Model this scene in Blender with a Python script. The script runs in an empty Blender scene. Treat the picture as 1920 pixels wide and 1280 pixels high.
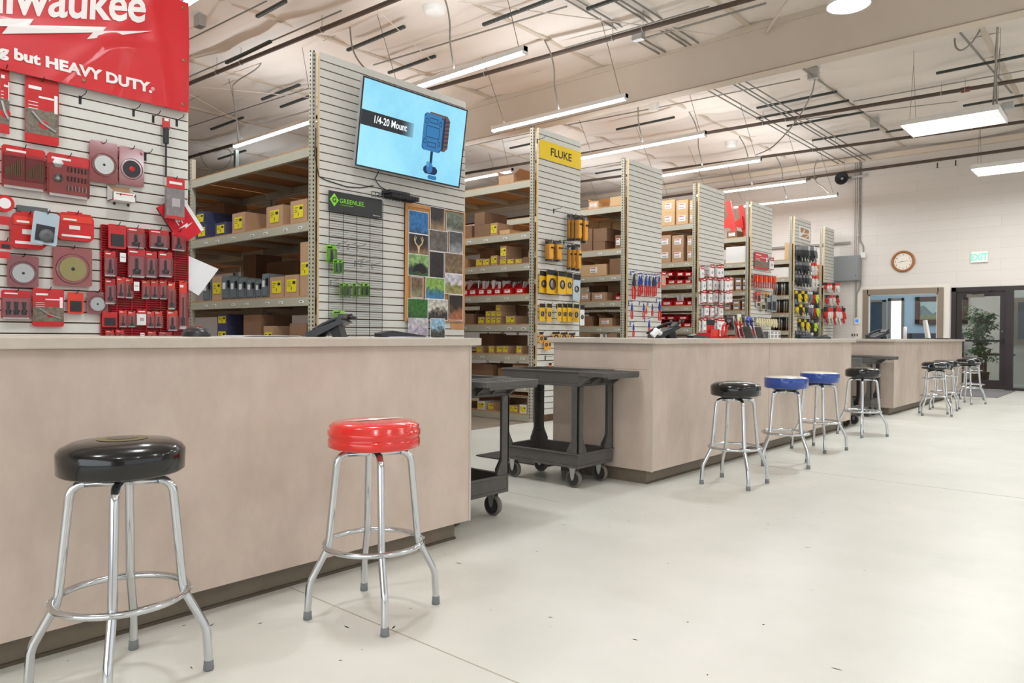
import bpy, math, random
from mathutils import Matrix, Vector, Euler
R = random.Random(7)
C = bpy.context.scene.collection
S = bpy.context.scene
PI = math.pi
# ---------------------------------------------------------------- camera
F, CX, CY, H = 1372.0, 960.0, 640.0, 1.085          # measured from the photograph's vanishing points
vr = Vector((2160-CX, 637-CY, F)).normalized()
vl = -Vector((-610-CX, 617-CY, F))
vl = (vl - vr*vl.dot(vr)).normalized()
vz = vl.cross(vr)
if vz.y > 0: vz = -vz
CAM = Matrix(((vl.x, vr.x, vz.x), (vl.y, vr.y, vz.y), (vl.z, vr.z, vz.z)))   # world -> (right, down, forward)
cd = bpy.data.cameras.new('camera'); cam = bpy.data.objects.new('camera', cd); C.objects.link(cam)
cd.sensor_width = 36; cd.lens = F/1920*36; cd.clip_end = 200; cd.clip_start = 0.05
m = Matrix((CAM[0], -CAM[1], -CAM[2])).transposed().to_4x4()
m.translation = (0, 0, H); cam.matrix_world = m
S.camera = cam

def hit(px, py, ax, val):
    """point of the photograph -> point on the plane axis=val (0 x, 1 y, 2 z)"""
    d = CAM.transposed() @ Vector((px-CX, py-CY, F)); o = Vector((0, 0, H))
    return o + d*((val-o[ax])/d[ax])

# ---------------------------------------------------------------- light and exposure
S.view_settings.view_transform = 'Standard'; S.view_settings.look = 'None'
S.view_settings.gamma = 1; S.view_settings.use_curve_mapping = False
S.view_settings.exposure = 0.30
S.world = bpy.data.worlds.new('world'); S.world.use_nodes = True
S.world.node_tree.nodes['Background'].inputs[0].default_value = (0.95, 0.97, 1.0, 1)
S.world.node_tree.nodes['Background'].inputs[1].default_value = 0.25

def area(name, loc, size, power, col=(1, 1, 1), rot=(0, 0, 0), parent=None, shape='RECTANGLE', spread=PI):
    l = bpy.data.lights.new(name, 'AREA'); l.shape = shape; l.size = size[0]; l.size_y = size[1]
    l.energy = power; l.color = col; l.spread = spread
    o = bpy.data.objects.new(name, l); C.objects.link(o); o.location = loc; o.rotation_euler = rot
    if parent: o.parent = parent
    return o
# daylight through the shop's front windows, behind and right of the camera
area('storefront_daylight', (7.6, 6, 2.0), (3.2, 16), 110, (0.88, 0.94, 1), (0, PI/2, 0))
area('front_daylight', (1.0, -5.6, 2.0), (9, 3.0), 170, (0.85, 0.945, 1), (PI/2, 0, 0))
# high bay lamps over the sales floor, outside the frame
for _x, _y in ((3.2, -2.0), (-3.0, 2.2), (3.0, 6.0), (5.4, 2.0), (5.4, 8.0), (-2.4, -1.6), (1.6, 13.0), (5.4, 13.0)):
    area('high_bay_lamp', (_x, _y, 4.9), (0.5, 0.5), 44, (0.88, 0.94, 1), shape='DISK')
    area('ceiling_fill_light', (_x, _y, 4.98), (0.5, 0.5), 34, (0.88, 0.94, 1), (PI, 0, 0), shape='DISK')  # upward fill added above each high bay to brighten the ceiling
for _x, _y in ((-9.8, 3.3), (-7.2, -0.6), (-12.0, 0.5), (-14.0, 4.5), (-16.0, 9.0), (-15.0, 14.0), (-11.5, 8.4)):
    area('aisle_fill', (_x, _y, 4.22), (2.4, 0.1), 26, (0.86, 0.945, 1))  # unseen fill lights, added to lighten the far left of the room
    area('aisle_ceiling_fill', (_x, _y, 4.3), (2.4, 0.1), 8, (0.86, 0.945, 1), (PI, 0, 0))  # facing up, added to lift the ceiling on the left

# ---------------------------------------------------------------- materials
def lin(c):
    out = []
    for v in c[:3]:
        v /= 255.0
        out.append(v/12.92 if v <= 0.04045 else ((v+0.055)/1.055)**2.4)
    return (*out, 1)
MATS = {}
def M(name, col, rough=0.5, metal=0.0, noise=None, bump=None, coat=0.0, emit=0.0, alpha=1.0, trans=0.0, spec=0.5, col2=None, stretch=None):
    if name in MATS: return MATS[name]
    mt = bpy.data.materials.new(name); mt.use_nodes = True; nt = mt.node_tree; b = nt.nodes['Principled BSDF']
    b.inputs['Base Color'].default_value = lin(col); b.inputs['Roughness'].default_value = rough
    b.inputs['Metallic'].default_value = metal; b.inputs['Coat Weight'].default_value = coat
    b.inputs['Coat Roughness'].default_value = 0.05; b.inputs['Specular IOR Level'].default_value = spec
    if emit: b.inputs['Emission Color'].default_value = lin(col); b.inputs['Emission Strength'].default_value = emit
    b.inputs['Alpha'].default_value = alpha; b.inputs['Transmission Weight'].default_value = trans
    if noise or bump:
        tc = nt.nodes.new('ShaderNodeTexCoord'); mp = nt.nodes.new('ShaderNodeMapping')
        nt.links.new(tc.outputs['Object'], mp.inputs[0])
        if stretch: mp.inputs['Scale'].default_value = stretch
    if noise:
        sc, amt = noise
        n = nt.nodes.new('ShaderNodeTexNoise'); n.inputs['Scale'].default_value = sc; n.inputs['Detail'].default_value = 6
        n.inputs['Roughness'].default_value = 0.65
        nt.links.new(mp.outputs[0], n.inputs['Vector'])
        r = nt.nodes.new('ShaderNodeValToRGB'); nt.links.new(n.outputs[0], r.inputs[0])
        a = lin(col); c2 = lin(col2) if col2 else None
        r.color_ramp.elements[0].position = 0.32; r.color_ramp.elements[1].position = 0.68
        r.color_ramp.elements[0].color = c2 or tuple(max(0, v*(1-amt)) for v in a[:3])+(1,)
        r.color_ramp.elements[1].color = tuple(min(1, v*(1+amt*0.6)) for v in a[:3])+(1,)
        nt.links.new(r.outputs[0], b.inputs['Base Color'])
    if bump:
        n2 = nt.nodes.new('ShaderNodeTexNoise'); n2.inputs['Scale'].default_value = bump[0]; n2.inputs['Detail'].default_value = 4
        nt.links.new(mp.outputs[0], n2.inputs['Vector'])
        bp = nt.nodes.new('ShaderNodeBump'); bp.inputs['Strength'].default_value = bump[1]; bp.inputs['Distance'].default_value = 0.02
        nt.links.new(n2.outputs[0], bp.inputs['Height']); nt.links.new(bp.outputs[0], b.inputs['Normal'])
    MATS[name] = mt
    return mt
def plastic_clear(name, tint=(255, 255, 255), mix=0.12):
    if name in MATS: return MATS[name]
    mt = bpy.data.materials.new(name); mt.use_nodes = True; nt = mt.node_tree; nt.nodes.clear()
    o = nt.nodes.new('ShaderNodeOutputMaterial'); t = nt.nodes.new('ShaderNodeBsdfTransparent'); g = nt.nodes.new('ShaderNodeBsdfGlossy')
    t.inputs[0].default_value = lin(tint); g.inputs['Roughness'].default_value = 0.12
    mx = nt.nodes.new('ShaderNodeMixShader'); fr = nt.nodes.new('ShaderNodeFresnel'); fr.inputs[0].default_value = 1.45
    ad = nt.nodes.new('ShaderNodeMath'); ad.operation = 'ADD'; ad.inputs[1].default_value = mix
    nt.links.new(fr.outputs[0], ad.inputs[0]); nt.links.new(ad.outputs[0], mx.inputs[0])
    nt.links.new(t.outputs[0], mx.inputs[1]); nt.links.new(g.outputs[0], mx.inputs[2]); nt.links.new(mx.outputs[0], o.inputs[0])
    MATS[name] = mt
    return mt

laminate = M('counter_laminate', (209, 191, 176), 0.42, noise=(5, 0.08), col2=(196, 178, 163), stretch=(1, 1, 0.6))
slabmat = M('countertop_laminate', (200, 188, 174), 0.38, noise=(14, 0.08))
kick = M('vinyl_toe_kick', (118, 106, 90), 0.5, noise=(6, 0.16))
floor_white = M('white_epoxy_floor', (224, 220, 211), 0.32, noise=(1.1, 0.05), col2=(212, 211, 200), spec=0.35)
floor_bare = M('bare_concrete', (150, 134, 118), 0.5, noise=(2.2, 0.2))
chrome = M('chrome', (206, 209, 212), 0.13, 1.0)
vin_black = M('black_vinyl', (9, 9, 10), 0.16, coat=0.3)
vin_red = M('red_vinyl', (222, 42, 32), 0.2, coat=0.6)
vin_blue = M('blue_vinyl', (24, 66, 152), 0.18, coat=0.6)
vin_white = M('white_vinyl', (228, 222, 205), 0.25, coat=0.4)
vin_gold = M('gold_print', (112, 100, 56), 0.3)
rubber = M('grey_rubber', (120, 122, 122), 0.7)
cartp = M('charcoal_plastic', (84, 80, 76), 0.55, noise=(7, 0.18), bump=(120, 0.25))
wheelm = M('dark_wheel_rubber', (54, 52, 50), 0.6)
hubm = M('wheel_tread', (112, 106, 98), 0.6)
steel = M('zinc_plate', (186, 188, 188), 0.32, 0.85)
slat = M('slatwall_paint', (218, 216, 208), 0.5, noise=(3, 0.03))
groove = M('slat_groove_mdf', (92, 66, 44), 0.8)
mdf_edge = M('raw_panel_edge', (226, 196, 146), 0.7)
beamp = M('rack_beam_paint', (186, 181, 162), 0.45, noise=(4, 0.05))
holes = M('slot_shadow', (40, 36, 30), 0.9)
deckm = M('particle_board', (186, 142, 98), 0.8, noise=(30, 0.16))
card = M('cardboard', (186, 150, 118), 0.8, noise=(9, 0.08))
card_l = M('light_cardboard', (208, 172, 128), 0.8, noise=(9, 0.06))
card_d = M('dark_cardboard', (138, 104, 78), 0.85, noise=(9, 0.1))
navy = M('navy_printed_carton', (66, 68, 104), 0.6, noise=(26, 0.3))
greyb = M('grey_enclosure_paint', (112, 120, 124), 0.45)
white_box = M('white_carton', (236, 232, 228), 0.6)
yellow = M('yellow_label', (232, 214, 34), 0.5)
white_lab = M('white_label', (240, 238, 236), 0.5)
blue_lab = M('blue_label_print', (40, 92, 176), 0.5)
ink = M('black_ink', (26, 24, 24), 0.6)
red_ink = M('red_ink', (206, 52, 44), 0.5)
redbin = M('red_bin_plastic', (200, 30, 34), 0.3, coat=0.3)
redpack = M('red_card_print', (196, 30, 32), 0.3, noise=(18, 0.08), coat=0.1)
orangepack = M('orange_red_card_print', (222, 56, 32), 0.3, noise=(18, 0.06), coat=0.1)
darktool = M('dark_tool_steel', (52, 50, 52), 0.4, 0.3)
silver = M('bright_steel', (176, 176, 174), 0.3, 0.9)
brass = M('brassy_blade', (150, 140, 98), 0.34, 0.85)
photo_d = M('dark_photo_print', (74, 66, 58), 0.4, noise=(40, 0.5), col2=(140, 128, 110))
clear = plastic_clear('clear_blister', (250, 250, 250), 0.015)
redgrid = M('red_wire', (176, 18, 26), 0.4)
blackm = M('black_metal', (26, 26, 28), 0.45)
blackp = M('black_plastic', (38, 38, 40), 0.35)
greyp = M('mid_grey_plastic', (96, 98, 100), 0.4)
paper = M('white_paper', (240, 240, 242), 0.7)
cork = M('cork', (196, 142, 84), 0.85, noise=(60, 0.2))
oak = M('light_oak', (198, 142, 88), 0.55, noise=(8, 0.12), stretch=(1, 1, 0.2))
green = M('lime_green', (128, 206, 44), 0.4)
clear_green = M('lime_card', (150, 206, 84), 0.4, noise=(30, 0.2))
yel_card = M('warm_yellow_card', (240, 186, 30), 0.4, noise=(20, 0.06))
yel_tool = M('amber_tool', (236, 164, 44), 0.4)
blue_tool = M('blue_tool', (32, 62, 150), 0.4)
orange_t = M('orange_grip', (238, 126, 34), 0.45)
redgrip = M('red_grip', (214, 34, 28), 0.4)
ivory = M('ivory_cotton', (226, 216, 178), 0.9, noise=(40, 0.12))
white_glv = M('white_glove_fabric', (222, 216, 210), 0.9, noise=(20, 0.12))
black_glv = M('black_glove_fabric', (44, 46, 46), 0.75)
grey_glv = M('grey_glove_fabric', (120, 120, 122), 0.8)
yellow_glv = M('yellow_glove_fabric', (226, 196, 40), 0.8)
hiviz = M('hi_vis_glove_fabric', (196, 222, 50), 0.8)
beige_paint = M('girder_paint', (205, 192, 176), 0.6, noise=(2, 0.03))
wall_paint = M('white_wall_paint', (226, 214, 207), 0.7)
dark_pipe = M('dark_iron_pipe', (84, 70, 60), 0.6)
conduit = M('galvanised_conduit', (150, 148, 142), 0.45, 0.6)
strut = M('dark_green_strut', (58, 62, 56), 0.6)
wire = M('hanging_wire', (110, 100, 92), 0.5, 0.4)
white_p = M('white_paint_metal', (234, 232, 228), 0.4)
bronze = M('dark_bronze_aluminium', (46, 38, 38), 0.4)
taupe = M('taupe_frame_paint', (142, 126, 110), 0.5)
lampm = M('lit_lamp_diffuser', (250, 250, 255), 0.5, emit=6.0)
lampw = M('lit_lamp_tube', (255, 254, 240), 0.5, emit=9.0)
exit_g = M('lit_exit_green', (96, 236, 150), 0.5, emit=1.0)
exit_b = M('lit_exit_face', (214, 228, 208), 0.5, emit=0.35)
wood_dark = M('walnut_wood', (92, 56, 42), 0.45, noise=(10, 0.2))
clock_wood = M('clock_oak_rim', (168, 106, 56), 0.4, noise=(14, 0.15))
leaf = M('ficus_leaf', (58, 122, 56), 0.5, noise=(4, 0.25))
bark = M('plant_bark', (132, 108, 82), 0.8)

# ---------------------------------------------------------------- mesh helper
class MB:
    def __init__(s): s.v = []; s.f = []; s.mi = []; s.sm = []; s.mats = []; s.T = Matrix()
    def mid(s, m):
        if m not in s.mats: s.mats.append(m)
        return s.mats.index(m)
    def add(s, vs, fs, m, smooth=False):
        b = len(s.v); i = s.mid(m)
        for p in vs: s.v.append(tuple(s.T @ Vector(p)))
        for f in fs: s.f.append(tuple(b+k for k in f)); s.mi.append(i); s.sm.append(smooth)
        return s
    def box(s, a, b, m):
        x0, y0, z0 = (min(a[i], b[i]) for i in range(3)); x1, y1, z1 = (max(a[i], b[i]) for i in range(3))
        vs = [(x0,y0,z0),(x1,y0,z0),(x1,y1,z0),(x0,y1,z0),(x0,y0,z1),(x1,y0,z1),(x1,y1,z1),(x0,y1,z1)]
        return s.add(vs, [(3,2,1,0),(4,5,6,7),(0,1,5,4),(1,2,6,5),(2,3,7,6),(3,0,4,7)], m)
    def cbox(s, c, d, m):
        return s.box([c[i]-d[i]/2 for i in range(3)], [c[i]+d[i]/2 for i in range(3)], m)
    def tube(s, pts, r, m, n=8, closed=False, caps=True):
        pts = [Vector(p) for p in pts]; k = len(pts); rs = r if isinstance(r, (list, tuple)) else [r]*k
        vs = []; up = None
        for i, p in enumerate(pts):
            if closed: t = (pts[(i+1) % k]-pts[i-1])
            else: t = pts[min(i+1, k-1)]-pts[max(i-1, 0)]
            t.normalize()
            if up is None:
                up = Vector((0, 0, 1)) if abs(t.z) < 0.9 else Vector((1, 0, 0))
            a = t.cross(up); 
            if a.length < 1e-4: a = t.orthogonal()
            a.normalize(); b = a.cross(t).normalized(); up = b
            for j in range(n):
                q = 2*PI*j/n; vs.append(p + (a*math.cos(q)+b*math.sin(q))*rs[i])
        fs = []
        for i in range(k if closed else k-1):
            for j in range(n):
                a0 = i*n+j; a1 = i*n+(j+1) % n; b0 = ((i+1) % k)*n+j; b1 = ((i+1) % k)*n+(j+1) % n
                fs.append((a0, b0, b1, a1))
        s.add(vs, fs, m, True)
        if caps and not closed:
            s.add(vs[:n], [tuple(range(n))], m); s.add(vs[-n:], [tuple(range(n))[::-1]], m)
        return s
    def cyl(s, a, b, r, m, n=12): return s.tube([a, b], r, m, n)
    def lathe(s, prof, m, c=(0, 0, 0), n=32, axis='z', smooth=True, caps=True):
        vs = []; fs = []
        for (r, z) in prof:
            for j in range(n):
                q = 2*PI*j/n; x, y = r*math.cos(q), r*math.sin(q)
                p = {'z': (x, y, z), 'x': (z, x, y), 'y': (y, z, x)}[axis]
                vs.append((c[0]+p[0], c[1]+p[1], c[2]+p[2]))
        for i in range(len(prof)-1):
            for j in range(n):
                fs.append((i*n+j, i*n+(j+1) % n, (i+1)*n+(j+1) % n, (i+1)*n+j))
        s.add(vs, fs, m, smooth)
        L_ = len(prof)-1
        for i, rev, ad in ((0, True, 1), (L_, False, L_-1)):
            if caps and prof[i][0] > 1e-4 and abs(prof[i][1]-prof[ad][1]) > 1e-6:
                f = tuple(range(n)); s.add(vs[i*n:i*n+n], [f[::-1] if rev else f], m)
        return s
    def prism(s, poly, ax, a, b, m, m2=None):
        """poly of 2D points in the plane normal to ax, extruded from a to b"""
        n = len(poly)
        def P(p, t):
            return {0: (t, p[0], p[1]), 1: (p[0], t, p[1]), 2: (p[0], p[1], t)}[ax]
        vs = [P(p, a) for p in poly]+[P(p, b) for p in poly]
        ar = sum(poly[i][0]*poly[(i+1) % n][1]-poly[(i+1) % n][0]*poly[i][1] for i in range(n))
        f0 = tuple(range(n)); f1 = tuple(range(n, 2*n))
        sd = [(i, (i+1) % n, n+(i+1) % n, n+i) for i in range(n)]
        fl = (ar > 0) ^ (ax == 1) ^ (b < a)
        fs = [f0[::-1], f1]+sd if fl else [f0, f1[::-1]]+[q[::-1] for q in sd]
        s.add(vs, fs[:2], m); s.add(vs, fs[2:], m2 or m); return s
    def build(s, name, parent=None, bevel=0, seg=2, solid=None):
        me = bpy.data.meshes.new(name)
        off = Vector((0, 0, 0))            # a moved mesh parent is authored in its own coordinates
        if parent and not (parent.type == 'MESH' and parent.location.length > 1e-6): off = parent_world(parent)
        me.from_pydata([tuple(Vector(p)-off) for p in s.v], [], s.f)
        for m in s.mats: me.materials.append(m)
        me.polygons.foreach_set('material_index', s.mi); me.polygons.foreach_set('use_smooth', s.sm)
        me.update()
        o = bpy.data.objects.new(name, me); C.objects.link(o)
        if parent: o.parent = parent
        if bevel:
            b = o.modifiers.new('bevel', 'BEVEL'); b.width = bevel; b.segments = seg; b.limit_method = 'ANGLE'; b.angle_limit = 0.9
            b.harden_normals = False
        return o
LOCW = {}
def parent_world(p):
    v = Vector((0, 0, 0))
    while p: v += p.location; p = p.parent
    return v
def tag(o, label, cat, group=None, kind=None):
    o['label'] = label; o['category'] = cat
    if group: o['group'] = group
    if kind: o['kind'] = kind
    return o
def empty(name, loc, label=None, cat=None, group=None):
    o = bpy.data.objects.new(name, None); C.objects.link(o); o.location = loc; o.empty_display_size = 0.1
    if label: tag(o, label, cat, group)
    return o
def struct(o): o['kind'] = 'structure'; return o
def copy_tree(o, parent=None, **kw):
    c = o.copy(); C.objects.link(c); c.parent = parent
    if parent: c.matrix_parent_inverse = Matrix()
    for k, v in kw.items(): setattr(c, k, v)
    for ch in list(CH.get(o, [])) or [x for x in o.children]: copy_tree(ch, c)
    return c
CH = {}
def recenter(o, base):
    """move the origin of a world-built mesh to base"""
    b = Vector(base)
    o.data.transform(Matrix.Translation(-b)); o.location = b
    return o
def arc(c, r, a0, a1, n, u, v):
    c, u, v = Vector(c), Vector(u), Vector(v)
    return [c + u*r*math.cos(a0+(a1-a0)*i/n) + v*r*math.sin(a0+(a1-a0)*i/n) for i in range(n+1)]
def text_into(mb, body, size, org, xdir, ydir, mat, ext=0.001, sx=1.0, shear=0.0, bold=0.0, align='LEFT', spacing=1.0):
    cu = bpy.data.curves.new('t', 'FONT'); cu.body = body; cu.size = size; cu.extrude = ext; cu.offset = bold
    cu.shear = shear; cu.align_x = align; cu.resolution_u = 3; cu.space_character = spacing
    o = bpy.data.objects.new('t', cu); C.objects.link(o)
    dg = bpy.context.evaluated_depsgraph_get(); me = bpy.data.meshes.new_from_object(o.evaluated_get(dg))
    x, y = Vector(xdir).normalized(), Vector(ydir).normalized(); z = x.cross(y); og = Vector(org)
    vs = [og + x*(v.co.x*sx) + y*v.co.y + z*(v.co.z+ext) for v in me.vertices]
    fs = [tuple(p.vertices) for p in me.polygons]
    mb.add(vs, fs, mat)
    bpy.data.objects.remove(o); bpy.data.curves.remove(cu); bpy.data.meshes.remove(me)

# ================================================================ THE SETTING
WY = 18.5        # back wall
CZ = 5.5         # ceiling
LX, RX, FY = -24.0, 8.0, -6.0
mb = MB(); mb.box((-5.83, FY, -0.1), (RX, WY+5, 0), floor_white)
struct(mb.build('floor'))
mb = MB(); mb.box((LX, FY, -0.1), (-5.83, WY, 0.0), floor_bare); struct(mb.build('floor_bare'))
# control joints and hairline cracks of the painted slab
jm = M('floor_joint', (176, 170, 152), 0.7)
for k, y in enumerate((-2.6, 1.73, 6.04, 10.35, 14.65)):
    b = MB(); b.box((-2.79, y-0.003, 0.0), (RX, y+0.003, 0.0006), jm); struct(b.build('trim_%d' % (k+1)))
b = MB(); b.box((-4.9, 3.79, 0), (-2.9, 3.795, 0.0006), jm); struct(b.build('trim_6'))
# scuffs on the floor
scm = M('floor_scuff', (150, 140, 118), 0.6)
b = MB()
for i in range(170):
    x = -2.7+abs(R.gauss(0, 1.3)); y = 0.8+R.random()*13; a = R.random()*PI; L = R.uniform(0.003, 0.02); w = R.uniform(0.0015, 0.004)
    dx, dy = math.cos(a)*L, math.sin(a)*L; nx, ny = -math.sin(a)*w, math.cos(a)*w
    b.add([(x-dx, y-dy, 0.0005), (x+nx, y+ny, 0.0005), (x+dx, y+dy, 0.0005), (x-nx, y-ny, 0.0005)], [(0, 3, 2, 1), (0, 1, 2, 3)], scm)
o = b.build('floor_scuffs'); tag(o, 'tiny dark scuff marks scattered on the white shop floor', 'scuff marks', kind='stuff')

# block wall material: courses of painted block
def blockmat():
    mt = bpy.data.materials.new('painted_block_wall'); mt.use_nodes = True; nt = mt.node_tree; bs = nt.nodes['Principled BSDF']
    tc = nt.nodes.new('ShaderNodeTexCoord'); mp = nt.nodes.new('ShaderNodeMapping'); mp.inputs['Rotation'].default_value = (PI/2, 0, 0)
    nt.links.new(tc.outputs['Object'], mp.inputs[0])
    br = nt.nodes.new('ShaderNodeTexBrick'); br.inputs['Scale'].default_value = 1.0
    br.inputs['Brick Width'].default_value = 1.62; br.inputs['Row Height'].default_value = 0.232
    br.inputs['Mortar Size'].default_value = 0.004; br.inputs['Mortar Smooth'].default_value = 0.3
    nt.links.new(mp.outputs[0], br.inputs['Vector'])
    br.inputs['Color1'].default_value = lin((227, 219, 212)); br.inputs['Color2'].default_value = lin((224, 216, 209))
    br.inputs['Mortar'].default_value = lin((211, 203, 196))
    nt.links.new(br.outputs['Color'], bs.inputs['Base Color']); bs.inputs['Roughness'].default_value = 0.75
    return mt
block = blockmat()
def wall_with_holes(name, x0, x1, z1, holes_, y0, y1, mat):
    """wall in plane y with rectangular openings (x0,x1,z0,z1)"""
    xs = sorted({x0, x1, *[h[0] for h in holes_], *[h[1] for h in holes_]}); b = MB()
    for i in range(len(xs)-1):
        a, c = xs[i], xs[i+1]; mid = (a+c)/2; spans = [(0, z1)]
        for h in holes_:
            if h[0] < mid < h[1]:
                ns = []
                for s0, s1 in spans:
                    if h[2] > s0: ns.append((s0, h[2]))
                    if h[3] < s1: ns.append((h[3], s1))
                spans = ns
        for s0, s1 in spans: b.box((a, y0, s0), (c, y1, s1), mat)
    return struct(b.build(name))
WIN = (-5.06, -3.58, 1.0, 2.12)
DOOR = (-3.33, 0.2, 0.0, 2.2)
wall_with_holes('wall_back', LX, RX, CZ, [WIN, DOOR], WY, WY+0.18, block)
b = MB(); b.box((LX-0.2, FY, 0), (LX, WY, CZ), wall_paint); struct(b.build('wall_left'))
b = MB()
b.box((RX, FY, 0), (RX+0.2, WY, 0.3), wall_paint); b.box((RX, FY, 3.7), (RX+0.2, WY, CZ), wall_paint)
for y in (FY, -2.2, 14.2, 17.9): b.box((RX, y, 0.3), (RX+0.2, y+0.6, 3.7), wall_paint)
struct(b.build('wall_right'))
b = MB(); b.box((LX, FY-0.2, 0), (RX, FY, 0.4), wall_paint); b.box((LX, FY-0.2, 3.6), (RX, FY, CZ), wall_paint)
b.box((LX, FY-0.2, 0.4), (-3.6, FY, 3.6), wall_paint); b.box((5.6, FY-0.2, 0.4), (RX, FY, 3.6), wall_paint); struct(b.build('wall_front'))

# ceiling: white insulation blankets that sag between the purlins
ins = M('white_insulation_facing', (230, 221, 213), 0.55, noise=(0.7, 0.04), bump=(5, 0.35))
nx, ny = 120, 240; vs = []; fs = []
PX_, PY_ = 2.46, 1.02
rr = random.Random(3)
tab = [[rr.random() for _ in range(64)] for _ in range(64)]
for j in range(ny+1):
    for i in range(nx+1):
        x = LX+(RX-LX)*i/nx; y = FY+(WY-FY)*j/ny
        u = (x-0.6)/PX_; v = (y-0.3)/PY_
        sag = 0.085*(abs(math.sin(PI*v))**0.6)*(abs(math.sin(PI*u))**0.5+0.15)
        k = tab[int(math.floor(u)) % 64][int(math.floor(v)) % 64]
        sag *= 0.6+0.8*k
        sag += 0.012*math.sin(x*5.1+math.sin(y*2.3)*2)*math.sin(y*6.7+k*3)
        vs.append((x, y, CZ-sag))
for j in range(ny):
    for i in range(nx):
        a = j*(nx+1)+i; fs.append((a, a+nx+1, a+nx+2, a+1))
b = MB(); b.add(vs, fs, ins, True); b.box((LX, FY, CZ+0.02), (RX, WY+6, CZ+0.2), ins)
struct(b.build('ceiling'))
seam = M('ceiling_seam', (164, 146, 130), 0.8)
b = MB()
k = -6
for i in range(-12, 4):       # purlins run along the room
    x = 0.6+i*PX_
    if LX < x < RX: b.box((x-0.035, FY, CZ-0.05), (x+0.035, WY, CZ+0.01), beige_paint)
for j in range(-6, 19):
    y = 0.3+j*PY_
    if FY < y < WY: b.box((LX, y-0.007, CZ-0.012), (RX, y+0.007, CZ+0.01), seam)
struct(b.build('ceiling_purlins'))

# painted girder under the roof
GY0, GY1, GZ = 9.93, 10.16, 4.76
b = MB(); b.box((LX, GY0, GZ), (RX, GY1, CZ), beige_paint); b.box((LX, GY0-0.015, GZ), (RX, GY0, GZ+0.012), seam)
b.box((LX, GY0-0.02, CZ-0.14), (RX, GY0, CZ-0.05), beige_paint); struct(b.build('ceiling_girder'))
# ledger board on the back wall
b = MB(); b.box((LX, WY-0.1, 5.24), (RX, WY, 5.36), M('ledger_paint', (222, 208, 190), 0.6)); struct(b.build('trim_7'))
# window frame and glass in the back wall
x0, x1, z0, z1 = WIN
b = MB()
for a, c in (((x0-0.09, z0-0.09), (x0+0.02, z1+0.09)), ((x1-0.02, z0-0.09), (x1+0.09, z1+0.09)), ((x0, z1-0.02), (x1, z1+0.09)), ((x0, z0-0.09), (x1, z0+0.02))):
    b.box((a[0], WY-0.03, a[1]), (c[0], WY+0.2, c[1]), taupe)
b.box((x0+0.02, WY+0.02, z0+0.02), (x0+0.05, WY+0.06, z1-0.02), white_p); b.box((x1-0.05, WY+0.02, z0+0.02), (x1-0.02, WY+0.06, z1-0.02), white_p)
b.box((x0+0.02, WY+0.02, z1-0.05), (x1-0.02, WY+0.06, z1-0.02), white_p)
b.box((x0-0.26, WY-0.012, z0-0.3), (x0-0.1, WY, z1+0.16), M('trim_board_white', (233, 224, 214), 0.6)); b.box((x1+0.1, WY-0.012, 0), (x1+0.22, WY, z1+0.16), MATS['trim_board_white'])
b.box((x0-0.26, WY-0.0125, z1+0.1), (x1+0.215, WY, z1+0.165), MATS['trim_board_white'])
w = struct(b.build('window_1'))
g = MB(); g.box((x0+0.03, WY+0.035, z0+0.02), (x1-0.03, WY+0.041, z1-0.03), plastic_clear('window_glass', (236, 246, 250), 0.02)); g.build('window_glass', w)

# aluminium door with sidelight
x0, x1, z0, z1 = DOOR
b = MB(); fy0, fy1 = WY-0.04, WY+0.12
b.box((x0, fy0, 0), (x0+0.09, fy1, z1), bronze); b.box((x0, fy0, z1-0.09), (x1, fy1, z1), bronze)
b.box((-2.33, fy0, 0), (-2.2, fy1, z1-0.09), bronze); b.box((-2.2, fy0, 0), (x1, fy1, 0.05), bronze); b.box((x1-0.08, fy0, 0), (x1, fy1, z1), bronze)
fr = struct(b.build('window_2'))
g = MB(); g.box((-2.2, WY+0.03, 0.05), (x1-0.08, WY+0.036, z1-0.09), plastic_clear('sidelight_glass', (216, 222, 220), 0.07)); g.build('window_glass', fr)
b = MB(); dx0, dx1, dz1 = x0+0.095, -2.335, z1-0.095; ly0, ly1 = WY+0.0, WY+0.05
b.box((dx0, ly0, 0.01), (dx0+0.1, ly1, dz1), bronze); b.box((dx1-0.1, ly0, 0.01), (dx1, ly1, dz1), bronze)
b.box((dx0+0.1, ly0, dz1-0.11), (dx1-0.1, ly1, dz1), bronze); b.box((dx0+0.1, ly0, 0.01), (dx1-0.1, ly1, 0.2), bronze)
dr = struct(b.build('door_1'))
g = MB(); g.box((dx0+0.1, WY+0.02, 0.2), (dx1-0.1, WY+0.026, dz1-0.11), plastic_clear('door_glass', (232, 236, 232), 0.03)); g.build('door_glass', dr)
g = MB(); g.box((dx0+0.06, ly0-0.06, 1.02), (dx1-0.03, ly0-0.02, 1.06), blackm); g.box((dx0+0.06, ly0-0.02, 1.01), (dx0+0.1, ly0, 1.07), blackm); g.box((dx1-0.08, ly0-0.04, 1.0), (dx1-0.02, ly0, 1.08), blackm); g.build('push_bar', dr)
g = MB(); g.box((dx0+0.2, ly0-0.06, dz1-0.13), (dx0+0.52, ly0, dz1-0.06), M('closer_body', (120, 112, 104), 0.4, 0.5)); g.tube([(dx0+0.3, ly0-0.05, dz1-0.06), (dx0+0.55, ly0-0.2, dz1-0.02), (dx0+0.7, ly0-0.02, dz1+0.02)], 0.01, blackm); g.build('door_closer', dr)
g = MB(); g.lathe([(0.016, 0), (0.016, -0.03), (0.01, -0.035)], silver, (dx1-0.05, ly0, 1.24), 16, 'y'); g.build('lock_cylinder', dr)
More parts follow.
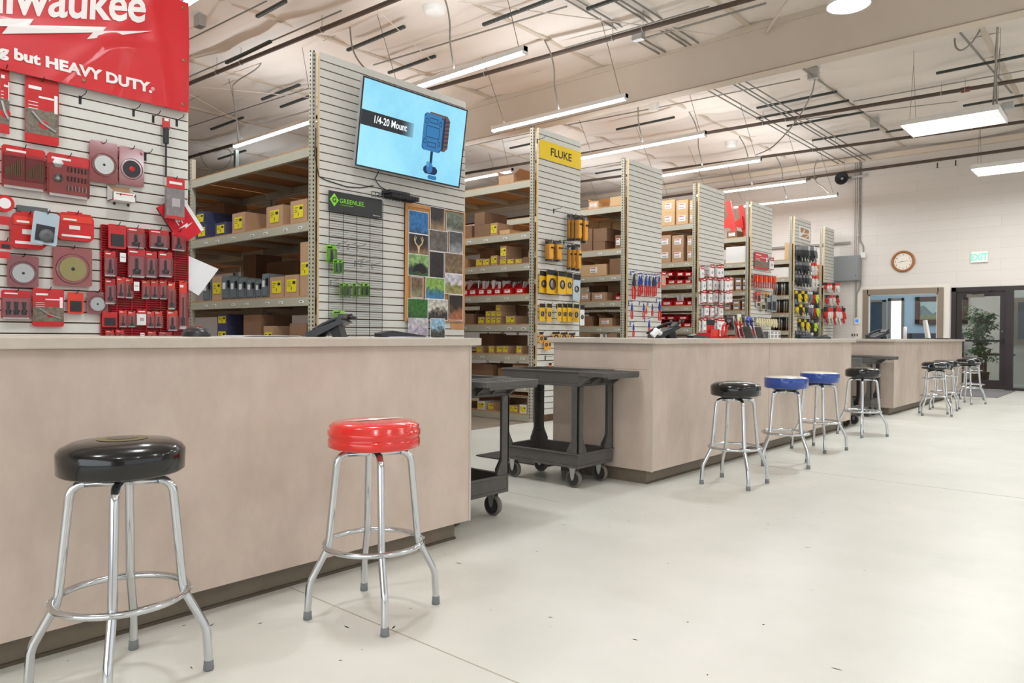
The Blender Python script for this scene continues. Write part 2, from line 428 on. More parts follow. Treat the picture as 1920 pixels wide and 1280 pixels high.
# office behind the wall
offw = M('office_wall_blue_grey', (178, 194, 208), 0.7); offb = M('office_wall_white', (214, 208, 204), 0.7)
OY = 22.5
b = MB(); b.box((-9, OY, 0), (-4.15, OY+0.1, 3), offw); b.box((-4.15, OY, 0), (3, OY+0.1, 3), offb); struct(b.build('wall_office_back'))
b = MB(); b.box((-9.1, WY+0.18, 0), (-9, OY, 3), offb); struct(b.build('wall_office_left'))
b = MB(); b.box((3, WY+0.18, 0), (3.1, OY, 3), offb); struct(b.build('wall_office_right'))
b = MB(); b.box((-9, WY+0.18, 3), (3, OY, 3.05), offb); struct(b.build('ceiling_office'))
b = MB(); b.box((-9, WY, -0.1), (-5.83, OY, 0), floor_bare); struct(b.build('floor_office'))
area('office_daylight', (-4.0, 20.4, 2.9), (5, 2.4), 95, (0.92, 0.96, 1))
b = MB(); b.box((-5.52, OY-0.03, 0.4), (-5.26, OY, 2.12), M('daylit_blind', (236, 244, 255), 0.6, emit=2.2)); b.box((-5.6, OY-0.05, 0.35), (-5.52, OY, 2.2), taupe); b.box((-5.26, OY-0.05, 0.35), (-5.2, OY, 2.2), taupe); b.box((-5.6, OY-0.05, 2.12), (-5.2, OY, 2.2), taupe)
for k in range(14): b.box((-5.51, OY-0.04, 0.9-k*0.03), (-5.27, OY-0.03, 0.905-k*0.03), greyp)
struct(b.build('window_3'))
b = MB(); b.box((-6.75, OY-0.02, 0), (-5.75, OY, 2.1), M('blue_doorway', (44, 66, 92), 0.6, noise=(4, 0.4))); b.box((-5.75, OY-0.05, 0), (-5.66, OY, 2.16), taupe); b.box((-6.75, OY-0.05, 2.1), (-5.66, OY, 2.16), taupe); struct(b.build('door_2'))
b = MB(); b.box((-2.35+0.5, OY-0.05, 0), (-1.75, OY, 2.1), taupe); b.box((-1.75, OY-0.03, 0.0), (-1.0, OY, 2.1), M('dim_doorway', (70, 66, 66), 0.7)); struct(b.build('door_3'))
b = MB(); b.box((LX, WY-0.015, 0), (-3.4, WY, 0.1), kick); struct(b.build('baseboard_back'))

# ================================================================ COUNTERS
def counter(y0, y1, label, loc_x=-2.72, back=-3.63, seam_at=()):
    t = empty('service_counter', (loc_x-0.4, (y0+y1)/2, 0), label, 'counter', 'sales counters in one line')
    b = MB(); b.box((back, y0, 0.1), (loc_x, y1, 1.03), laminate); b.build('body', t, 0.003)
    if seam_at:
        b = MB()
        for s in seam_at: b.box((loc_x, s-0.0015, 0.1), (loc_x+0.0006, s+0.0015, 1.03), kick)
        b.build('panel_seam', t)
    b = MB()
    if y0 > 3: b.box((loc_x-0.012, y0-0.004, 0.1), (loc_x+0.004, y0+0.012, 1.03), M('corner_trim', (196, 184, 171), 0.4)); b.box((back+0.001, y0-0.0008, 0.84), (loc_x-0.02, y0, 0.8415), kick)
    b.box((loc_x-0.004, y1-0.012, 0.1), (loc_x+0.003, y1+0.003, 1.03), M('corner_trim', (196, 184, 171), 0.4)); b.build('edge_trim', t)
    b = MB(); b.box((back-0.04, y0-0.04, 1.03), (loc_x+0.05, y1+0.03, 1.069), slabmat); b.build('countertop', t, 0.004)
    b = MB(); b.box((back+0.06, y0+0.03, 0), (loc_x-0.065, y1-0.05, 0.1), kick); b.box((loc_x-0.065, y0+0.03, 0), (loc_x-0.055, y1-0.05, 0.012), M('kick_caulk', (86, 76, 62), 0.7)); b.build('toe_kick', t)
    return t
counter(-2.6, 2.78, 'long beige laminate sales counter nearest the camera, under the red banner wall')
counter(4.66, 9.3, 'beige laminate sales counter with three stool colours in front, middle of the line', seam_at=(6.8,))
counter(11.24, 16.1, 'farthest beige laminate sales counter with silver-trimmed black stools by the office window')

# ================================================================ STOOLS
def make_stool(kind):
    t = empty('bar_stool', (0, 0, 0))
    seat = {'black': vin_black, 'red': vin_red, 'blue': vin_blue, 'logo': vin_black}[kind]
    zt = 0.742
    b = MB(); rs = 0.178
    if kind == 'red': prof = [(0.0, zt-0.095), (rs-0.012, zt-0.095), (rs, zt-0.088), (rs-0.001, zt-0.06), (rs-0.006, zt-0.055), (rs+0.001, zt-0.045), (rs+0.001, zt-0.028), (rs-0.006, zt-0.022), (rs-0.004, zt-0.01), (rs-0.02, zt+0.002), (rs*0.6, zt+0.009), (0.0, zt+0.012)]
    elif kind == 'blue': prof = [(0.0, zt-0.09), (rs-0.012, zt-0.09), (rs, zt-0.084), (rs+0.002, zt-0.008), (rs-0.004, zt-0.001), (rs-0.012, zt+0.0)]
    else: prof = [(0.0, zt-0.09), (rs-0.012, zt-0.09), (rs, zt-0.082), (rs+0.002, zt-0.022), (rs-0.008, zt-0.008), (rs*0.8, zt+0.006), (rs*0.45, zt+0.014), (0.0, zt+0.017)]
    b.lathe(prof, seat, n=48)
    if kind == 'blue': b.lathe([(rs-0.010, zt-0.002), (rs-0.014, zt+0.003), (rs*0.7, zt+0.010), (0, zt+0.014)], vin_white, n=48)
    st = b.build('seat', t)
    if kind == 'black': # printed disc on the seat
        p = MB(); p.lathe([(0.072, zt+0.0155), (0.04, zt+0.0182), (0, zt+0.0192)], vin_gold, n=32); p.lathe([(0.045, zt+0.0186), (0, zt+0.0206)], vin_black, n=32); q = p.build('seat_print', st)
    if kind == 'red':   # white lightning bolt
        p = MB(); pts = [(-0.13, -0.02), (-0.02, 0.0), (-0.03, 0.03), (0.13, 0.035), (0.0, -0.02), (0.01, -0.045)]
        p.prism([(x*0.9, y*0.9-0.01) for x, y in pts], 2, zt+0.0125, zt+0.0132, white_lab); p.build('seat_print', st)
    if kind == 'logo':  # lettering round the side of the seat
        p = MB()
        for a0 in range(0, 360, 72):
            for k, ch in enumerate('Universal'):
                a = math.radians(a0+k*4.7); pos = Vector((math.cos(a), math.sin(a), 0))*(rs+0.0025)
                text_into(p, ch, 0.032, pos+Vector((0, 0, zt-0.062)), (-math.sin(a), math.cos(a), 0), (0, 0, 1), white_lab, 0.0005)
            a = math.radians(a0+50); pos = Vector((math.cos(a), math.sin(a), 0))*(rs+0.0025); ux = Vector((-math.sin(a), math.cos(a), 0))
            cr = [(0.02*math.cos(q), 0.02*math.sin(q)) for q in [PI*0.5+PI*i/8 for i in range(9)]]+[(0.012*math.cos(q)+0.006, 0.016*math.sin(q)) for q in [PI*1.5-PI*i/8 for i in range(9)]]
            vs = [pos+ux*x+Vector((0, 0, zt-0.05+y)) for x, y in cr]; p.add(vs, [tuple(range(len(vs))), tuple(range(len(vs)))[::-1]], M('pale_blue_print', (170, 205, 235), 0.4))
        p.build('seat_print', st)
    b = MB(); b.lathe([(0.0, zt-0.105), (0.1, zt-0.105), (0.11, zt-0.098), (0.11, zt-0.09), (0, zt-0.09)], blackm, n=24); b.build('swivel_plate', t)
    legr = 0.0135
    for k in range(4):
        a = PI/2*k; d = Vector((math.cos(a), math.sin(a), 0)); Z = Vector((0, 0, 1))
        top = zt-0.118
        pts = [d*0.02+Z*(top), d*0.10+Z*top]
        pts += arc(d*0.10+Z*(top-0.045), 0.045, PI/2, 0.06, 6, d, Z)
        pts += [d*0.172+Z*0.29]
        pts += [d*0.178+Z*0.262, d*0.236+Z*0.15]
        pts += [d*0.244+Z*0.125, d*0.25+Z*0.03]
        # rounder lower bends
        b = MB(); b.tube(pts, legr, chrome, 12); lg = b.build('leg', t)
        f = MB(); f.lathe([(0.0, 0.0), (0.0155, 0.0), (0.0165, 0.004), (0.0145, 0.032), (0.0, 0.032)], rubber, tuple(d*0.25), 14); f.build('rubber_foot', lg)
    b = MB(); b.tube([(0.188*math.cos(q), 0.188*math.sin(q), 0.272) for q in [2*PI*i/48 for i in range(48)]], 0.0105, chrome, 10, closed=True)
    for k in range(4):
        a = PI/2*k; b.cyl((0.18*math.cos(a), 0.18*math.sin(a), 0.272), (0.202*math.cos(a), 0.202*math.sin(a), 0.272), 0.005, steel, 8)
    b.build('foot_ring', t)
    if kind == 'logo':
        b = MB(); b.tube([(0.158*math.cos(q), 0.158*math.sin(q), 0.52) for q in [2*PI*i/40 for i in range(40)]], 0.009, chrome, 8, closed=True); b.build('upper_ring', t)
    return t
protos = {}
def stool(kind, x, y, deg, label, group, sc=1.0):
    if kind not in protos: o = protos[kind] = make_stool(kind)
    else: o = copy_tree(protos[kind])
    o.location = (x, y, 0); o.rotation_euler = (0, 0, math.radians(deg)); o.scale = (sc, sc, sc)
    tag(o, label, 'stool', group)
    return o
ST = [('black', -2.40, 0.912, 61, 'glossy black vinyl bar stool with chrome legs, closest to the camera', 'stools at the nearest counter'),
      ('red', -2.285, 1.80, 61, 'red vinyl bar stool with a white lightning bolt on its seat', 'stools at the nearest counter'),
      ('black', -2.315, 5.16, 46, 'black chrome bar stool left of the two blue stools, gold print on seat', 'stools at the middle counter'),
      ('blue', -2.35, 6.25, 66, 'blue bar stool with white top, nearer of the two blue ones', 'stools at the middle counter'),
      ('blue', -2.42, 7.30, 30, 'blue bar stool with white top, farther of the two blue ones', 'stools at the middle counter'),
      ('black', -2.42, 8.70, 15, 'black chrome bar stool at far end of the middle counter, beside the utility carts', 'stools at the middle counter'),
      ('logo', -2.30, 11.74, 63, 'black lettered bar stool with two chrome rings, nearest of the far counter group', 'stools at the far counter'),
      ('logo', -2.37, 12.75, 50, 'black lettered bar stool with two chrome rings, second from left at far counter', 'stools at the far counter'),
      ('logo', -2.30, 14.2, 20, 'black lettered bar stool with two chrome rings, third from left at far counter', 'stools at the far counter'),
      ('logo', -2.42, 15.3, 55, 'black lettered bar stool with two chrome rings, rightmost beside the grey door mat', 'stools at the far counter')]
for a in ST: stool(*a)

# ================================================================ UTILITY CARTS
def make_cart():
    t = empty('utility_cart', (0, 0, 0))         # local: long side x from -0.72 to 0, handle beyond x = 0, width y 0..0.44
    L, W = 0.72, 0.44
    def tray(z0, z1, name, handle):
        b = MB(); th = 0.02
        b.box((-L, 0, z0), (0, W, z0+0.02), cartp)
        b.box((-L, 0, z0+0.02), (0, th, z1), cartp); b.box((-L, W-th, z0+0.02), (0, W, z1), cartp)
        b.box((-L, th, z0+0.02), (-L+th, W-th, z1), cartp); b.box((-th, th, z0+0.02), (0, W-th, z1), cartp)
        for s0, s1 in ((-L-0.008, -L), (0, 0.008)): b.box((s0, -0.008, z1-0.012), (s1, W+0.008, z1), cartp)
        b.box((-L, -0.008, z1-0.012), (0, 0, z1), cartp); b.box((-L, W, z1-0.012), (0, W+0.008, z1), cartp)
        return b.build(name, t, 0.004)
    tray(0.145, 0.25, 'lower_tray', False)
    tp = tray(0.725, 0.835, 'upper_tray', True)
    b = MB()
    b.prism([(0.0, -0.006), (0.205, -0.006), (0.225, 0.002), (0.235, 0.022), (0.235, W-0.022), (0.225, W-0.002), (0.205, W+0.006), (0.0, W+0.006)], 2, 0.8, 0.83, cartp); b.box((0.19, 0.02, 0.786), (0.232, W-0.02, 0.8), cartp)
    for y in (0.09, 0.18, 0.27, 0.36):
        b.box((0.03, y-0.03, 0.83), (0.2, y+0.03, 0.8315), blackp)
    for y in (0.0, W-0.02):
        b.prism([(0.0, 0.725), (0.03, 0.745), (0.08, 0.785), (0.15, 0.808), (0.0, 0.808)], 1, y, y+0.02, cartp)
    for y in (0.15, 0.28):
        b.prism([(0.0, 0.735), (0.03, 0.76), (0.08, 0.79), (0.13, 0.808), (0.0, 0.808)], 1, y, y+0.012, cartp)
    b.build('handle', tp, 0.006)
    for sx in (-1, 1):
        for sy in (0, 1):
            b = MB(); x0 = 0.0 if sx > 0 else -L; y0 = 0 if sy == 0 else W
            dx = -sx; dy = 1 if sy == 0 else -1
            # upright channel with a flared foot
            def colm(z0, z1, wx, wy, z2=None): b.box((x0, y0, z0), (x0+dx*wx, y0+dy*0.014, z1), cartp); b.box((x0, y0, z0), (x0+dx*0.014, y0+dy*wy, z1), cartp)
            colm(0.25, 0.725, 0.062, 0.062)
            for z in (0.33, 0.43, 0.53, 0.63): b.box((x0+dx*0.014, y0+dy*0.014, z), (x0+dx*0.038, y0+dy*0.038, z+0.008), cartp)
            xa, xb = x0+dx*0.062, x0+dx*0.1
            b.prism([(xa, 0.25), (xb, 0.25), (xb, 0.27), (xa+dx*0.006, 0.33), (xa, 0.35)], 1, y0, y0+dy*0.014, cartp)
            ya, yb = y0+dy*0.062, y0+dy*0.1
            b.prism([(ya, 0.25), (yb, 0.25), (yb, 0.27), (ya+dy*0.006, 0.33), (ya, 0.35)], 0, x0, x0+dx*0.014, cartp)
            b.build('corner_post', t, 0.003)
            cx = x0+dx*0.075; cy = y0+dy*0.055; w = MB()
            w.box((cx-0.035, cy-0.03, 0.138), (cx+0.035, cy+0.03, 0.145), steel)
            for s in (-1, 1):
                w.prism([(cx-0.024, 0.138), (cx+0.024, 0.138), (cx+0.016, 0.075), (cx+0.006, 0.052), (cx-0.006, 0.052), (cx-0.016, 0.075)], 1, cy+s*0.019, cy+s*0.0225, steel)
            cs = w.build('caster', t)
            w = MB(); w.lathe([(0.0, -0.012), (0.012, -0.016), (0.03, -0.012), (0.048, -0.012), (0.05, -0.016), (0.059, -0.014), (0.062, -0.006), (0.062, 0.006), (0.059, 0.014), (0.05, 0.016), (0.048, 0.012), (0.03, 0.012), (0.012, 0.016), (0, 0.012)], wheelm, (cx, cy, 0.062), 32, 'y')
            w.lathe([(0.0505, -0.0165), (0.0600, -0.0145), (0.0632, -0.006), (0.0632, 0.006), (0.0600, 0.0145), (0.0505, 0.0165)], hubm, (cx, cy, 0.062), 32, 'y', caps=False); w.build('wheel', cs)
    return t
cart = make_cart(); cart.location = (-3.03, 4.18, 0)
tag(cart, 'charcoal plastic utility cart parked beside the middle counter, fully in view', 'cart', 'charcoal utility carts')
c2 = copy_tree(cart); c2.location = (-2.905, 2.86, 0); tag(c2, 'charcoal plastic utility cart half hidden behind the nearest counter end', 'cart', 'charcoal utility carts')
c3 = copy_tree(cart); c3.location = (-2.87, 10.72, 0); tag(c3, 'charcoal plastic utility cart against the far counter, behind a black stool', 'cart', 'charcoal utility carts')
c4 = copy_tree(cart); c4.location = (-3.45, 9.79, 0); c4.rotation_euler = (0, 0, PI); tag(c4, 'charcoal plastic utility cart mostly hidden behind the middle counter end', 'cart', 'charcoal utility carts')
# grey floor mats
b = MB(); b.box((-4.55, 4.72, 0), (-3.75, 9.2, 0.012), M('black_rubber_mat', (64, 58, 56), 0.8)); o = recenter(b.build('anti_fatigue_mat', bevel=0.004), (-4.15, 7, 0)); tag(o, 'dark rubber mat on the floor behind the middle counter', 'mat')
b = MB(); b.box((-3.3, 15.95, 0), (-2.12, 18.3, 0.01), M('grey_door_mat', (128, 124, 126), 0.95, bump=(200, 0.4))); o = recenter(b.build('door_mat'), (-2.7, 17, 0)); tag(o, 'grey entrance mat on the floor in front of the glass door', 'mat')

# ================================================================ SLATWALL END PANELS AND RACK ROWS
PX = -5.75                                   # front face of every slatwall panel
PAN = [(0.2, 2.67), (3.88, 5.765), (7.05, 7.935), (9.13, 10.09), (11.33, 12.28), (13.47, 14.46), (15.70, 16.68), (17.60, 18.25)]
PNAME = ['red tool panel', 'TV panel', 'yellow-sign panel', 'pliers panel', 'red-header pack panel', 'red poster panel', 'glove panel', 'last panel before the back wall']
PLAB = ['tall grey slatwall panel crowded with red tool packs, leftmost in the photo',
        'wide grey slatwall panel carrying the television and cork board',
        'narrow grey slatwall panel with the yellow sign at its top',
        'narrow grey slatwall panel hung with red-handled pliers',
        'narrow grey slatwall panel hung with rows of red-headed white packs',
        'narrow grey slatwall panel with a red poster and screwdrivers',
        'narrow grey slatwall panel covered in black and yellow work gloves',
        'narrowest grey slatwall panel beside the grey electrical cabinet']
SLATS = []
for i, (y0, y1) in enumerate(PAN):
    t = empty('slatwall_panel', (PX, (y0+y1)/2, 0), PLAB[i], 'display panel', 'slatwall end panels')
    b = MB(); b.box((PX-0.03, y0, 0.0), (PX-0.008, y1, 3.66), groove); k = 0; z = 3.66
    while z > 0.08:
        z2 = max(z-0.0665, 0.0)
        b.box((PX-0.008, y0+0.0, z2), (PX, y1, z), slat); z -= 0.0762
    b.box((PX-0.03, y0-0.001, 0), (PX-0.001, y0+0.004, 3.66), mdf_edge); b.box((PX-0.03, y1-0.004, 0), (PX-0.001, y1+0.001, 3.66), mdf_edge)
    b.build('slat_board', t); SLATS.append(t)

def hook(pt, y, z, L=0.13, m=None, par=None):
    """a single-prong display hook with its base plate, part of the panel"""
    m = m or blackm; b = MB()
    b.box((PX, y-0.008, z-0.045), (PX+0.006, y+0.008, z+0.012), m)
    b.tube([(PX+0.004, y, z), (PX+L-0.02, y, z+0.006), (PX+L, y, z+0.022)], 0.003, m, 6)
    return b.build('hook', par if par is not None else SLATS[pt])

ROWS = {1: (3.83, 5.80, [2.81, 2.13, 1.44, 0.92, 0.45, 0.10]), 2: (7.0, 7.95, [3.03, 2.385, 1.995, 1.61, 1.23, 0.85, 0.47, 0.10]),
        3: (9.08, 10.1, [3.0, 2.37, 1.99, 1.61, 1.235, 0.85, 0.47, 0.10]), 4: (11.28, 12.3, [3.0, 2.365, 1.985, 1.615, 1.245, 0.85, 0.47, 0.10]),
        5: (13.42, 14.48, [3.0, 2.51, 2.37, 1.97, 1.60, 1.22, 0.85, 0.1]), 6: (15.65, 16.7, [2.75, 2.37, 1.99, 1.61, 1.23, 0.85, 0.1]),
        7: (17.53, 18.3, [2.43, 2.1, 1.75, 1.45, 1.1, 0.7, 0.1])}
BX0, BW = -5.80, 2.4
RLAB = {1: 'behind the TV panel', 2: 'behind the yellow-sign panel', 3: 'behind the pliers panel', 4: 'behind the red-header pack panel',
        5: 'behind the red poster panel', 6: 'behind the glove panel', 7: 'beside the back wall'}
def post(b, x, y, h, face):
    b.box((x-0.0, y, 0), (x+0.045, y+0.045, h), beamp)
    z = 0.05
    while z < h:
        b.box((x+0.014, y-0.0008, z), (x+0.028, y+0.001, z+0.018), holes)
        if face: b.box((x+0.044, y+0.015, z), (x+0.0458, y+0.028, z+0.018), holes)
        z += 0.038
for r, (ya, yb, zs) in ROWS.items():
    nb = 3 if r == 1 else 2
    for bay in range(nb):
        x1 = BX0-BW*bay; x0 = x1-BW
        t = empty('shelving_unit', ((x0+x1)/2, (ya+yb)/2, 0), 'beige steel rack with particle board decks '+RLAB[r]+(', first bay' if bay == 0 else ', second bay' if bay == 1 else ', third bay'), 'shelving', 'beige warehouse racks')
        hp = 3.66 if bay == 0 else 3.05
        xs = ([x1-0.045, x0] if bay == 0 else [x0])
        for k, x in enumerate(xs):
            for y in ((ya, yb-0.045) if r != 1 else (ya, (ya+yb)/2-0.05, (ya+yb)/2+0.01, yb-0.045)):
                b = MB(); post(b, x, y, 3.66 if (bay == 0 and k == 0) else 3.04, k == 0); b.build('upright_post', t)
        for z in zs:
            b = MB()
            ys = [(ya+0.003, ya+0.045), (yb-0.045, yb-0.003)]
            if r == 1: ys += [((ya+yb)/2-0.05, (ya+yb)/2-0.01), ((ya+yb)/2+0.01, (ya+yb)/2+0.05)]
            for y0, y1 in ys: b.box((x0+0.045, y0, z-0.095), (x1-0.046, y1, z-0.014), beamp)
            for k in range(1, 4):
                xx = x0+BW*k/4; b.box((xx-0.02, ya+0.045, z-0.07), (xx+0.02, yb-0.045, z-0.016), beamp)
            b.build('shelf_beam', t)
            b = MB(); b.box((x0+0.01, ya+0.008, z-0.013), (x1-0.01, yb-0.008, z), deckm); b.build('shelf_deck', t)
            if bay == 0 and z < 2.6 and z > 0.3:
                q = random.Random(int(r*100+z*10))
                for k in range(7):
                    b = MB(); xx = x1-0.15-k*0.33+q.uniform(-0.08, 0.08); b.box((xx, ya+0.0005, z-0.068), (xx+0.07, ya+0.003, z-0.045), white_lab); b.box((xx+0.012, ya, z-0.061), (xx+0.05, ya+0.001, z-0.054), ink)
                    b.build('price_tag', t)

# ---- stock on the racks
STOCK = []
TOPS = []
def stack_base(r, zi, xa, xb, z0):
    """height a stacked piece rests at: the top of what it overlaps on the same shelf"""
    t = [q[4] for q in TOPS if q[0] == r and q[1] == zi and q[2] < xb-0.01 and q[3] > xa+0.01]
    return max(t)+0.002 if t else z0
ORD = ['leftmost', 'second from left', 'third from left', 'fourth from left', 'fifth from left', 'sixth from left', 'seventh from left', 'eighth from left', 'ninth from left', 'tenth from left', 'eleventh from left', 'twelfth from left', 'thirteenth from left', 'fourteenth from left']
def stock_box(r, zi, x0, x1, y0, mat=None, lab='y', dep=0.34, base=None, back=False, open_=False, rot=0.0, name='carton', desc=None, tier=''):
    """front edge columns x0..x1 and top row y0 of the photograph, on shelf zi of rack row r"""
    ya, yb, zs = ROWS[r]; fy = ya+0.03 if not back else ya+(0.62 if r == 1 else 0.5)
    mat = mat or card
    z0 = zs[zi] if base is None else base
    a = hit(x0, 500, 1, fy); c = hit(x1, 500, 1, fy); z1 = hit((x0+x1)/2, y0, 1, fy).z
    ax_, cx_ = a.x, min(c.x, -5.862)
    if r > 0: ax_ = max(ax_, -8.15) if cx_ > -8.1 else ax_
    if tier: z0 = stack_base(r, zi, ax_, cx_, z0)
    up = [z for z in zs if z > z0+0.02]
    h = max(0.03, z1-z0)
    if up: h = min(h, min(up)-0.115-z0)
    w = max(0.05, cx_-ax_); cx = (ax_+cx_)/2
    if not back: TOPS.append((r, zi, ax_, cx_, z0+h))
    if r > 1 and not back: dep = min(dep, 0.44)
    b = MB(); d = min(dep, yb-fy-0.03)
    if open_:
        th = 0.005
        b.box((-w/2, 0, 0), (w/2, d, th), mat); b.box((-w/2, 0, th), (w/2, th, h), mat); b.box((-w/2, d-th, th), (w/2, d, h), mat)
        b.box((-w/2, th, th), (-w/2+th, d-th, h), mat); b.box((w/2-th, th, th), (w/2, d-th, h), mat)
        f = min(0.12, w*0.4)
        b.add([(w/2, 0.01, h), (w/2, d-0.01, h), (w/2+f*0.8, d-0.02, h+f*0.6), (w/2+f*0.8, 0.02, h+f*0.6)], [(0, 1, 2, 3), (3, 2, 1, 0)], mat)
        b.add([(-w/2, 0.01, h), (-w/2, d-0.01, h), (-w/2-f*0.6, d-0.02, h+f*0.75), (-w/2-f*0.6, 0.02, h+f*0.75)], [(0, 3, 2, 1), (0, 1, 2, 3)], mat)
        b.add([(-w/2+0.01, d, h), (w/2-0.01, d, h), (w/2-0.02, d+0.03, h+f*0.9), (-w/2+0.02, d+0.03, h+f*0.9)], [(0, 1, 2, 3), (3, 2, 1, 0)], mat)
    else:
        b.box((-w/2, 0, 0), (w/2, d, h), mat)
        b.box((-w/2+0.002, d*0.0-0.0006, h-0.0012), (w/2-0.002, d, h+0.0004), mat)
        b.box((-0.02, 0.0, h), (0.02, d, h+0.0006), M('packing_tape', (176, 138, 96), 0.25))
    o = b.build(name, bevel=0.003 if not open_ else 0); o.location = (cx, fy, z0); o.rotation_euler = (0, 0, rot)
    if lab:
        l = MB(); lw, lh = min(w*0.78, 0.16), min(h*0.62, 0.12)
        if lab == 'y':
            l.box((-lw/2, -0.0025, h*0.5-lh/2), (lw/2, -0.0012, h*0.5+lh/2), yellow)
            q = random.Random(int(x0*7+y0))
            for k in range(3): l.box((-lw*0.42, -0.0032, h*0.5+lh*(0.28-k*0.16)), (-lw*0.42+lw*q.uniform(0.2, 0.45), -0.0025, h*0.5+lh*(0.32-k*0.16)), ink)
            l.box((lw*0.12, -0.0032, h*0.5+lh*0.12), (lw*0.42, -0.0025, h*0.5+lh*0.34), ink); l.box((-lw*0.03, -0.0032, h*0.5-lh*0.35), (lw*0.03, -0.0025, h*0.5-lh*0.1), ink)
        elif lab == 'w':
            l.box((-lw*0.4, -0.0025, h*0.5-lh*0.4), (lw*0.4, -0.0012, h*0.5+lh*0.4), white_lab)
            l.box((-lw*0.34, -0.0032, h*0.5+lh*0.2), (lw*0.2, -0.0025, h*0.5+lh*0.32), red_ink)
            for k in range(6): l.box((-lw*0.3+k*lw*0.09, -0.0032, h*0.5-lh*0.28), (-lw*0.3+k*lw*0.09+lw*0.04, -0.0025, h*0.5-lh*0.08), ink)
        elif lab == 'b':
            l.box((-lw*0.45, -0.0025, h*0.5-lh*0.45), (lw*0.45, -0.0012, h*0.5+lh*0.45), white_lab); l.box((-lw*0.45, -0.0032, h*0.5+lh*0.2), (lw*0.45, -0.0025, h*0.5+lh*0.45), blue_lab)
        l.build('label', o)
    if desc is None:
        dm = {card: 'brown carton', card_l: 'tan carton', card_d: 'dark brown carton', navy: 'navy printed carton', white_box: 'white carton'}.get(mat, 'carton')
        desc = dm+{'y': ' with yellow label', 'w': ' with white label', 'b': ' with blue-striped label', None: ''}[lab]
        if open_: desc = 'open '+desc
    o['category'] = {'parts_bin': 'bin', 'electrical_enclosure': 'metal box'}.get(name, 'box')
    STOCK.append([r, zi, back, tier, desc, x0, o])
    return o
def bin_(r, zi, x0, x1, y0, base=None, tier='', fill=None):
    ya, yb, zs = ROWS[r]; fy = ya+0.03; z0 = zs[zi] if base is None else base
    a = hit(x0, 500, 1, fy); c = hit(x1, 500, 1, fy); z1 = hit((x0+x1)/2, y0, 1, fy).z
    if tier: z0 = stack_base(r, zi, a.x, min(c.x, -5.862), z0)
    w, h, d = min(c.x, -5.862)-a.x, z1-z0, 0.3; th = 0.004
    TOPS.append((r, zi, a.x, min(c.x, -5.862), z0+h))
    b = MB()
    b.box((-w/2, 0, 0), (w/2, d, th), redbin)
    for s in (-1, 1):
        xa, xb = (w/2-th, w/2) if s > 0 else (-w/2, -w/2+th)
        b.prism([(0, 0), (d, 0), (d, h), (0.1, h), (0.03, h*0.55), (0, h*0.5)], 0, xa, xb, redbin)
    b.box((-w/2, 0, 0), (w/2, th, h*0.52), redbin); b.box((-w/2, d-th, 0), (w/2, d, h), redbin)
    b.box((-w/2-0.003, 0.09, h-0.01), (-w/2+0.006, d, h), redbin); b.box((w/2-0.006, 0.09, h-0.01), (w/2+0.003, d, h), redbin)
    b.box((-w/2, -0.004, h*0.47), (w/2, 0.004, h*0.54), redbin)
    o = b.build('parts_bin', bevel=0.002); o.location = ((a.x+min(c.x, -5.862))/2, fy, z0)
    l = MB(); l.box((-w*0.3, -0.0022, h*0.14), (w*0.3, -0.001, h*0.42), white_lab); l.box((-w*0.25, -0.003, h*0.3), (w*0.1, -0.0022, h*0.36), red_ink); l.build('label', o)
    o['category'] = 'bin'; STOCK.append([r, zi, False, tier, 'red plastic parts bin', x0, o])
    if fill:
        l = MB(); q = random.Random(int(x0))
        for k in range(5):
            px, py = q.uniform(-w*0.3, w*0.3), q.uniform(0.05, 0.2); tx = q.uniform(-0.03, 0.03)
            vs = [(px-0.02, py, th+0.001), (px+0.02, py, th+0.001), (px+0.025+tx, py+0.01, h+0.02+q.random()*0.03), (px-0.025+tx, py+0.01, h+0.02+q.random()*0.03)]
            vs = vs+[(x, y+0.008, z) for x, y, z in vs]
            l.add(vs, [(0, 1, 2, 3), (7, 6, 5, 4), (0, 4, 5, 1), (2, 6, 7, 3), (1, 5, 6, 2), (0, 3, 7, 4)], fill)
        g = l.build('bagged_parts', o)
    return o
# row 1
stock_box(1, 1, 369, 387, 421, navy, dep=0.42); stock_box(1, 1, 367, 383, 397, navy, dep=0.42, base=hit(378, 421, 1, 3.86).z+0.006, tier='upper ')
stock_box(1, 1, 403, 424, 417, navy, dep=0.3)
stock_box(1, 1, 435, 459, 399, card, dep=0.5); stock_box(1, 1, 499, 530, 386, card, dep=0.34); stock_box(1, 1, 544, 575, 375, card, dep=0.36)
def enclosure(x0, x1, y0, zi=2, dep=0.2):
    o = stock_box(1, zi, x0, x1, y0, greyb, None, dep=dep, name='electrical_enclosure', desc='grey steel electrical switch box'); 
    a = hit(x0, 500, 1, 3.86); c = hit(x1, 500, 1, 3.86); w = c.x-a.x
    z1 = hit((x0+x1)/2, y0, 1, 3.86).z-1.44; b = MB()
    b.box((-w*0.46, -0.006, 0.02), (w*0.3, -0.0006, z1-0.02), greyb); b.box((-w*0.4, -0.008, z1*0.45), (-w*0.05, -0.006, z1*0.72), white_lab); b.build('door', o)
    b = MB(); b.box((w*0.32, -0.02, z1*0.5), (w*0.42, 0.0, z1*0.8), blackm); b.cyl((w*0.2, -0.012, z1*0.75), (w*0.2, -0.006, z1*0.75), 0.01, blackm); b.build('switch_lever', o)
for x0, x1, y0 in ((381, 396, 521), (417, 432, 517), (433, 446, 519), (448, 462, 521), (464, 478, 523), (480, 491, 525), (492, 504, 513)): enclosure(x0, x1, y0)
stock_box(1, 2, 398, 416, 518, card, dep=0.25); stock_box(1, 2, 506, 532, 519, card, dep=0.25); stock_box(1, 2, 534, 560, 515, card, dep=0.3)
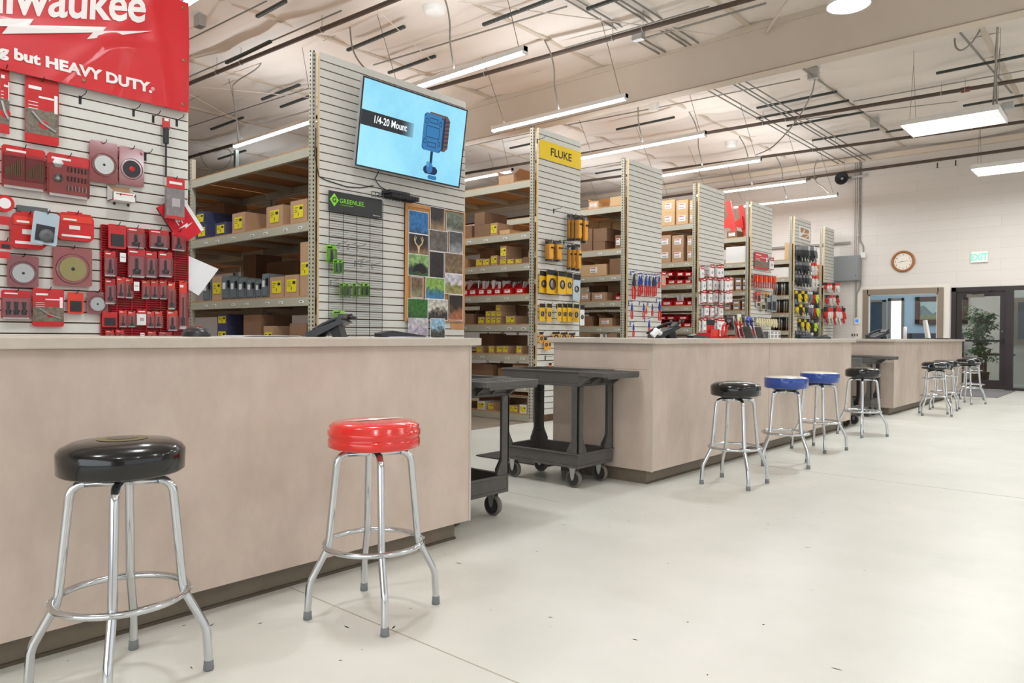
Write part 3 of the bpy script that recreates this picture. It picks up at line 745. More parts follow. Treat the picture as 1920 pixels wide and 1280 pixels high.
stock_box(1, 2, 563, 585, 453, card, dep=0.3, lab='y')
stock_box(1, 3, 408, 426, 610, navy, dep=0.5); stock_box(1, 3, 408, 426, 589, navy, dep=0.5, base=hit(417, 610, 1, 3.86).z+0.004, tier='upper ')
stock_box(1, 3, 457, 490, 590, card_d, None, dep=0.35); stock_box(1, 3, 495, 512, 611, card, dep=0.3); stock_box(1, 3, 544, 575, 606, card_d, None, dep=0.3)
stock_box(1, 1, 380, 420, 376, card_d, None, back=True, dep=0.3); stock_box(1, 1, 470, 560, 385, card_d, None, back=True, dep=0.3)
stock_box(1, 2, 420, 480, 480, card_d, None, back=True); stock_box(1, 2, 500, 560, 490, card_d, None, back=True)
# row 2
stock_box(2, 0, 934, 962, 329, card, None, open_=True, dep=0.4)
stock_box(2, 1, 861, 884, 424, card_d, None, dep=0.3); stock_box(2, 1, 889, 918, 421, card_d, None, dep=0.5, back=False)
stock_box(2, 1, 889, 908, 398, card_d, None, dep=0.5, base=2.39+0.165, tier='upper ')
stock_box(2, 1, 919, 932, 418, card, 'y', dep=0.3, base=None)
stock_box(2, 1, 936, 955, 431, card_l, None, dep=0.3)
for x0 in (861, 892, 905, 920, 937, 951, 966): stock_box(2, 2, x0, x0+12, 485 if x0 != 920 else 479, card, 'y', dep=0.3, open_=(x0 == 966))
stock_box(2, 2, 938, 949, 461, card, 'y', dep=0.3, base=hit(943, 485, 1, 7.03).z+0.004, tier='upper ')
stock_box(2, 2, 980, 993, 482, card_d, None, dep=0.3)
for x0, x1 in ((866, 878), (879, 894), (896, 910), (912, 924), (926, 940), (943, 960), (967, 983)): bin_(2, 3, x0, x1, 531, fill=clear if x0 % 2 else white_lab)
stock_box(2, 4, 897, 908, 594, card, 'y', dep=0.3); stock_box(2, 4, 911, 920, 594, card, 'y', dep=0.3); stock_box(2, 4, 921, 930, 594, card, 'y', dep=0.3); stock_box(2, 4, 931, 939, 594, card, 'y', dep=0.3)
zt = hit(920, 594, 1, 7.03).z+0.004; zu = hit(920, 583, 1, 7.03).z+0.008
for x0 in (911, 921, 931): stock_box(2, 4, x0, x0+9, 583, card, 'y', dep=0.3, base=zt, tier='middle ')
stock_box(2, 4, 930, 939, 571, card, 'y', dep=0.3, base=zu, tier='upper ')
stock_box(2, 4, 949, 966, 592, card, 'y', dep=0.4); stock_box(2, 4, 873, 888, 588, card_d, None, dep=0.3, open_=True)
for x0 in (894, 917, 932, 943, 969): stock_box(2, 5, x0, x0+10, 648, card, 'y', dep=0.3)
stock_box(2, 6, 885, 925, 682, card_d, None, dep=0.4); stock_box(2, 6, 935, 960, 690, card_d, None, dep=0.4)
stock_box(2, 7, 897, 910, 752, white_box, 'y', dep=0.3); stock_box(2, 7, 916, 927, 754, card, 'y', dep=0.3); stock_box(2, 7, 957, 973, 760, card, 'y', dep=0.3); stock_box(2, 7, 976, 989, 759, white_box, 'y', dep=0.2)
for zi, ys in ((2, (462, 463)), (3, (515, 518)), (4, (572, 570)), (5, (625, 628)), (7, (745, 748))):
    for k, y in enumerate(ys): stock_box(2, zi, 900+k*40, 928+k*40, y, card_d if k else card, None, back=True, dep=0.25)
# row 3
stock_box(3, 0, 1103, 1121, 378, card_l, 'w', dep=0.3, open_=True); stock_box(3, 0, 1143, 1172, 368, card_l, None, dep=0.4)
stock_box(3, 1, 1089, 1110, 453, card_d, None, dep=0.4); stock_box(3, 1, 1112, 1134, 453, card_d, None, dep=0.4)
zt = hit(1110, 453, 1, 9.11).z+0.004
stock_box(3, 1, 1090, 1110, 429, card_d, None, dep=0.4, base=zt, tier='upper '); stock_box(3, 1, 1112, 1137, 428, card_d, None, dep=0.4, base=zt, tier='upper ')
stock_box(3, 1, 1153, 1171, 440, card_d, 'w', dep=0.4)
for x0 in (1098, 1122, 1147): stock_box(3, 1, x0, x0+23, 417, card_l, 'w', back=True, dep=0.3)
stock_box(3, 2, 1090, 1137, 496, card_l, 'w', dep=0.5, open_=True); stock_box(3, 2, 1143, 1172, 484, card_d, None, dep=0.4)
stock_box(3, 3, 1088, 1106, 548, card, 'w', dep=0.4); stock_box(3, 3, 1110, 1136, 548, card, 'w', dep=0.5); bin_(3, 3, 1154, 1170, 547)
stock_box(3, 4, 1124, 1148, 596, card, 'w', dep=0.6, open_=True); stock_box(3, 4, 1092, 1110, 593, card_d, None, dep=0.3)
stock_box(3, 5, 1090, 1105, 622, card_l, 'w', dep=0.3); stock_box(3, 5, 1140, 1158, 624, card, 'w', dep=0.3)
for zi, y in ((3, 532), (4, 585)): stock_box(3, zi, 1105, 1135, y, card_d, None, back=True); stock_box(3, zi, 1140, 1165, y+2, card, None, back=True)
# row 4
zt = None
for (xa, xb) in ((1239, 1265), (1266, 1290), (1291, 1308)):
    stock_box(4, 0, xa+1, xb-1, 398, card_l, 'w', dep=0.4); zt = hit(1275, 398, 1, 11.31).z+0.003
    stock_box(4, 0, xa+1, xb-1, 375, card_l, 'w', dep=0.4, base=zt, tier='upper ')
for (xa, xb) in ((1235, 1258), (1259, 1282), (1287, 1307)):
    stock_box(4, 1, xa+1, xb-1, 465, card, 'w', dep=0.45); zt = hit(1272, 465, 1, 11.31).z+0.003
    stock_box(4, 1, xa+1, xb-1, 441, card, 'w', dep=0.45, base=zt, tier='upper ')
for (xa, xb) in ((1236, 1250), (1252, 1267), (1268, 1282), (1284, 1297)):
    bin_(4, 2, xa, xb, 518, fill=white_lab if xa == 1284 else None)
zt = hit(1270, 518, 1, 11.31).z+0.003
for (xa, xb) in ((1252, 1262), (1269, 1282), (1284, 1297)): bin_(4, 2, xa, xb, 504, base=zt, tier='upper ')
for (xa, xb) in ((1241, 1261), (1264, 1285), (1289, 1303)): bin_(4, 3, xa, xb, 557, fill=white_lab if xa == 1264 else None)
for (xa, xb) in ((1238, 1249), (1251, 1264), (1266, 1280), (1282, 1301)): bin_(4, 4, xa, xb, 599, fill=white_lab if xa in (1251, 1266) else None)
zt = hit(1270, 599, 1, 11.31).z+0.003
for (xa, xb) in ((1238, 1249), (1251, 1266), (1273, 1290)): bin_(4, 4, xa, xb, 588, base=zt, tier='upper ')
# row 5
stock_box(5, 0, 1362, 1381, 433, card_d, 'w', dep=0.3); stock_box(5, 1, 1361, 1402, 462, white_box, None, dep=0.5)
for xa, xb in ((1366, 1377), (1378, 1391), (1393, 1403)):
    stock_box(5, 3, xa+1, xb-1, 531, card, 'b', dep=0.3); stock_box(5, 3, xa+1, xb-1, 521, card, 'b', dep=0.3, base=hit(1385, 531, 1, 13.45).z+0.003, tier='upper ')
for xa, xb in ((1358, 1371), (1374, 1388), (1391, 1403)):
    stock_box(5, 4, xa+1, xb-1, 571, card, 'b', dep=0.3)
    if xa > 1360: stock_box(5, 4, xa+1, xb-1, 562, card, 'b', dep=0.3, base=hit(1385, 571, 1, 13.45).z+0.003, tier='middle ')
stock_box(5, 4, 1392, 1402, 552, card, 'b', dep=0.3, base=hit(1385, 562, 1, 13.45).z+0.006, tier='upper ')
# row 6
stock_box(6, 0, 1471, 1485, 455, card_l, None, dep=0.4); stock_box(6, 1, 1449, 1480, 501, white_box, None, dep=0.4)
stock_box(7, 0, 1530, 1539, 496, M('orange_brown_carton', (196, 120, 62), 0.7), None, dep=0.3, desc='orange brown tall carton')
stock_box(7, 1, 1533, 1539, 538, card_d, None, dep=0.3)
SH = {1: ['top shelf', 'second shelf down', 'third shelf down', 'fourth shelf down', 'fifth shelf down', 'floor shelf']}
SHN = ['top shelf', 'second shelf', 'third shelf', 'fourth shelf', 'fifth shelf', 'sixth shelf', 'seventh shelf', 'bottom shelf']
RSH = {1: 'TV panel rack', 2: 'yellow-sign rack', 3: 'pliers rack', 4: 'red-header rack', 5: 'red poster panel rack', 6: 'glove panel rack', 7: 'last rack'}
from collections import defaultdict
grp = defaultdict(list)
for s in STOCK: grp[tuple(s[:5])].append(s)
for (r, zi, back, tier, desc), L in grp.items():
    L.sort(key=lambda s: s[5])
    for k, s in enumerate(L):
        o = s[6]; od = '' if len(L) == 1 else ', '+ORD[k]
        pos = (tier+'tier, ' if tier else '')+('at the back of ' if back else '')+SHN[zi]+', '+RSH[r]
        o['label'] = (tier and desc+od+', '+pos) or desc+od+', '+pos
        o['group'] = ('red parts bins' if o['category'] == 'bin' else 'stock cartons')+' on the '+RSH[r]

# binders / steel canisters on rack 6
k = 0
for zi, ytop in ((2, 531), (3, 566), (4, 601)):
    for j in range(8):
        z0 = ROWS[6][2][zi]; fy = 15.70; x = hit(1451+j*4.7, 500, 1, fy).x; hgt = 0.27+0.03*((j*7) % 3)
        b = MB(); b.lathe([(0.0, 0), (0.026, 0), (0.026, hgt), (0.022, hgt+0.004), (0, hgt+0.004)], silver if (j*5+zi) % 3 else darktool, n=16)
        o = b.build('steel_canister'); o.location = (x, fy+0.05, z0)
        tag(o, 'slim %s steel canister, %s, %s, glove panel rack' % ('bright' if (j*5+zi) % 3 else 'dark', ORD[j], SHN[zi]), 'canister', 'steel canisters on the glove panel rack')
# small white and green jars seen through the first rack
for j in range(9):
    b = MB(); b.lathe([(0, 0), (0.035, 0), (0.035, 0.075), (0.028, 0.08), (0.028, 0.1), (0, 0.1)], white_box if j % 3 else green, n=14); b.lathe([(0.036, 0.02), (0.036, 0.055)], M('dark_green_label', (30, 110, 70), 0.5), n=14)
    o = b.build('jar'); o.location = (hit(352+j*7, 600, 1, 5.3).x, 5.3, 0.92); tag(o, 'small white and green jar, %s, far side of the TV panel rack' % ORD[j], 'jar', 'jars behind the TV panel rack')
# red welded metal stand on top of rack 5
b = MB()
A = lambda x, y: hit(x, y, 1, 13.55)
def strip(p, q, w, yy, m, b, th=0.05):
    p = hit(p[0], p[1], 1, yy); q = hit(q[0], q[1], 1, yy); d = (q-p).normalized(); n = Vector((-d.z, 0, d.x))*w
    b.prism([((p-n).x, (p-n).z), ((p+n).x, (p+n).z), ((q+n).x, (q+n).z), ((q-n).x, (q-n).z)], 1, yy, yy+th, m)
redsteel = M('red_painted_steel', (226, 62, 52), 0.4)
t = empty('red_metal_stand', (hit(1380, 440, 1, 13.6).x, 13.7, 3.0), 'red welded metal stand on the top shelf right of the red-header pack panel', 'stand')
b = MB(); strip((1364, 377), (1377, 443), 0.055, 13.5, redsteel, b); b.build('leg', t)
b = MB(); strip((1388, 385), (1397, 441), 0.05, 13.95, redsteel, b); b.build('leg', t)
b = MB(); pts = [hit(x, y, 1, 13.56) for x, y in ((1366, 402), (1358, 413), (1357, 427), (1373, 427))]; b.prism([(p.x, p.z) for p in pts], 1, 13.56, 13.6, redsteel); b.build('gusset_plate', t)
b = MB(); pts = [hit(x, y, 1, 13.9) for x, y in ((1391, 404), (1374, 420), (1376, 424), (1394, 428))]; b.prism([(p.x, p.z) for p in pts], 1, 13.9, 13.94, redsteel); b.build('gusset_plate', t)

# ================================================================ GOODS ON THE PANELS
def pp(x, y, X=PX+0.012): return hit(x, y, 0, X)
def rect(x0, y0, x1, y1, X):
    a = pp(x0, (y0+y1)/2, X); c = pp(x1, (y0+y1)/2, X); xm = (x0+x1)/2
    return a.y, c.y, pp(xm, y1, X).z, pp(xm, y0, X).z
NP = defaultdict(int)
def dress(o, r, kind, d, face):
    """contents, print and blister of a package; faces +x"""
    w, h = r
    def part(name, b, **k): return b.build(name, o, **k)
    f = face
    if kind in ('blade', 'blade_dark', 'blade_brass'):
        rad = min(w, h)*0.36; cz = h*0.44; b = MB(); mt = {'blade': silver, 'blade_dark': darktool, 'blade_brass': brass}[kind]
        pts = []
        n = 36
        for k in range(n*2):
            q = 2*PI*k/(n*2); rr_ = rad*(1.0 if k % 2 else 0.95); pts.append((rr_*math.cos(q), cz+rr_*math.sin(q)))
        b.prism(pts, 0, f+0.004, f+0.006, mt); b.lathe([(rad*0.3, f+0.0062), (rad*0.28, f+0.0072), (0, f+0.0072)], redpack, (0, 0, cz), 20, 'x') if kind == 'blade_dark' else b.lathe([(rad*0.14, f+0.0062), (0.0, f+0.0068)], darktool, (0, 0, cz), 16, 'x')
        part('saw_blade', b)
        b = MB(); b.lathe([(rad*1.22, f+0.0003), (rad*1.2, f+0.012), (rad*1.08, f+0.013)], clear, (0, 0, cz), 28, 'x', caps=False); b.box((f, -w/2, 0), (f+0.002, w/2, h), clear); part('blister', b)
    elif kind == 'case':
        b = MB(); b.box((f, -w*0.44, h*0.66), (f+0.004, w*0.44, h*0.9), orangepack); b.box((f, -w*0.4, h*0.12), (f+0.003, w*0.4, h*0.2), white_lab); b.box((f+0.004, -w*0.36, h*0.72), (f+0.005, w*0.0, h*0.78), white_lab); b.box((f, -w*0.2, h*0.4), (f+0.004, w*0.1, h*0.54), M('case_badge', (230, 224, 220), 0.4)); part('printed_sleeve', b)
        b = MB(); b.box((f-d*0.7, -w*0.2, h), (f-d*0.3, w*0.2, h+0.012), M('case_red', (200, 24, 24), 0.35)); part('carry_handle', b)
    elif kind in ('bits', 'tool', 'tools3', 'long', 'set'):
        b = MB()
        if kind == 'set':
            b.box((f, -w*0.46, h*0.2), (f+0.012, w*0.0, h*0.82), M('set_tray', (150, 30, 34), 0.4)); b.box((f, w*0.03, h*0.2), (f+0.012, w*0.46, h*0.82), M('set_tray', (150, 30, 34), 0.4))
            for k in range(9):
                for s in (0, 1):
                    y = -w*0.42+s*w*0.49+k*w*0.042; b.cyl((f+0.016, y, h*0.3), (f+0.016, y, h*(0.45+0.03*k)), 0.0028, brass, 6)
        elif kind == 'bits':
            for k in range(3):
                for j in range(6): b.cyl((f+0.008, w*(-0.02+0.085*j), h*(0.16+0.22*k)), (f+0.008, w*(-0.02+0.085*j), h*(0.28+0.22*k)), 0.004, darktool if k else silver, 6)
            b.lathe([(w*0.12, f), (w*0.12, f+0.012), (0, f+0.012)], silver, (0, -w*0.25, h*0.42), 6, 'x'); b.lathe([(w*0.13, f), (w*0.13, f+0.004), (0, f+0.004)], white_lab, (0, -w*0.25, h*0.78), 6, 'x')
        elif kind == 'tools3':
            for k in (-1, 0, 1): b.tube([(f+0.01, k*w*0.27, h*0.15), (f+0.01, k*w*0.27, h*0.3), (f+0.01, k*w*0.27, h*0.34), (f+0.01, k*w*0.27, h*0.6)], [w*0.07, w*0.1, w*0.04, w*0.07], darktool, 8)
        else:
            t0 = 0.12 if kind == 'tool' else 0.08
            b.tube([(f+0.009, 0, h*t0), (f+0.009, 0, h*(t0+0.14)), (f+0.009, 0, h*(t0+0.17)), (f+0.009, 0, h*0.66)], [w*0.2, w*0.24, w*0.08, w*0.07], darktool, 8)
        part('tool_contents', b)
        b = MB(); b.box((f, -w*0.48, h*0.04), (f+0.022, w*0.48, h*0.74), clear); part('blister', b)
        b = MB(); b.box((f, -w*0.4, h*0.86), (f+0.0008, w*0.05, h*0.91), white_lab); b.box((f, -w*0.45, h*0.0), (f+0.0012, w*0.45, h*0.06), white_lab); part('print', b)
    elif kind == 'photo':
        b = MB(); b.box((f, -w*0.49, h*0.14), (f+0.001, w*0.49, h*0.52), photo_d); b.tube([(f+0.001, -w*0.3, h*0.48), (f+0.003, 0, h*0.32), (f+0.002, w*0.4, h*0.22)], h*0.025, silver, 6); b.lathe([(h*0.07, f+0.001), (0, f+0.006)], redpack, (0, w*0.05, h*0.3), 10, 'x'); part('printed_picture', b)
        b = MB(); b.box((f, -w*0.4, h*0.82), (f+0.0012, -w*0.02, h*0.87), white_lab); b.box((f, -w*0.1, h*0.7), (f+0.0012, w*0.35, h*0.73), white_lab); b.box((f, w*0.36, h*0.5), (f+0.0012, w*0.46, h*0.78), white_lab)
        for k in range(3): b.box((f, -w*0.4, h*(0.62-k*0.05)), (f+0.001, -w*0.12, h*(0.63-k*0.05)), white_lab)
        part('print', b)
    elif kind == 'tester':
        b = MB(); b.tube([(f+0.014, 0, h*0.1), (f+0.014, 0, h*0.25), (f+0.014, 0, h*0.45), (f+0.014, 0, h*0.8)], [w*0.28, w*0.34, w*0.3, w*0.36], yel_tool, 8); b.box((f+0.014, -w*0.2, h*0.6), (f+0.014+w*0.38, w*0.2, h*0.66), ink); b.cyl((f+0.014, 0, h*0.02), (f+0.014, 0, h*0.14), w*0.12, darktool, 8); part('tester', b)
        b = MB(); b.box((f, -w*0.5, 0.0), (f+0.034, w*0.5, h*0.9), clear); part('blister', b)
    elif kind == 'ycard':
        b = MB(); b.box((f, -w*0.5, h*0.78), (f+0.0015, w*0.5, h), ink); b.lathe([(w*0.3, f), (w*0.3, f+0.006), (w*0.2, f+0.006), (w*0.2, f)], darktool, (0, 0, h*0.42), 20, 'x'); b.lathe([(w*0.2, f), (0.0, f+0.004)], silver, (0, 0, h*0.42), 20, 'x'); part('contents', b)
    elif kind == 'bag':
        b = MB(); b.box((f, -w*0.5, h*0.74), (f+0.003, w*0.5, h), redpack); b.box((f+0.003, -w*0.35, h*0.84), (f+0.0036, w*0.35, h*0.9), white_lab); b.box((f, -w*0.5, 0), (f+0.0012, w*0.5, h*0.07), redpack); b.box((f, -w*0.2, h*0.3), (f+0.001, w*0.25, h*0.5), M('pack_contents_grey', (176, 168, 168), 0.5)); part('header_card', b)
    elif kind == 'plain':
        b = MB(); b.box((f, -w*0.36, h*0.1), (f+0.004, w*0.36, h*0.6), darktool); part('contents', b)
CARDM = {'blade': redpack, 'blade_dark': redpack, 'blade_brass': orangepack, 'case': M('case_red', (200, 24, 24), 0.35), 'bits': redpack, 'tool': redpack, 'tools3': redpack, 'long': orangepack, 'set': redpack, 'photo': redpack, 'tester': M('tester_back_card', (70, 66, 62), 0.5), 'ycard': yel_card, 'bag': white_lab, 'plain': redpack}
NM = {'blade': 'saw_blade_pack', 'blade_dark': 'saw_blade_pack', 'blade_brass': 'saw_blade_pack', 'case': 'tool_case', 'tester': 'tester_pack', 'bag': 'bagged_pack', 'set': 'drill_bit_set', 'bits': 'driver_bit_set'}
def pack(pn, x0, y0, x1, y1, kind, label, group, cat='package', mat=None, out=0.03, depth=None, tilt=0.0, yaw=0.0, name=None, hk=True):
    X = PX+out
    ya, yb, z0, z1 = rect(x0, y0, x1, y1, X)
    w, h = yb-ya, z1-z0; d = depth or {'case': 0.07, 'tester': 0.006}.get(kind, 0.006)
    cm = mat or CARDM[kind]; b = MB()
    if kind == 'case':
        c = min(w, h)*0.12; b.prism([(-w/2+c, 0), (w/2-c, 0), (w/2, c), (w/2, h*0.8), (w/2-c, h), (-w/2+c, h), (-w/2, h*0.8), (-w/2, c)], 0, -d, 0, cm)
    elif kind == 'bag':
        q = random.Random(int(x0+y0)); k = 5; vs = []; fs = []
        b.prism([(-w/2, 0), (w/2, 0), (w/2, h*0.78), (-w/2, h*0.78)], 0, -d, d*1.6, cm)
    else:
        c = min(w, h)*0.05
        b.prism([(-w/2+c, 0), (w/2-c, 0), (w/2, c), (w/2, h-c), (w/2-c, h), (-w/2+c, h), (-w/2, h-c), (-w/2, c)], 0, -d, 0, cm)
    o = b.build(name or NM.get(kind, 'blister_pack'), bevel=0.004 if kind == 'case' else 0)
    o.location = (X, (ya+yb)/2, z0); o.rotation_euler = (tilt, 0, yaw)
    dress(o, (w, h), kind, d, 0.0005 if kind != 'bag' else d*1.6)
    tag(o, label, cat, group)
    if hk:
        hk_ = MB(); zc = h*0.955; hk_.tube([(-(X-PX)+0.004, 0, zc), (0.03, 0, zc+0.004), (0.05, 0, zc+0.022)], 0.003, blackm, 6); hk_.build('hang_hook', o)
    return o
G0 = 'red tool packs on the red tool panel'
P0 = [(0, 125, 18, 250, 'photo', 'tall red package cut off by the left photo edge, just under the banner'),
      (47, 148, 110, 270, 'photo', 'tall red clamshell package with photo print, hanging under the banner'),
      (3, 276, 85, 355, 'set', 'red drill bit set in a two-leaf clear case, at left photo edge'),
      (88, 291, 168, 370, 'bits', 'red driver bit set with hexagon badge, right of the drill bit set'),
      (168, 266, 221, 343, 'blade', 'shiny silver circular saw blade pack, upper of the slatwall blades'),
      (223, 277, 270, 348, 'blade_dark', 'black rimmed circular saw blade pack beside the shiny silver blade'),
      (22, 400, 86, 466, 'case', 'boxy red kit case with a grinding disc packet hung before it'),
      (109, 400, 176, 451, 'case', 'boxy red kit case with orange sleeve, alone above the brassy blade'),
      (14, 479, 72, 538, 'blade', 'small silver saw blade pack at left, below the boxy red kit case'),
      (100, 464, 172, 536, 'blade_brass', 'large brassy circular saw blade pack in the middle of the panel'),
      (2, 544, 58, 598, 'tools3', 'red pack holding three dark tools side by side, bottom left'),
      (61, 541, 120, 612, 'photo', 'red package with a lower photo print, just above the counter'),
      (127, 548, 157, 588, 'plain', 'small orange red package with white top, near the counter'),
      (163, 547, 202, 588, 'blade', 'small clear pack with pale blade, touching the red wire grid')]
for a in P0: pack(0, *a[:5], a[5], G0, out=0.08 if a[4] == 'case' else 0.035, mat=orangepack if a[2] == 157 else None, yaw=R.uniform(-0.06, 0.06))
# disc packet in front of the kit case
o = pack(0, 57, 398, 106, 458, 'plain', 'clear packet with a pale blue grinding disc, in front of the red kit case', G0, mat=M('pale_blue_paper', (176, 194, 204), 0.5), out=0.16, tilt=-0.1)
b = MB(); b.lathe([(0.045, 0.005), (0.045, 0.009), (0.012, 0.009)], greyp, (0, 0.01, 0.06), 24, 'x'); b.build('grinding_disc', o)
# partly seen goods on the left edge
b = MB(); b.tube([(0.03, 0, 0.055), (0.075, 0, 0.055)], 0.055, MATS['case_red'], 24); b.tube([(0.075, 0, 0.055), (0.078, 0, 0.055)], 0.035, white_lab, 20)
o = b.build('tape_reel'); p = pp(2, 385); o.location = (PX+0.02, p.y, p.z-0.05); tag(o, 'round red tape measure reel at the left photo edge', 'reel', G0)
for (y0, y1, l) in ((405, 421, 'upper'), (471, 484, 'lower')):
    ya, yb, z0, z1 = rect(-8, y0, 20, y1, PX+0.16); b = MB(); b.box((PX+0.15, ya, z0), (PX+0.153, yb, z1), redpack); b.box((PX+0.0, (ya+yb)/2-0.004, (z0+z1)/2), (PX+0.15, (ya+yb)/2+0.004, (z0+z1)/2+0.006), blackm)
    tag(b.build('hook_sign'), 'plain red sign plate on a long hook at the left edge, %s one' % l, 'sign', G0)
pack(0, 0, 452, 22, 467, 'plain', 'small red pack above the lower red sign plate, left photo edge', G0, out=0.12)
# red wire grid with its packs
def wire_grid(name, x0, y0, x1, y1, m, label, nz, ny_, out=0.02, r=0.0022):
    a = pp(x0, y0, PX+out); c = pp(x1, y1, PX+out)
    za = a.z; zb = pp(x0, y1, PX+out).z
    t = empty(name, (PX, (a.y+c.y)/2, (za+zb)/2), label, 'display rack')
    b = MB()
    for k in range(ny_+1):
        y = a.y+(c.y-a.y)*k/ny_; b.cyl((PX+out, y, zb), (PX+out, y, za), r*1.4, m, 6)
    b.build('upright_wires', t)
    b = MB()
    for k in range(nz+1):
        z = zb+(za-zb)*k/nz; b.cyl((PX+out+0.004, a.y, z), (PX+out+0.004, c.y, z), r, m, 6)
    b.build('cross_wires', t); return t, a.y, c.y, zb, za
t, ga, gc, gz0, gz1 = wire_grid('red_wire_grid', 190, 421, 352, 632, redgrid, 'red wire grid rack on the slatwall, holding many small red packs', 46, 6, r=0.0042)
b = MB(); b.box((PX+0.001, ga, gz0), (PX+0.008, gc, gz1), M('red_grid_backer', (140, 16, 22), 0.5)); b.build('back_panel', t)
PG = [(203, 421, 237, 466, 'plain'), (238, 427, 271, 465, 'tool'), (280, 431, 316, 466, 'tool'), (322, 434, 347, 470, 'tool'),
      (196, 470, 217, 518, 'tool'), (240, 466, 272, 520, 'tool'), (273, 471, 294, 520, 'tool'), (297, 472, 323, 519, 'tool'),
      (197, 522, 216, 570, 'tool'), (219, 519, 234, 558, 'long'), (235, 521, 249, 559, 'long'), (266, 525, 281, 560, 'long'), (283, 525, 297, 560, 'long'), (299, 525, 313, 561, 'long'), (315, 528, 328, 580, 'long'), (336, 526, 350, 617, 'long'),
      (192, 584, 220, 613, 'plain'), (223, 581, 238, 613, 'long'), (240, 583, 254, 613, 'long'), (256, 580, 273, 611, 'bag'), (275, 583, 289, 614, 'long'), (290, 583, 304, 614, 'long'), (313, 582, 333, 620, 'long'),
      (198, 619, 213, 640, 'long'), (217, 618, 232, 640, 'long'), (277, 621, 292, 640, 'long'), (298, 622, 322, 640, 'tool')]
rows_ = defaultdict(list)
for a in PG: rows_[0 if a[1] < 450 else 1 if a[1] < 500 else 2 if a[1] < 560 else 3 if a[1] < 600 else 4].append(a)
RW = ['top row', 'second row', 'third row', 'fourth row', 'bottom row']
for rw, L in rows_.items():
    L.sort(key=lambda a: a[0])
    for k, a in enumerate(L):
        tall = a[3]-a[1] > 60
        pack(0, *a, 'red %s pack on red wire grid, %s, %s' % ({'tool': 'blister', 'long': 'carded bit', 'plain': 'boxed', 'bag': 'bagged'}[a[4]] if not tall else 'extra long carded bit', RW[rw], ORD[k]), 'small packs on the red wire grid', out=0.07 if a[4] in ('tool', 'plain') and rw < 2 else 0.05, mat=orangepack if a[4] == 'long' else None, yaw=R.uniform(-0.05, 0.05))
for k, (x0, y0, x1, y1) in enumerate(((225, 474, 236, 491), (251, 528, 261, 545), (263, 624, 271, 630))):
    ya, yb, z0, z1 = rect(x0, y0, x1, y1, PX+0.1); b = MB(); b.box((PX+0.1, ya, z0), (PX+0.102, yb, z1), white_lab); b.box((PX+0.102, ya+0.004, (z0+z1)/2), (PX+0.1025, yb-0.004, (z0+z1)/2+0.004), ink); b.cyl((PX+0.01, (ya+yb)/2, z1-0.002), (PX+0.1, (ya+yb)/2, z1-0.002), 0.0018, steel, 6)
    tag(b.build('price_tag'), 'small white price tag on the red wire grid, %s one' % ['uppermost', 'middle', 'lowest'][k], 'tag', 'price tags on the red wire grid')
# hand tool on a long black shaft, cardboard tray, glove pack, pouch, clipboard
ya, yb, z0, z1 = rect(305, 222, 318, 264, PX+0.05); b = MB(); b.box((PX+0.04, ya, z0+0.09), (PX+0.055, yb, z1), redpack); b.box((PX+0.056, ya+0.01, z0+0.15), (PX+0.057, yb-0.01, z0+0.17), white_lab)
tl = empty('pry_bar', (PX+0.05, (ya+yb)/2, z0), 'red and black hand tool with a long thin black shaft, hanging right', 'tool'); b.build('header_card', tl)
b = MB(); b.tube([(PX+0.048, (ya+yb)/2, z0+0.1), (PX+0.048, (ya+yb)/2, z0-0.02)], 0.022, blackp, 10); b.build('grip', tl)
b = MB(); zb = pp(311, 332, PX+0.05).z; b.cyl((PX+0.048, (ya+yb)/2, z0-0.02), (PX+0.048, (ya+yb)/2, zb), 0.008, darktool, 8); b.build('shaft', tl)
ya, yb, z0, z1 = rect(206, 348, 249, 378, PX+0.06)
b = MB(); h = z1-z0; D = 0.11; b.box((0, ya, 0), (D, yb, 0.004), white_box); b.box((D-0.004, ya, 0.004), (D, yb, h*0.5), white_box); b.box((0, ya, 0), (0.004, yb, h), card)
for y in (ya, yb-0.004): b.prism([(0, 0), (D, 0), (D, h*0.5), (0, h)], 1, y, y+0.004, white_box)
b.box((D, ya+0.02, h*0.36), (D+0.001, yb-0.02, h*0.42), red_ink)
for v in range(len(b.v)): b.v[v] = (b.v[v][0]+PX+0.006, b.v[v][1], b.v[v][2]+z0)
tag(recenter(b.build('counter_tray'), (PX+0.03, (ya+yb)/2, z0)), 'open white cardboard tray resting on two black hooks', 'tray')
o = pack(0, 310, 334, 344, 411, 'bag', 'clear bagged pack with red header and grey contents, over the red pouch', G0, mat=M('grey_bag', (126, 118, 118), 0.25, noise=(20, 0.3), coat=0.5), out=0.12, depth=0.012)
c = pp(341, 411, PX+0.09); b = MB(); b.prism([(-0.11, -0.16), (0.11, -0.16), (0.11, 0.16), (-0.11, 0.16)], 0, 0.0, 0.02, M('pouch_red', (206, 22, 40), 0.7), blackm)
b.box((0.02, -0.095, -0.15), (0.0215, 0.095, 0.145), MATS['pouch_red'])
o = b.build('zip_pouch', bevel=0.004); o.location = (PX+0.055, c.y, c.z); o.rotation_euler = (0.62, 0, 0); tag(o, 'red fabric zip pouch with white edge, hanging askew at the panel edge', 'pouch')
b = MB(); b.box((0.003, 0.085, -0.155), (0.024, 0.115, 0.155), white_lab); b.build('white_edge_band', o)
b = MB(); text_into(b, 'M', 0.07, (0.0216, -0.05, -0.03), (0, 1, 0.0), (0, 0, 1), white_lab, 0.0006); b.prism([(-0.06, -0.05), (0.03, -0.045), (0.02, -0.06), (0.07, -0.06), (-0.01, -0.075), (0.0, -0.06)], 0, 0.0216, 0.0225, white_lab); b.build('emblem', o)
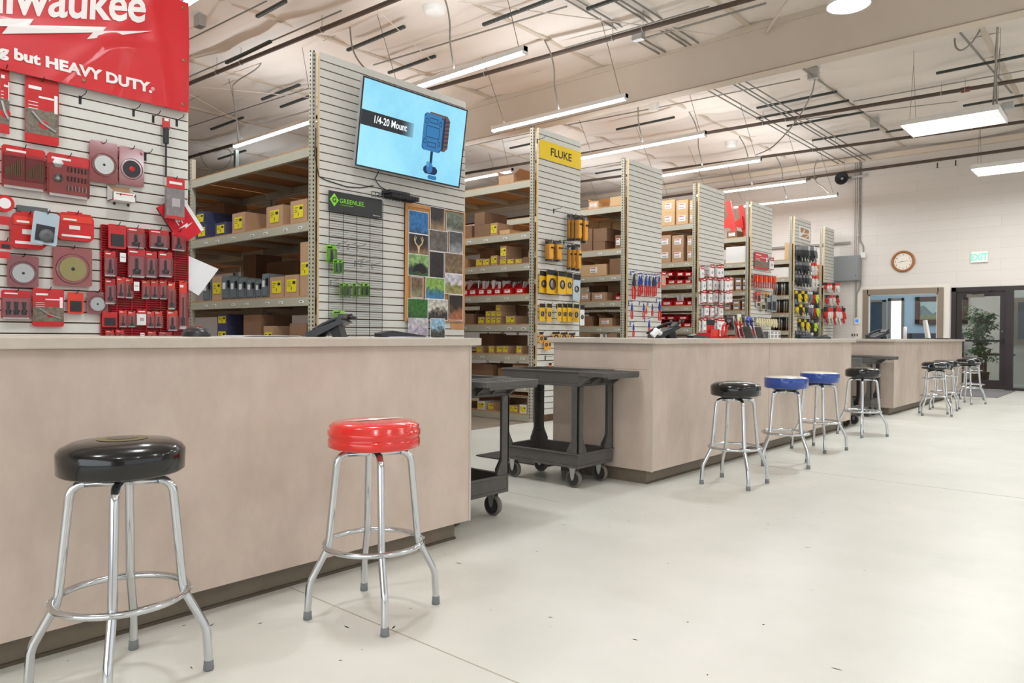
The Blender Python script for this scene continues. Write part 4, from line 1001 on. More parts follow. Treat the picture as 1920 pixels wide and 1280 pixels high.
c = pp(368, 510, PX+0.02); t = empty('clipboard', (PX-0.02, 2.70, c.z), 'white sheets on a dark clipboard hanging at the right edge of the panel', 'clipboard')
for nm, m, x0, s in (('board', blackp, 0.0, 0.0), ('paper_sheets', paper, 0.005, 0.004)):
    b = MB(); b.prism([(2.672+s, c.z+0.13-s), (2.93-s, c.z+0.04), (2.76, c.z-0.19+s), (2.672+s, c.z-0.14)], 0, PX-0.012+x0, PX-0.007+x0, m)
    if s:
        for k in range(7): b.box((PX-0.0068, 2.70, c.z+0.07-k*0.022), (PX-0.0064, 2.78+0.01*(k % 3), c.z+0.0715-k*0.022), M('faint_print', (196, 196, 206), 0.7))
    b.build(nm, t)
for x, y in ((150, 183), (250, 207), (287, 219), (331, 226), (272, 290), (214, 372), (240, 376)):
    p = pp(x, y, PX); hook(0, p.y, p.z)
b = MB(); p = pp(50, 395, PX); b.box((PX, p.y-0.06, p.z-0.01), (PX+0.02, p.y+0.12, p.z+0.03), greyp); b.build('shelf_bracket', SLATS[0])

# ---- banner
bx = PX+0.06
banner = empty('vinyl_banner', (bx, 1.4, 3.66), 'red vinyl banner with white lettering and lightning bolt at upper left', 'banner')
vm = M('banner_vinyl', (202, 20, 30), 0.42, coat=0.12, bump=(2.6, 0.22))
vs = []; fs = []; n1, n2 = 70, 30; By0, By1, Bz0, Bz1 = 0.16, 2.645, 2.805, 3.66
def bw(y, z):
    u = (y-By0)/(By1-By0); v = (z-Bz0)/(Bz1-Bz0)
    return 0.014*math.sin(u*7+v*3)*v + 0.008*math.exp(-((u-0.62-0.3*v)/0.03)**2) - 0.007*math.exp(-((u-0.8-0.1*v)/0.02)**2)*(1-v) + 0.008*math.exp(-((u-0.93+0.05*v)/0.02)**2) + 0.006*math.exp(-((v-0.5*u-0.1)/0.04)**2)
for j in range(n2+1):
    for i in range(n1+1):
        y = By0+(By1-By0)*i/n1; z = Bz0+(Bz1-Bz0)*j/n2; vs.append((bx+bw(y, z), y, z))
for j in range(n2):
    for i in range(n1): a = j*(n1+1)+i; fs.append((a, a+1, a+n1+2, a+n1+1))
b = MB(); b.add(vs, fs, vm, True); b.add([(x-0.002, y, z) for x, y, z in vs], [f[::-1] for f in fs], vm, True); b.build('vinyl_sheet', banner)
white_v = M('banner_white_print', (240, 232, 228), 0.35)
bt = MB()
P2 = lambda x, y: hit(x, y, 0, bx+0.02)
pa = P2(0, 20); pc = P2(275, 41)
bolt = [(-40, 33), (65, 34), (56, 46), (200, 50), (194, 57.5), (287, 58), (164, 72.5), (175, 60.5), (5, 62), (16, 48), (-40, 48)]
bp_ = [(P2(x, y).y, P2(x, y).z) for x, y in bolt]
flat = MB()
q = MB(); text_into(q, 'Milwaukee', 0.36, (0, 0, 0), (0, 1, 0.25), (0, 0.03, 1), white_v, 0.0005, sx=0.8, bold=0.007, spacing=0.96)
ye, ze = P2(273, 30).y, P2(273, 41).z; s = ye-max(v[1] for v in q.v)
flat.add([(v[0], v[1]+s, v[2]+ze-0.25*(ye-s)) for v in q.v], q.f, white_v)
flat.prism(bp_, 0, 0, 0.001, white_v)
q = MB(); text_into(q, 'Nothing but HEAVY DUTY.', 0.1, (0, 0, P2(285, 174).z+0.006), (0, 1, 0), (0, 0, 1), white_v, 0.0005, sx=1.13, bold=0.0045)
xs = [v[1] for v in q.v]; s = P2(287, 170).y-max(xs); flat.add([(v[0], v[1]+s, v[2]) for v in q.v], q.f, white_v)
q = MB(); text_into(q, '\u00ae', 0.06, (0, P2(262, 16).y, P2(262, 16).z-0.02), (0, 1, 0), (0, 0, 1), white_v, 0.0003); text_into(q, '\u00ae', 0.035, (0, P2(285, 168).y, P2(285, 168).z), (0, 1, 0), (0, 0, 1), white_v, 0.0003); flat.add(q.v, q.f, white_v)
flat.v = [(v[0]+bx+bw(v[1], v[2])+0.0045, v[1], v[2]) for v in flat.v if True]
flat.build('white_lettering', banner)
for y, z in ((0.22, 3.61), (1.4, 3.61), (2.6, 3.61), (2.6, 2.86), (1.9, 2.86), (1.2, 2.86), (2.6, 3.2)):
    b = MB(); b.lathe([(0.012, 0.0), (0.012, 0.004), (0.006, 0.004)], brass, (bx+bw(y, z)+0.001, y, z), 14, 'x'); b.build('grommet', banner)

# ---- television panel
tb = (PX+0.15, PX+0.27); yl, yr = 4.165, 5.525
zb_, zt_ = 2.655, 3.462
t = empty('television', (PX+0.1, (yl+yr)/2, zb_), 'large flat television tilted down, showing a blue picture of a boxy device', 'television')
ux = Vector((tb[1]-tb[0], 0, zt_-zb_)); hgt = ux.length; ux.normalize(); nrm = Vector((ux.z, 0, -ux.x)); W = yr-yl
def tvp(y, s, d=0.0): q = Vector((tb[0], yl+y, zb_))+ux*s+nrm*d; return tuple(q)
def tvbox(b, y0, y1, s0, s1, d0, d1, m):
    vs = [tvp(y, s, d) for d in (d0, d1) for s in (s0, s1) for y in (y0, y1)]
    b.add(vs, [(0, 2, 3, 1), (4, 5, 7, 6), (0, 1, 5, 4), (2, 6, 7, 3), (0, 4, 6, 2), (1, 3, 7, 5)], m)
b = MB(); tvbox(b, 0, W, 0, hgt, -0.035, -0.001, M('tv_silver_side', (190, 188, 186), 0.35, 0.5)); b.build('tv_housing', t)
b = MB(); e = 0.014
for q in ((0, W, 0, e), (0, W, hgt-e, hgt), (0, e, e, hgt-e), (W-e, W, e, hgt-e)): tvbox(b, q[0], q[1], q[2], q[3], -0.001, 0.004, blackp)
b.build('bezel', t)
scr = M('screen_light_blue', (150, 214, 236), 0.2, emit=0.9, noise=(0.9, 0.2), col2=(120, 196, 226)); scr.node_tree.nodes['Principled BSDF'].inputs['Base Color'].default_value = (0, 0, 0, 1)
nt = scr.node_tree; bs = nt.nodes['Principled BSDF']; l0 = bs.inputs['Base Color'].links[0]; src = l0.from_socket; nt.links.remove(l0); nt.links.new(src, bs.inputs['Emission Color']); bs.inputs['Base Color'].default_value = (0.02, 0.03, 0.03, 1)
def scr_m(n, c, e=0.6):
    e *= 1.3
    k = M(n, c, 0.2, emit=e); k.node_tree.nodes['Principled BSDF'].inputs['Base Color'].default_value = (0.01, 0.01, 0.01, 1); return k
sc_n, sc_w, sc_b1, sc_b2, sc_br, sc_bl = scr_m('screen_black', (34, 38, 46), .5), scr_m('screen_white', (240, 248, 252), .8), scr_m('screen_blue', (48, 122, 178), .6), scr_m('screen_deep_blue', (22, 48, 84), .5), scr_m('screen_brown', (120, 84, 78), .5), scr_m('screen_mid_blue', (86, 154, 206), .6)
sb = MB(); tvbox(sb, e, W-e, e, hgt-e, -0.001, 0.001, scr); so = sb.build('screen', t)
b = MB()
def poly(pts, m, d=0.0016): b.add([tvp(y*W, s*hgt, d) for y, s in pts], [tuple(range(len(pts)))], m)
def rr2(y0, s0, y1, s1, m, d, c=0.02): poly([(y0+c, s0), (y1-c, s0), (y1, s0+c*1.6), (y1, s1-c*1.6), (y1-c, s1), (y0+c, s1), (y0, s1-c*1.6), (y0, s0+c*1.6)], m, d)
nst = 8
poly([(0.012, 0.47), (0.36, 0.47), (0.36, 0.64), (0.012, 0.64)], sc_n)
for k in range(nst):
    f = k/nst; c = tuple(int(34+(150-34)*f) if i == 0 else int(38+(210-38)*f) if i == 1 else int(46+(234-46)*f) for i in range(3))
    poly([(0.36+0.015*k, 0.47), (0.375+0.015*k, 0.47), (0.375+0.015*k, 0.64), (0.36+0.015*k, 0.64)], scr_m('screen_fade_%s' % 'abcdefgh'[k], c, .55))
rr2(0.60, 0.40, 0.83, 0.84, sc_br, 0.0016, 0.03)
rr2(0.57, 0.37, 0.765, 0.82, sc_b1, 0.0022)
for k in range(7): poly([(0.775, 0.45+k*0.05), (0.83, 0.47+k*0.05), (0.83, 0.485+k*0.05), (0.775, 0.465+k*0.05)], sc_b2, 0.0022)
poly([(0.765, 0.40), (0.785, 0.42), (0.785, 0.82), (0.765, 0.80)], sc_b2, 0.0024)
def ring(y0, s0, y1, s1, d=0.0028, th=0.008):
    for q in ((y0, s0, y1, s0+th), (y0, s1-th, y1, s1), (y0, s0, y0+th*0.6, s1), (y1-th*0.6, s0, y1, s1)): poly([(q[0], q[1]), (q[2], q[1]), (q[2], q[3]), (q[0], q[3])], sc_b2, d)
ring(0.60, 0.53, 0.735, 0.67); ring(0.625, 0.71, 0.71, 0.77); ring(0.625, 0.42, 0.71, 0.48); ring(0.585, 0.45, 0.612, 0.51); ring(0.725, 0.45, 0.75, 0.51); ring(0.585, 0.69, 0.612, 0.75); ring(0.725, 0.69, 0.75, 0.75)
for y, s in ((0.582, 0.79), (0.75, 0.79), (0.582, 0.39), (0.75, 0.39)): rr2(y-0.006, s-0.01, y+0.006, s+0.01, sc_b2, 0.003, 0.003)
poly([(0.665, 0.22), (0.69, 0.22), (0.69, 0.38), (0.665, 0.38)], sc_b2); rr2(0.61, 0.09, 0.75, 0.19, sc_b2, 0.002); rr2(0.64, 0.1, 0.70, 0.23, sc_b1, 0.0024); rr2(0.66, 0.03, 0.75, 0.08, sc_b1, 0.0022, 0.01); rr2(0.635, 0.17, 0.665, 0.24, sc_bl, 0.0026, 0.008)
b.build('screen_picture', so)
b = MB(); text_into(b, '1/4-20 Mount', 0.095, tvp(0.115*W, 0.525*hgt, 0.0022), (0, 1, 0), ux, sc_w, 0.0002, sx=0.78, bold=0.0012); b.build('screen_caption', so)
b = MB(); b.box((PX, 4.7, 2.95), (PX+0.02, 5.0, 3.25), blackm)
for y in (4.72, 4.96): b.tube([(PX+0.01, y, 3.2), (PX+0.17, y, 3.3)], 0.01, blackm); b.tube([(PX+0.01, y, 2.98), (PX+0.13, y, 2.95)], 0.01, blackm)
b.build('wall_mount', t)
b = MB(); zc = hit(710, 340, 0, PX+0.02); b.tube([(PX+0.06, 4.52, 2.68), (PX+0.02, 4.5, 2.6), (PX+0.02, 4.56, 2.54), (PX+0.02, 4.66, 2.51), (PX+0.05, 4.72, 2.5)], 0.005, blackm, 6); b.build('power_cable', t)
# media boxes on a wire tray
p0 = pp(700, 356, PX+0.03); p1 = pp(770, 368, PX+0.03)
t = empty('wire_shelf', (PX+0.05, (p0.y+p1.y)/2, p1.z), 'small black wire shelf under the television', 'shelf'); b = MB(); zt = p0.z-0.06
for k in range(12): y = p0.y+(p1.y-p0.y)*k/11; b.tube([(PX+0.004, y, zt+0.05), (PX+0.004, y, zt), (PX+0.16, y, zt), (PX+0.16, y, zt+0.04)], 0.003, blackm, 5)
for x, z in ((PX+0.004, zt+0.05), (PX+0.16, zt), (PX+0.16, zt+0.04), (PX+0.08, zt)): b.cyl((x, p0.y, z), (x, p1.y, z), 0.003, blackm, 5)
b.build('wire_basket', t)
b = MB(); b.box((0, 0, 0), (0.14, 0.34, 0.035), blackp); o = b.build('media_player', bevel=0.004); o.location = (PX+0.012, p0.y+0.14, zt+0.004); tag(o, 'flat black media box, lower of two under the television', 'electronics', 'media boxes under the television')
b = MB(); b.box((0, 0, 0), (0.12, 0.26, 0.035), blackp); o = b.build('media_player', bevel=0.004); o.location = (PX+0.012, p0.y+0.12, zt+0.04); tag(o, 'smaller flat black media box, upper of two under the television', 'electronics', 'media boxes under the television')
b = MB(); L = [pp(x, y, PX+0.008) for x, y in ((592, 240), (590, 290), (598, 331), (612, 338), (650, 350), (675, 352), (700, 348))]; b.tube([tuple(q) for q in L], 0.005, blackm, 6)
tag(b.build('power_cord'), 'thin black cord running down the panel post to the media boxes', 'cord')

# ---- green sign and black wire grid
t, ga, gc, gz0, gz1 = wire_grid('wire_grid_rack', 617.5, 360, 716.5, 636, blackm, 'black wire grid rack under the black and green sign', 62, 4, r=0.0018)
ya, yb, z0, z1 = rect(617, 357, 717, 391, PX+0.045); z1 = pp(617, 356, PX+0.045).z; z0 = z1-0.185
t = empty('brand_sign', (PX+0.04, (ya+yb)/2, z0), 'black rectangular sign with lime diamond and lime lettering', 'sign')
b = MB(); b.box((PX+0.035, ya, z0), (PX+0.04, yb, z1), M('sign_black', (42, 44, 44), 0.3)); b.build('sign_board', t)
b = MB(); lime = M('lime_print', (136, 226, 40), 0.4); cy, cz_, rd = ya+0.06, (z0+z1)/2+0.012, 0.062
b.prism([(cy-rd*0.8, cz_), (cy, cz_-rd), (cy+rd*0.8, cz_), (cy, cz_+rd)], 0, PX+0.04, PX+0.0412, lime); b.build('diamond_emblem', t)
b = MB(); text_into(b, 'G', 0.065, (PX+0.0415, cy-0.024, cz_-0.022), (0, 1, 0), (0, 0, 1), MATS['sign_black'], 0.0003, bold=0.002); text_into(b, 'GREENLEE.', 0.058, (PX+0.0405, cy+0.058, cz_-0.018), (0, 1, 0), (0, 0, 1), lime, 0.0004, sx=0.98, bold=0.0005, spacing=1.08); b.build('sign_lettering', t); b = MB(); text_into(b, 'A TEXTRON COMPANY', 0.014, (PX+0.0405, cy+0.062, cz_-0.042), (0, 1, 0), (0, 0, 1), lime, 0.0003); b.build('sign_tagline', t); b = MB(); text_into(b, 'Sales Center', 0.018, (PX+0.0405, yb-0.11, z0+0.014), (0, 1, 0), (0, 0, 1), white_lab, 0.0003); b.build('sign_corner_text', t)
GG = 'lime packs on the black wire grid'
def lime_pack(x0, y0, x1, y1, label, out=0.06, tilt=0.0, m=None):
    ya, yb, z0, z1 = rect(x0, y0, x1, y1, PX+out); w, h = yb-ya, z1-z0; b = MB(); b.box((-0.003, -w/2, 0), (0, w/2, h), m or green); o = b.build('blister_pack'); o.location = (PX+out, (ya+yb)/2, z0); o.rotation_euler = (tilt, 0, 0)
    b = MB(); b.tube([(0.008, 0, h*0.12), (0.008, 0, h*0.7)], [w*0.16, w*0.07], darktool, 8); b.box((0.0, -w*0.4, h*0.8), (0.001, w*0.1, h*0.9), ink); b.build('tool_contents', o); b = MB(); b.box((0, -w*0.45, 0), (0.02, w*0.45, h*0.75), clear); b.build('blister', o)
    b = MB(); b.tube([(-out, 0, h*0.95), (0.03, 0, h*0.95), (0.045, 0, h)], 0.003, silver, 6); b.build('hang_hook', o); tag(o, label, 'package', GG)
lime_pack(613, 459, 631, 492, 'lime green blister pack highest on the black wire grid', tilt=0.03)
lime_pack(625, 486, 636, 513, 'narrow lime pack, left of two below the highest lime pack', 0.12); lime_pack(634, 486, 643, 512, 'narrow lime pack, right of two below the highest lime pack', 0.1)
for k, x in enumerate((637, 647, 661, 675, 683)): lime_pack(x, 530, x+(9 if k != 3 else 8), 556, 'lime striped pack in the lower row on the black wire grid, %s' % ORD[k], 0.06+0.02*(k % 2), m=clear_green)
lime_pack(624, 582, 646, 606, 'pale lime pack partly behind the black desk phone', 0.05, m=clear_green)
for x, y in ((637, 457), (655, 459), (672, 462), (668, 490), (680, 492), (700, 496), (622, 526)):
    p = pp(x, y, PX+0.02); hook(1, p.y, p.z, 0.14, silver)
# ---- cork board with photographs
ya, yc = pp(760, 378, PX+0.02).y, pp(872, 398, PX+0.02).y; z1 = 2.43; z0 = 1.222
t = empty('cork_board', (PX+0.02, (ya+yc)/2, z0), 'oak framed cork board covered with outdoor photographs', 'board')
b = MB(); b.box((PX+0.004, ya, z0), (PX+0.016, yc, z1), cork); b.build('cork_sheet', t)
b = MB(); fw = 0.035
for q in ((ya, z0, yc, z0+fw), (ya, z1-fw, yc, z1), (ya, z0+fw, ya+fw, z1-fw), (yc-fw, z0+fw, yc, z1-fw)): b.box((PX+0.004, q[0], q[1]), (PX+0.026, q[2], q[3]), oak)
b.build('wood_frame', t, 0.002)
def picture(name, x0, y0, x1, y1, cols, label, n=0, white=True, grp_='photographs on the cork board'):
    """a printed photograph: procedural landscape bands with blotches"""
    ya, yb, z0, z1 = rect(740+x0/4.74, 370+y0/4.74, 740+x1/4.74, 370+y1/4.74, PX+0.022); w, h = yb-ya, z1-z0
    key = 'print_'+name; sky, mid_, low = cols
    mt = bpy.data.materials.new('photo_print'); mt.use_nodes = True; nt = mt.node_tree; bs = nt.nodes['Principled BSDF']; bs.inputs['Roughness'].default_value = 0.35
    tc = nt.nodes.new('ShaderNodeTexCoord'); sp = nt.nodes.new('ShaderNodeSeparateXYZ'); nt.links.new(tc.outputs['Generated'], sp.inputs[0])
    ns = nt.nodes.new('ShaderNodeTexNoise'); ns.inputs['Scale'].default_value = 13; ns.inputs['Detail'].default_value = 5; mp = nt.nodes.new('ShaderNodeMapping'); mp.inputs['Location'].default_value = (n*3.1, n*1.7, 0)
    nt.links.new(tc.outputs['Object'], mp.inputs[0]); nt.links.new(mp.outputs[0], ns.inputs['Vector'])
    ad = nt.nodes.new('ShaderNodeMath'); ad.operation = 'MULTIPLY_ADD'; ad.inputs[1].default_value = 0.9; nt.links.new(ns.outputs[0], ad.inputs[0]); nt.links.new(sp.outputs[2], ad.inputs[2])
    rp = nt.nodes.new('ShaderNodeValToRGB'); nt.links.new(ad.outputs[0], rp.inputs[0]); e_ = rp.color_ramp.elements
    e_[0].position = 0.35; e_[0].color = lin(low); e_[1].position = 1.15; e_[1].color = lin(sky); x = e_.new(0.72); x.color = lin(mid_); x = e_.new(0.92); x.color = lin(tuple((a+c)/2 for a, c in zip(mid_, sky)))
    mx = nt.nodes.new('ShaderNodeMix'); mx.data_type = 'RGBA'; mx.blend_type = 'MULTIPLY'; mx.inputs[0].default_value = 0.7; n3 = nt.nodes.new('ShaderNodeTexNoise'); n3.inputs['Scale'].default_value = 26
    nt.links.new(mp.outputs[0], n3.inputs['Vector']); r3 = nt.nodes.new('ShaderNodeValToRGB'); r3.color_ramp.elements[0].position = 0.4; r3.color_ramp.elements[1].position = 0.6; r3.color_ramp.elements[0].color = (0.42, 0.42, 0.42, 1); nt.links.new(n3.outputs[0], r3.inputs[0])
    nt.links.new(rp.outputs[0], mx.inputs[6]); nt.links.new(r3.outputs[0], mx.inputs[7]); nt.links.new(mx.outputs[2], bs.inputs['Base Color'])
    b = MB(); e = 0.006 if white else 0.0
    b.box((-0.0008, -w/2+e, e), (0.0, w/2-e, h-e), mt); ox = PX+0.0255+0.0007*n
    o = b.build('photograph'); o.location = (ox, (ya+yb)/2, z0)
    if white: k = MB(); k.box((-0.0018, -w/2, 0), (-0.0009, w/2, h), paper); k.build('white_border', o)
    tag(o, label, 'photograph', grp_); return o, w, h
BL, GR, BR, DK, TN, WH = (48, 124, 190), (90, 140, 80), (130, 105, 80), (48, 42, 38), (180, 150, 110), (220, 215, 220)
pics = [('a', 122, 122, 298, 325, (BL, BL, (50, 48, 44)), 'photograph of deep blue sky above dark peaks, top left on cork board'),
 ('b', 315, 88, 440, 298, (DK, BR, TN), 'tall photograph of tangled brown branches, top middle on cork board'),
 ('c', 455, 130, 610, 312, ((120, 130, 110), (90, 96, 84), (190, 180, 165)), 'photograph of a pale animal in sagebrush, top right on cork board'),
 ('d', 120, 325, 296, 510, (DK, (90, 62, 46), TN), 'photograph of a pale antlered skull, left column second on cork board'),
 ('e', 303, 293, 470, 482, ((110, 100, 90), (120, 112, 106), (110, 100, 90)), 'photograph of a grey bundled figure, middle column second on cork board'),
 ('f', 480, 305, 603, 512, ((90, 90, 92), (150, 150, 154), WH), 'photograph of a snowy grey scene, right column second on cork board'),
 ('g', 115, 505, 296, 700, ((150, 190, 120), (60, 70, 50), (60, 110, 60)), 'photograph of a black animal on green grass, left column third on cork board'),
 ('h', 303, 482, 435, 716, (DK, (52, 46, 42), DK), 'very dark tall photograph, middle column third on cork board'),
 ('i', 440, 495, 603, 680, (BR, (150, 124, 90), BR), 'photograph of tan brush and antlers, right column third on cork board'),
 ('j', 138, 705, 248, 892, (BR, (140, 140, 110), TN), 'narrow photograph with white border, left column fourth on cork board'),
 ('k', 268, 712, 438, 905, ((150, 190, 90), (70, 130, 150), (90, 150, 220)), 'photograph in bright green and blue, middle column fourth on cork board'),
 ('l', 440, 682, 600, 862, (WH, (150, 150, 80), (190, 170, 120)), 'photograph of a tan meadow with trees, right column fourth on cork board'),
 ('m', 108, 898, 290, 1075, ((60, 120, 50), (70, 120, 60), (60, 90, 50)), 'photograph of bright green grass and dark antlers, lower left on cork board'),
 ('n', 288, 905, 465, 1092, ((220, 215, 200), (66, 58, 54), (74, 66, 62)), 'photograph of dark tree trunks against light, lower middle on cork board'),
 ('o', 473, 865, 600, 1092, (DK, (170, 110, 70), (200, 120, 80)), 'photograph of curled horns on orange ground, lower right on cork board')]
for k, (nm, x0, y0, x1, y1, cols, lb) in enumerate(pics):
    o, w, h = picture(nm, x0, y0, x1, y1, cols, lb, k)
    if nm == 'd':
        b = MB(); hr = M('bone', (222, 196, 150), 0.6)
        for s in (-1, 1): b.tube([(0.002, s*0.01, h*0.4), (0.002, s*0.045, h*0.55), (0.002, s*0.06, h*0.75), (0.002, s*0.045, h*0.9)], [0.007, 0.007, 0.006, 0.003], hr, 6); b.tube([(0.002, s*0.05, h*0.6), (0.002, s*0.03, h*0.85)], 0.004, hr, 5)
        b.lathe([(0.018, 0), (0, 0.004)], hr, (0.001, 0, h*0.35), 10, 'x'); b.tube([(0.002, 0, h*0.35), (0.002, 0, h*0.08)], [0.014, 0.006], hr, 6); b.build('printed_skull', o)
    if nm == 'g':
        b = MB(); b.prism([(-w*0.3, h*0.15), (-w*0.2, h*0.45), (w*0.1, h*0.6), (w*0.4, h*0.4), (w*0.42, h*0.2), (w*0.2, h*0.12), (0, h*0.25)], 0, 0.0002, 0.0012, ink); b.build('printed_animal', o)
picture('p', 110, 1072, 290, 1245, (WH, (190, 180, 200), WH), 'faded lilac print hanging below the cork board, left of two', 16, False, 'prints below the cork board')
picture('q', 310, 1075, 440, 1250, ((170, 210, 235), (88, 92, 84), (70, 74, 66)), 'print of a green field under a strip of sky, below the cork board', 17, True, 'prints below the cork board')
ya, yb, z0, z1 = rect(846, 606, 870, 617, PX+0.012); b = MB(); b.box((PX+0.001, ya, z0), (PX+0.008, yb, z1), oak); tag(b.build('wood_strip'), 'short strip of bare wood on the slats under the cork board', 'wood strip')

# ---- yellow sign panel goods
ya, yb = 7.07, 7.935; z1 = hit(1007, 258.5, 0, PX+0.01).z; z0 = hit(1007, 293.5, 0, PX+0.01).z
t = empty('brand_sign', (PX+0.01, (ya+yb)/2, z0), 'bright yellow sign with black capital lettering near the top of the panel', 'sign')
b = MB(); b.box((PX+0.001, ya, z0), (PX+0.006, yb, z1), M('sign_yellow', (246, 208, 20), 0.4)); b.build('sign_board', t)
b = MB(); hh = z1-z0; text_into(b, 'FLUKE', hh*0.6, (PX+0.0062, ya+0.24*(yb-ya), z0+hh*0.3), (0, 1, 0), (0, 0, 1), ink, 0.0006, sx=1.16, bold=0.0015); b.build('sign_lettering', t)
GY = 'yellow packs on the yellow-sign panel'
def many(pn, items, kind, lab, group, out=0.05, mat=None, cat='package', step=0.0, name=None):
    items = sorted(items)
    for k, (x0, y0, x1, y1) in enumerate(items):
        pack(pn, x0, y0, x1, y1, kind, lab % ORD[k] if '%s' in lab else lab, group, out=out+step*(k % 3)+(0.13 if x0 >= 1086 and pn == 2 else 0), mat=mat, cat=cat, yaw=R.uniform(-0.12, 0.12), name=name, tilt=R.uniform(-0.03, 0.03))
many(2, [(1064, 402, 1070, 452), (1071, 402, 1077, 452), (1078, 403, 1089, 452), (1090, 404, 1100, 457)], 'tester', 'amber tester in tall clear pack, upper cluster by the rack gap, %s', GY, 0.06, step=0.05)
many(2, [(1063, 459, 1070, 506), (1071, 459, 1078, 507), (1079, 459, 1088, 509)], 'tester', 'amber tester in tall clear pack, second cluster down, %s', GY, 0.06, step=0.04)
many(2, [(1021, 450, 1036, 490), (1038, 451, 1052, 491)], 'tester', 'amber tester in wide clear pack on the panel middle, %s of two', GY, 0.05)
many(2, [(1012, 508, 1027, 549), (1024, 506, 1047, 551), (1046, 509, 1063, 551), (1062, 512, 1074, 551)], 'ycard', 'yellow and black card with coiled test leads, middle row, %s', GY, 0.05, step=0.03)
many(2, [(1075, 514, 1087, 562)], 'ycard', 'white and blue card at right end of the test lead row', GY, 0.06, mat=M('pale_blue_card', (190, 206, 214), 0.5))
many(2, [(1012, 569, 1022, 602), (1025, 569, 1035, 603), (1045, 569, 1053, 602), (1055, 569, 1063, 603), (1065, 569, 1073, 603), (1075, 570, 1086, 604)], 'ycard', 'narrow yellow card pack in the fourth row, %s', GY, 0.05, step=0.02)
many(2, [(1088, 572, 1096, 610)], 'ycard', 'narrow grey white card hanging past the panel edge', GY, 0.07, mat=white_lab)
many(2, [(1011, 622, 1019, 643), (1021, 632, 1028, 656), (1028, 632, 1034, 655), (1037, 622, 1049, 640), (1052, 623, 1064, 640), (1067, 624, 1079, 640)], 'ycard', 'amber pouch or card in the lowest row above the counter, %s', GY, 0.05, mat=yel_tool)
many(2, [(1030, 680, 1034, 700)], 'ycard', 'orange tipped pack low on the panel beside the counter end', GY, 0.05, mat=orange_t)
for x, y in ((1038, 393), (1050, 452), (1057, 452), (1043, 572), (1022, 668), (1007, 262)): p = pp(x, y, PX); hook(2, p.y, p.z)
# ---- pliers panel
def make_pliers(L=0.26, hm=blue_tool, gm=redgrip):
    b = MB(); h = 0.36*L
    b.tube([(0, -0.012, L*0.52), (0, -0.014, L*0.62), (0, -0.004, L*0.98)], [0.008, 0.013, 0.003], hm, 8)
    b.tube([(0, 0.012, L*0.52), (0, 0.014, L*0.62), (0, 0.004, L*0.98)], [0.008, 0.013, 0.003], hm, 8)
    b.lathe([(0.02, -0.008), (0.02, 0.008), (0, 0.009)], hm, (0, 0, L*0.58), 14, 'x')
    o = b.build('pliers'); 
    for s in (-1, 1):
        g = MB(); g.tube([(0, s*0.01, L*0.52), (0, s*0.024, L*0.38), (0, s*0.022, L*0.12), (0, s*0.016, 0)], [0.008, 0.010, 0.010, 0.007], gm, 8); g.build('handle_grip', o)
    g = MB(); g.box((-0.012, -0.02, L*0.7), (-0.010, 0.02, L*1.1), white_lab); g.box((-0.0099, -0.02, L*1.04), (-0.009, 0.02, L*1.1), blue_tool); g.build('hang_card', o)
    return o
GP = 'pliers on the pliers panel'
PLS = [(1189, 508, 561, 'steel'), (1197, 512, 556, 'blue'), (1203, 512, 552, 'blue'), (1209, 513, 556, 'blue'), (1218, 513, 555, 'blue'), (1223, 514, 556, 'steel'), (1229, 514, 555, 'blue'), (1234, 514, 540, 'blue'),
       (1185, 564, 598, 'blue'), (1205, 565, 598, 'blue'), (1212, 566, 589, 'yellow'), (1221, 566, 593, 'blue'), (1237, 559, 601, 'blue'), (1188, 603, 632, 'blue'), (1215, 596, 630, 'blue')]
pro = {}
cnt = defaultdict(int)
for x, y0, y1, km in PLS:
    rw = 'top row' if y0 < 550 else 'middle row' if y0 < 590 else 'bottom row'
    if km not in pro: o = pro[km] = make_pliers(0.26, {'blue': blue_tool, 'steel': darktool, 'yellow': yel_tool}[km], redgrip)
    else: o = copy_tree(pro[km])
    a = pp(x, y0, PX+0.06); c = pp(x, y1, PX+0.06); s = (a.z-c.z)/0.286
    o.location = (PX+0.06+0.02*(cnt[rw] % 2), a.y, c.z); o.scale = (s, s, s)
    tag(o, 'red-handled pliers with %s jaws, %s, %s' % (km, rw, ORD[cnt[rw]]), 'pliers', GP); cnt[rw] += 1
    p = (a.y, a.z)
    hook(3, a.y, a.z-0.01, 0.11, M('blue_hook', (70, 80, 150), 0.4))
many(3, [(1240, 509, 1247, 537)], 'bag', 'small clear pack with orange print hanging past the pliers panel edge', GP, 0.08, mat=M('pink_pack', (226, 150, 130), 0.4))
# ---- red-header packs
GR4 = 'white packs with red headers'
k4 = [(497, 522, [1313, 1331, 1341, 1344, 1350], 7), (520, 546, [1311, 1316, 1321, 1327, 1333, 1337, 1344, 1351, 1355, 1360, 1366], 7), (545, 569, [1311, 1316, 1322, 1328, 1333, 1338, 1343, 1349, 1354, 1360, 1366], 7), (570, 591, [1316, 1321, 1326, 1332, 1341, 1348], 7), (596, 622, [1311, 1317, 1324, 1331, 1338, 1345, 1351], 7)]
RN = ['top row', 'second row', 'third row', 'fourth row', 'bottom row']
for ri, (y0, y1, xs, w) in enumerate(k4):
    for k, x in enumerate(xs): dj = R.uniform(-2, 2); pack(4, x, y0+dj, x+w-1, y1+dj, 'bag', 'white pack with red header, %s, %s' % (RN[ri], ORD[k]), GR4, out=0.04+0.05*(k % 2)+(0.22 if x > 1352 else 0), depth=0.01, yaw=R.uniform(-0.1, 0.1), hk=True)
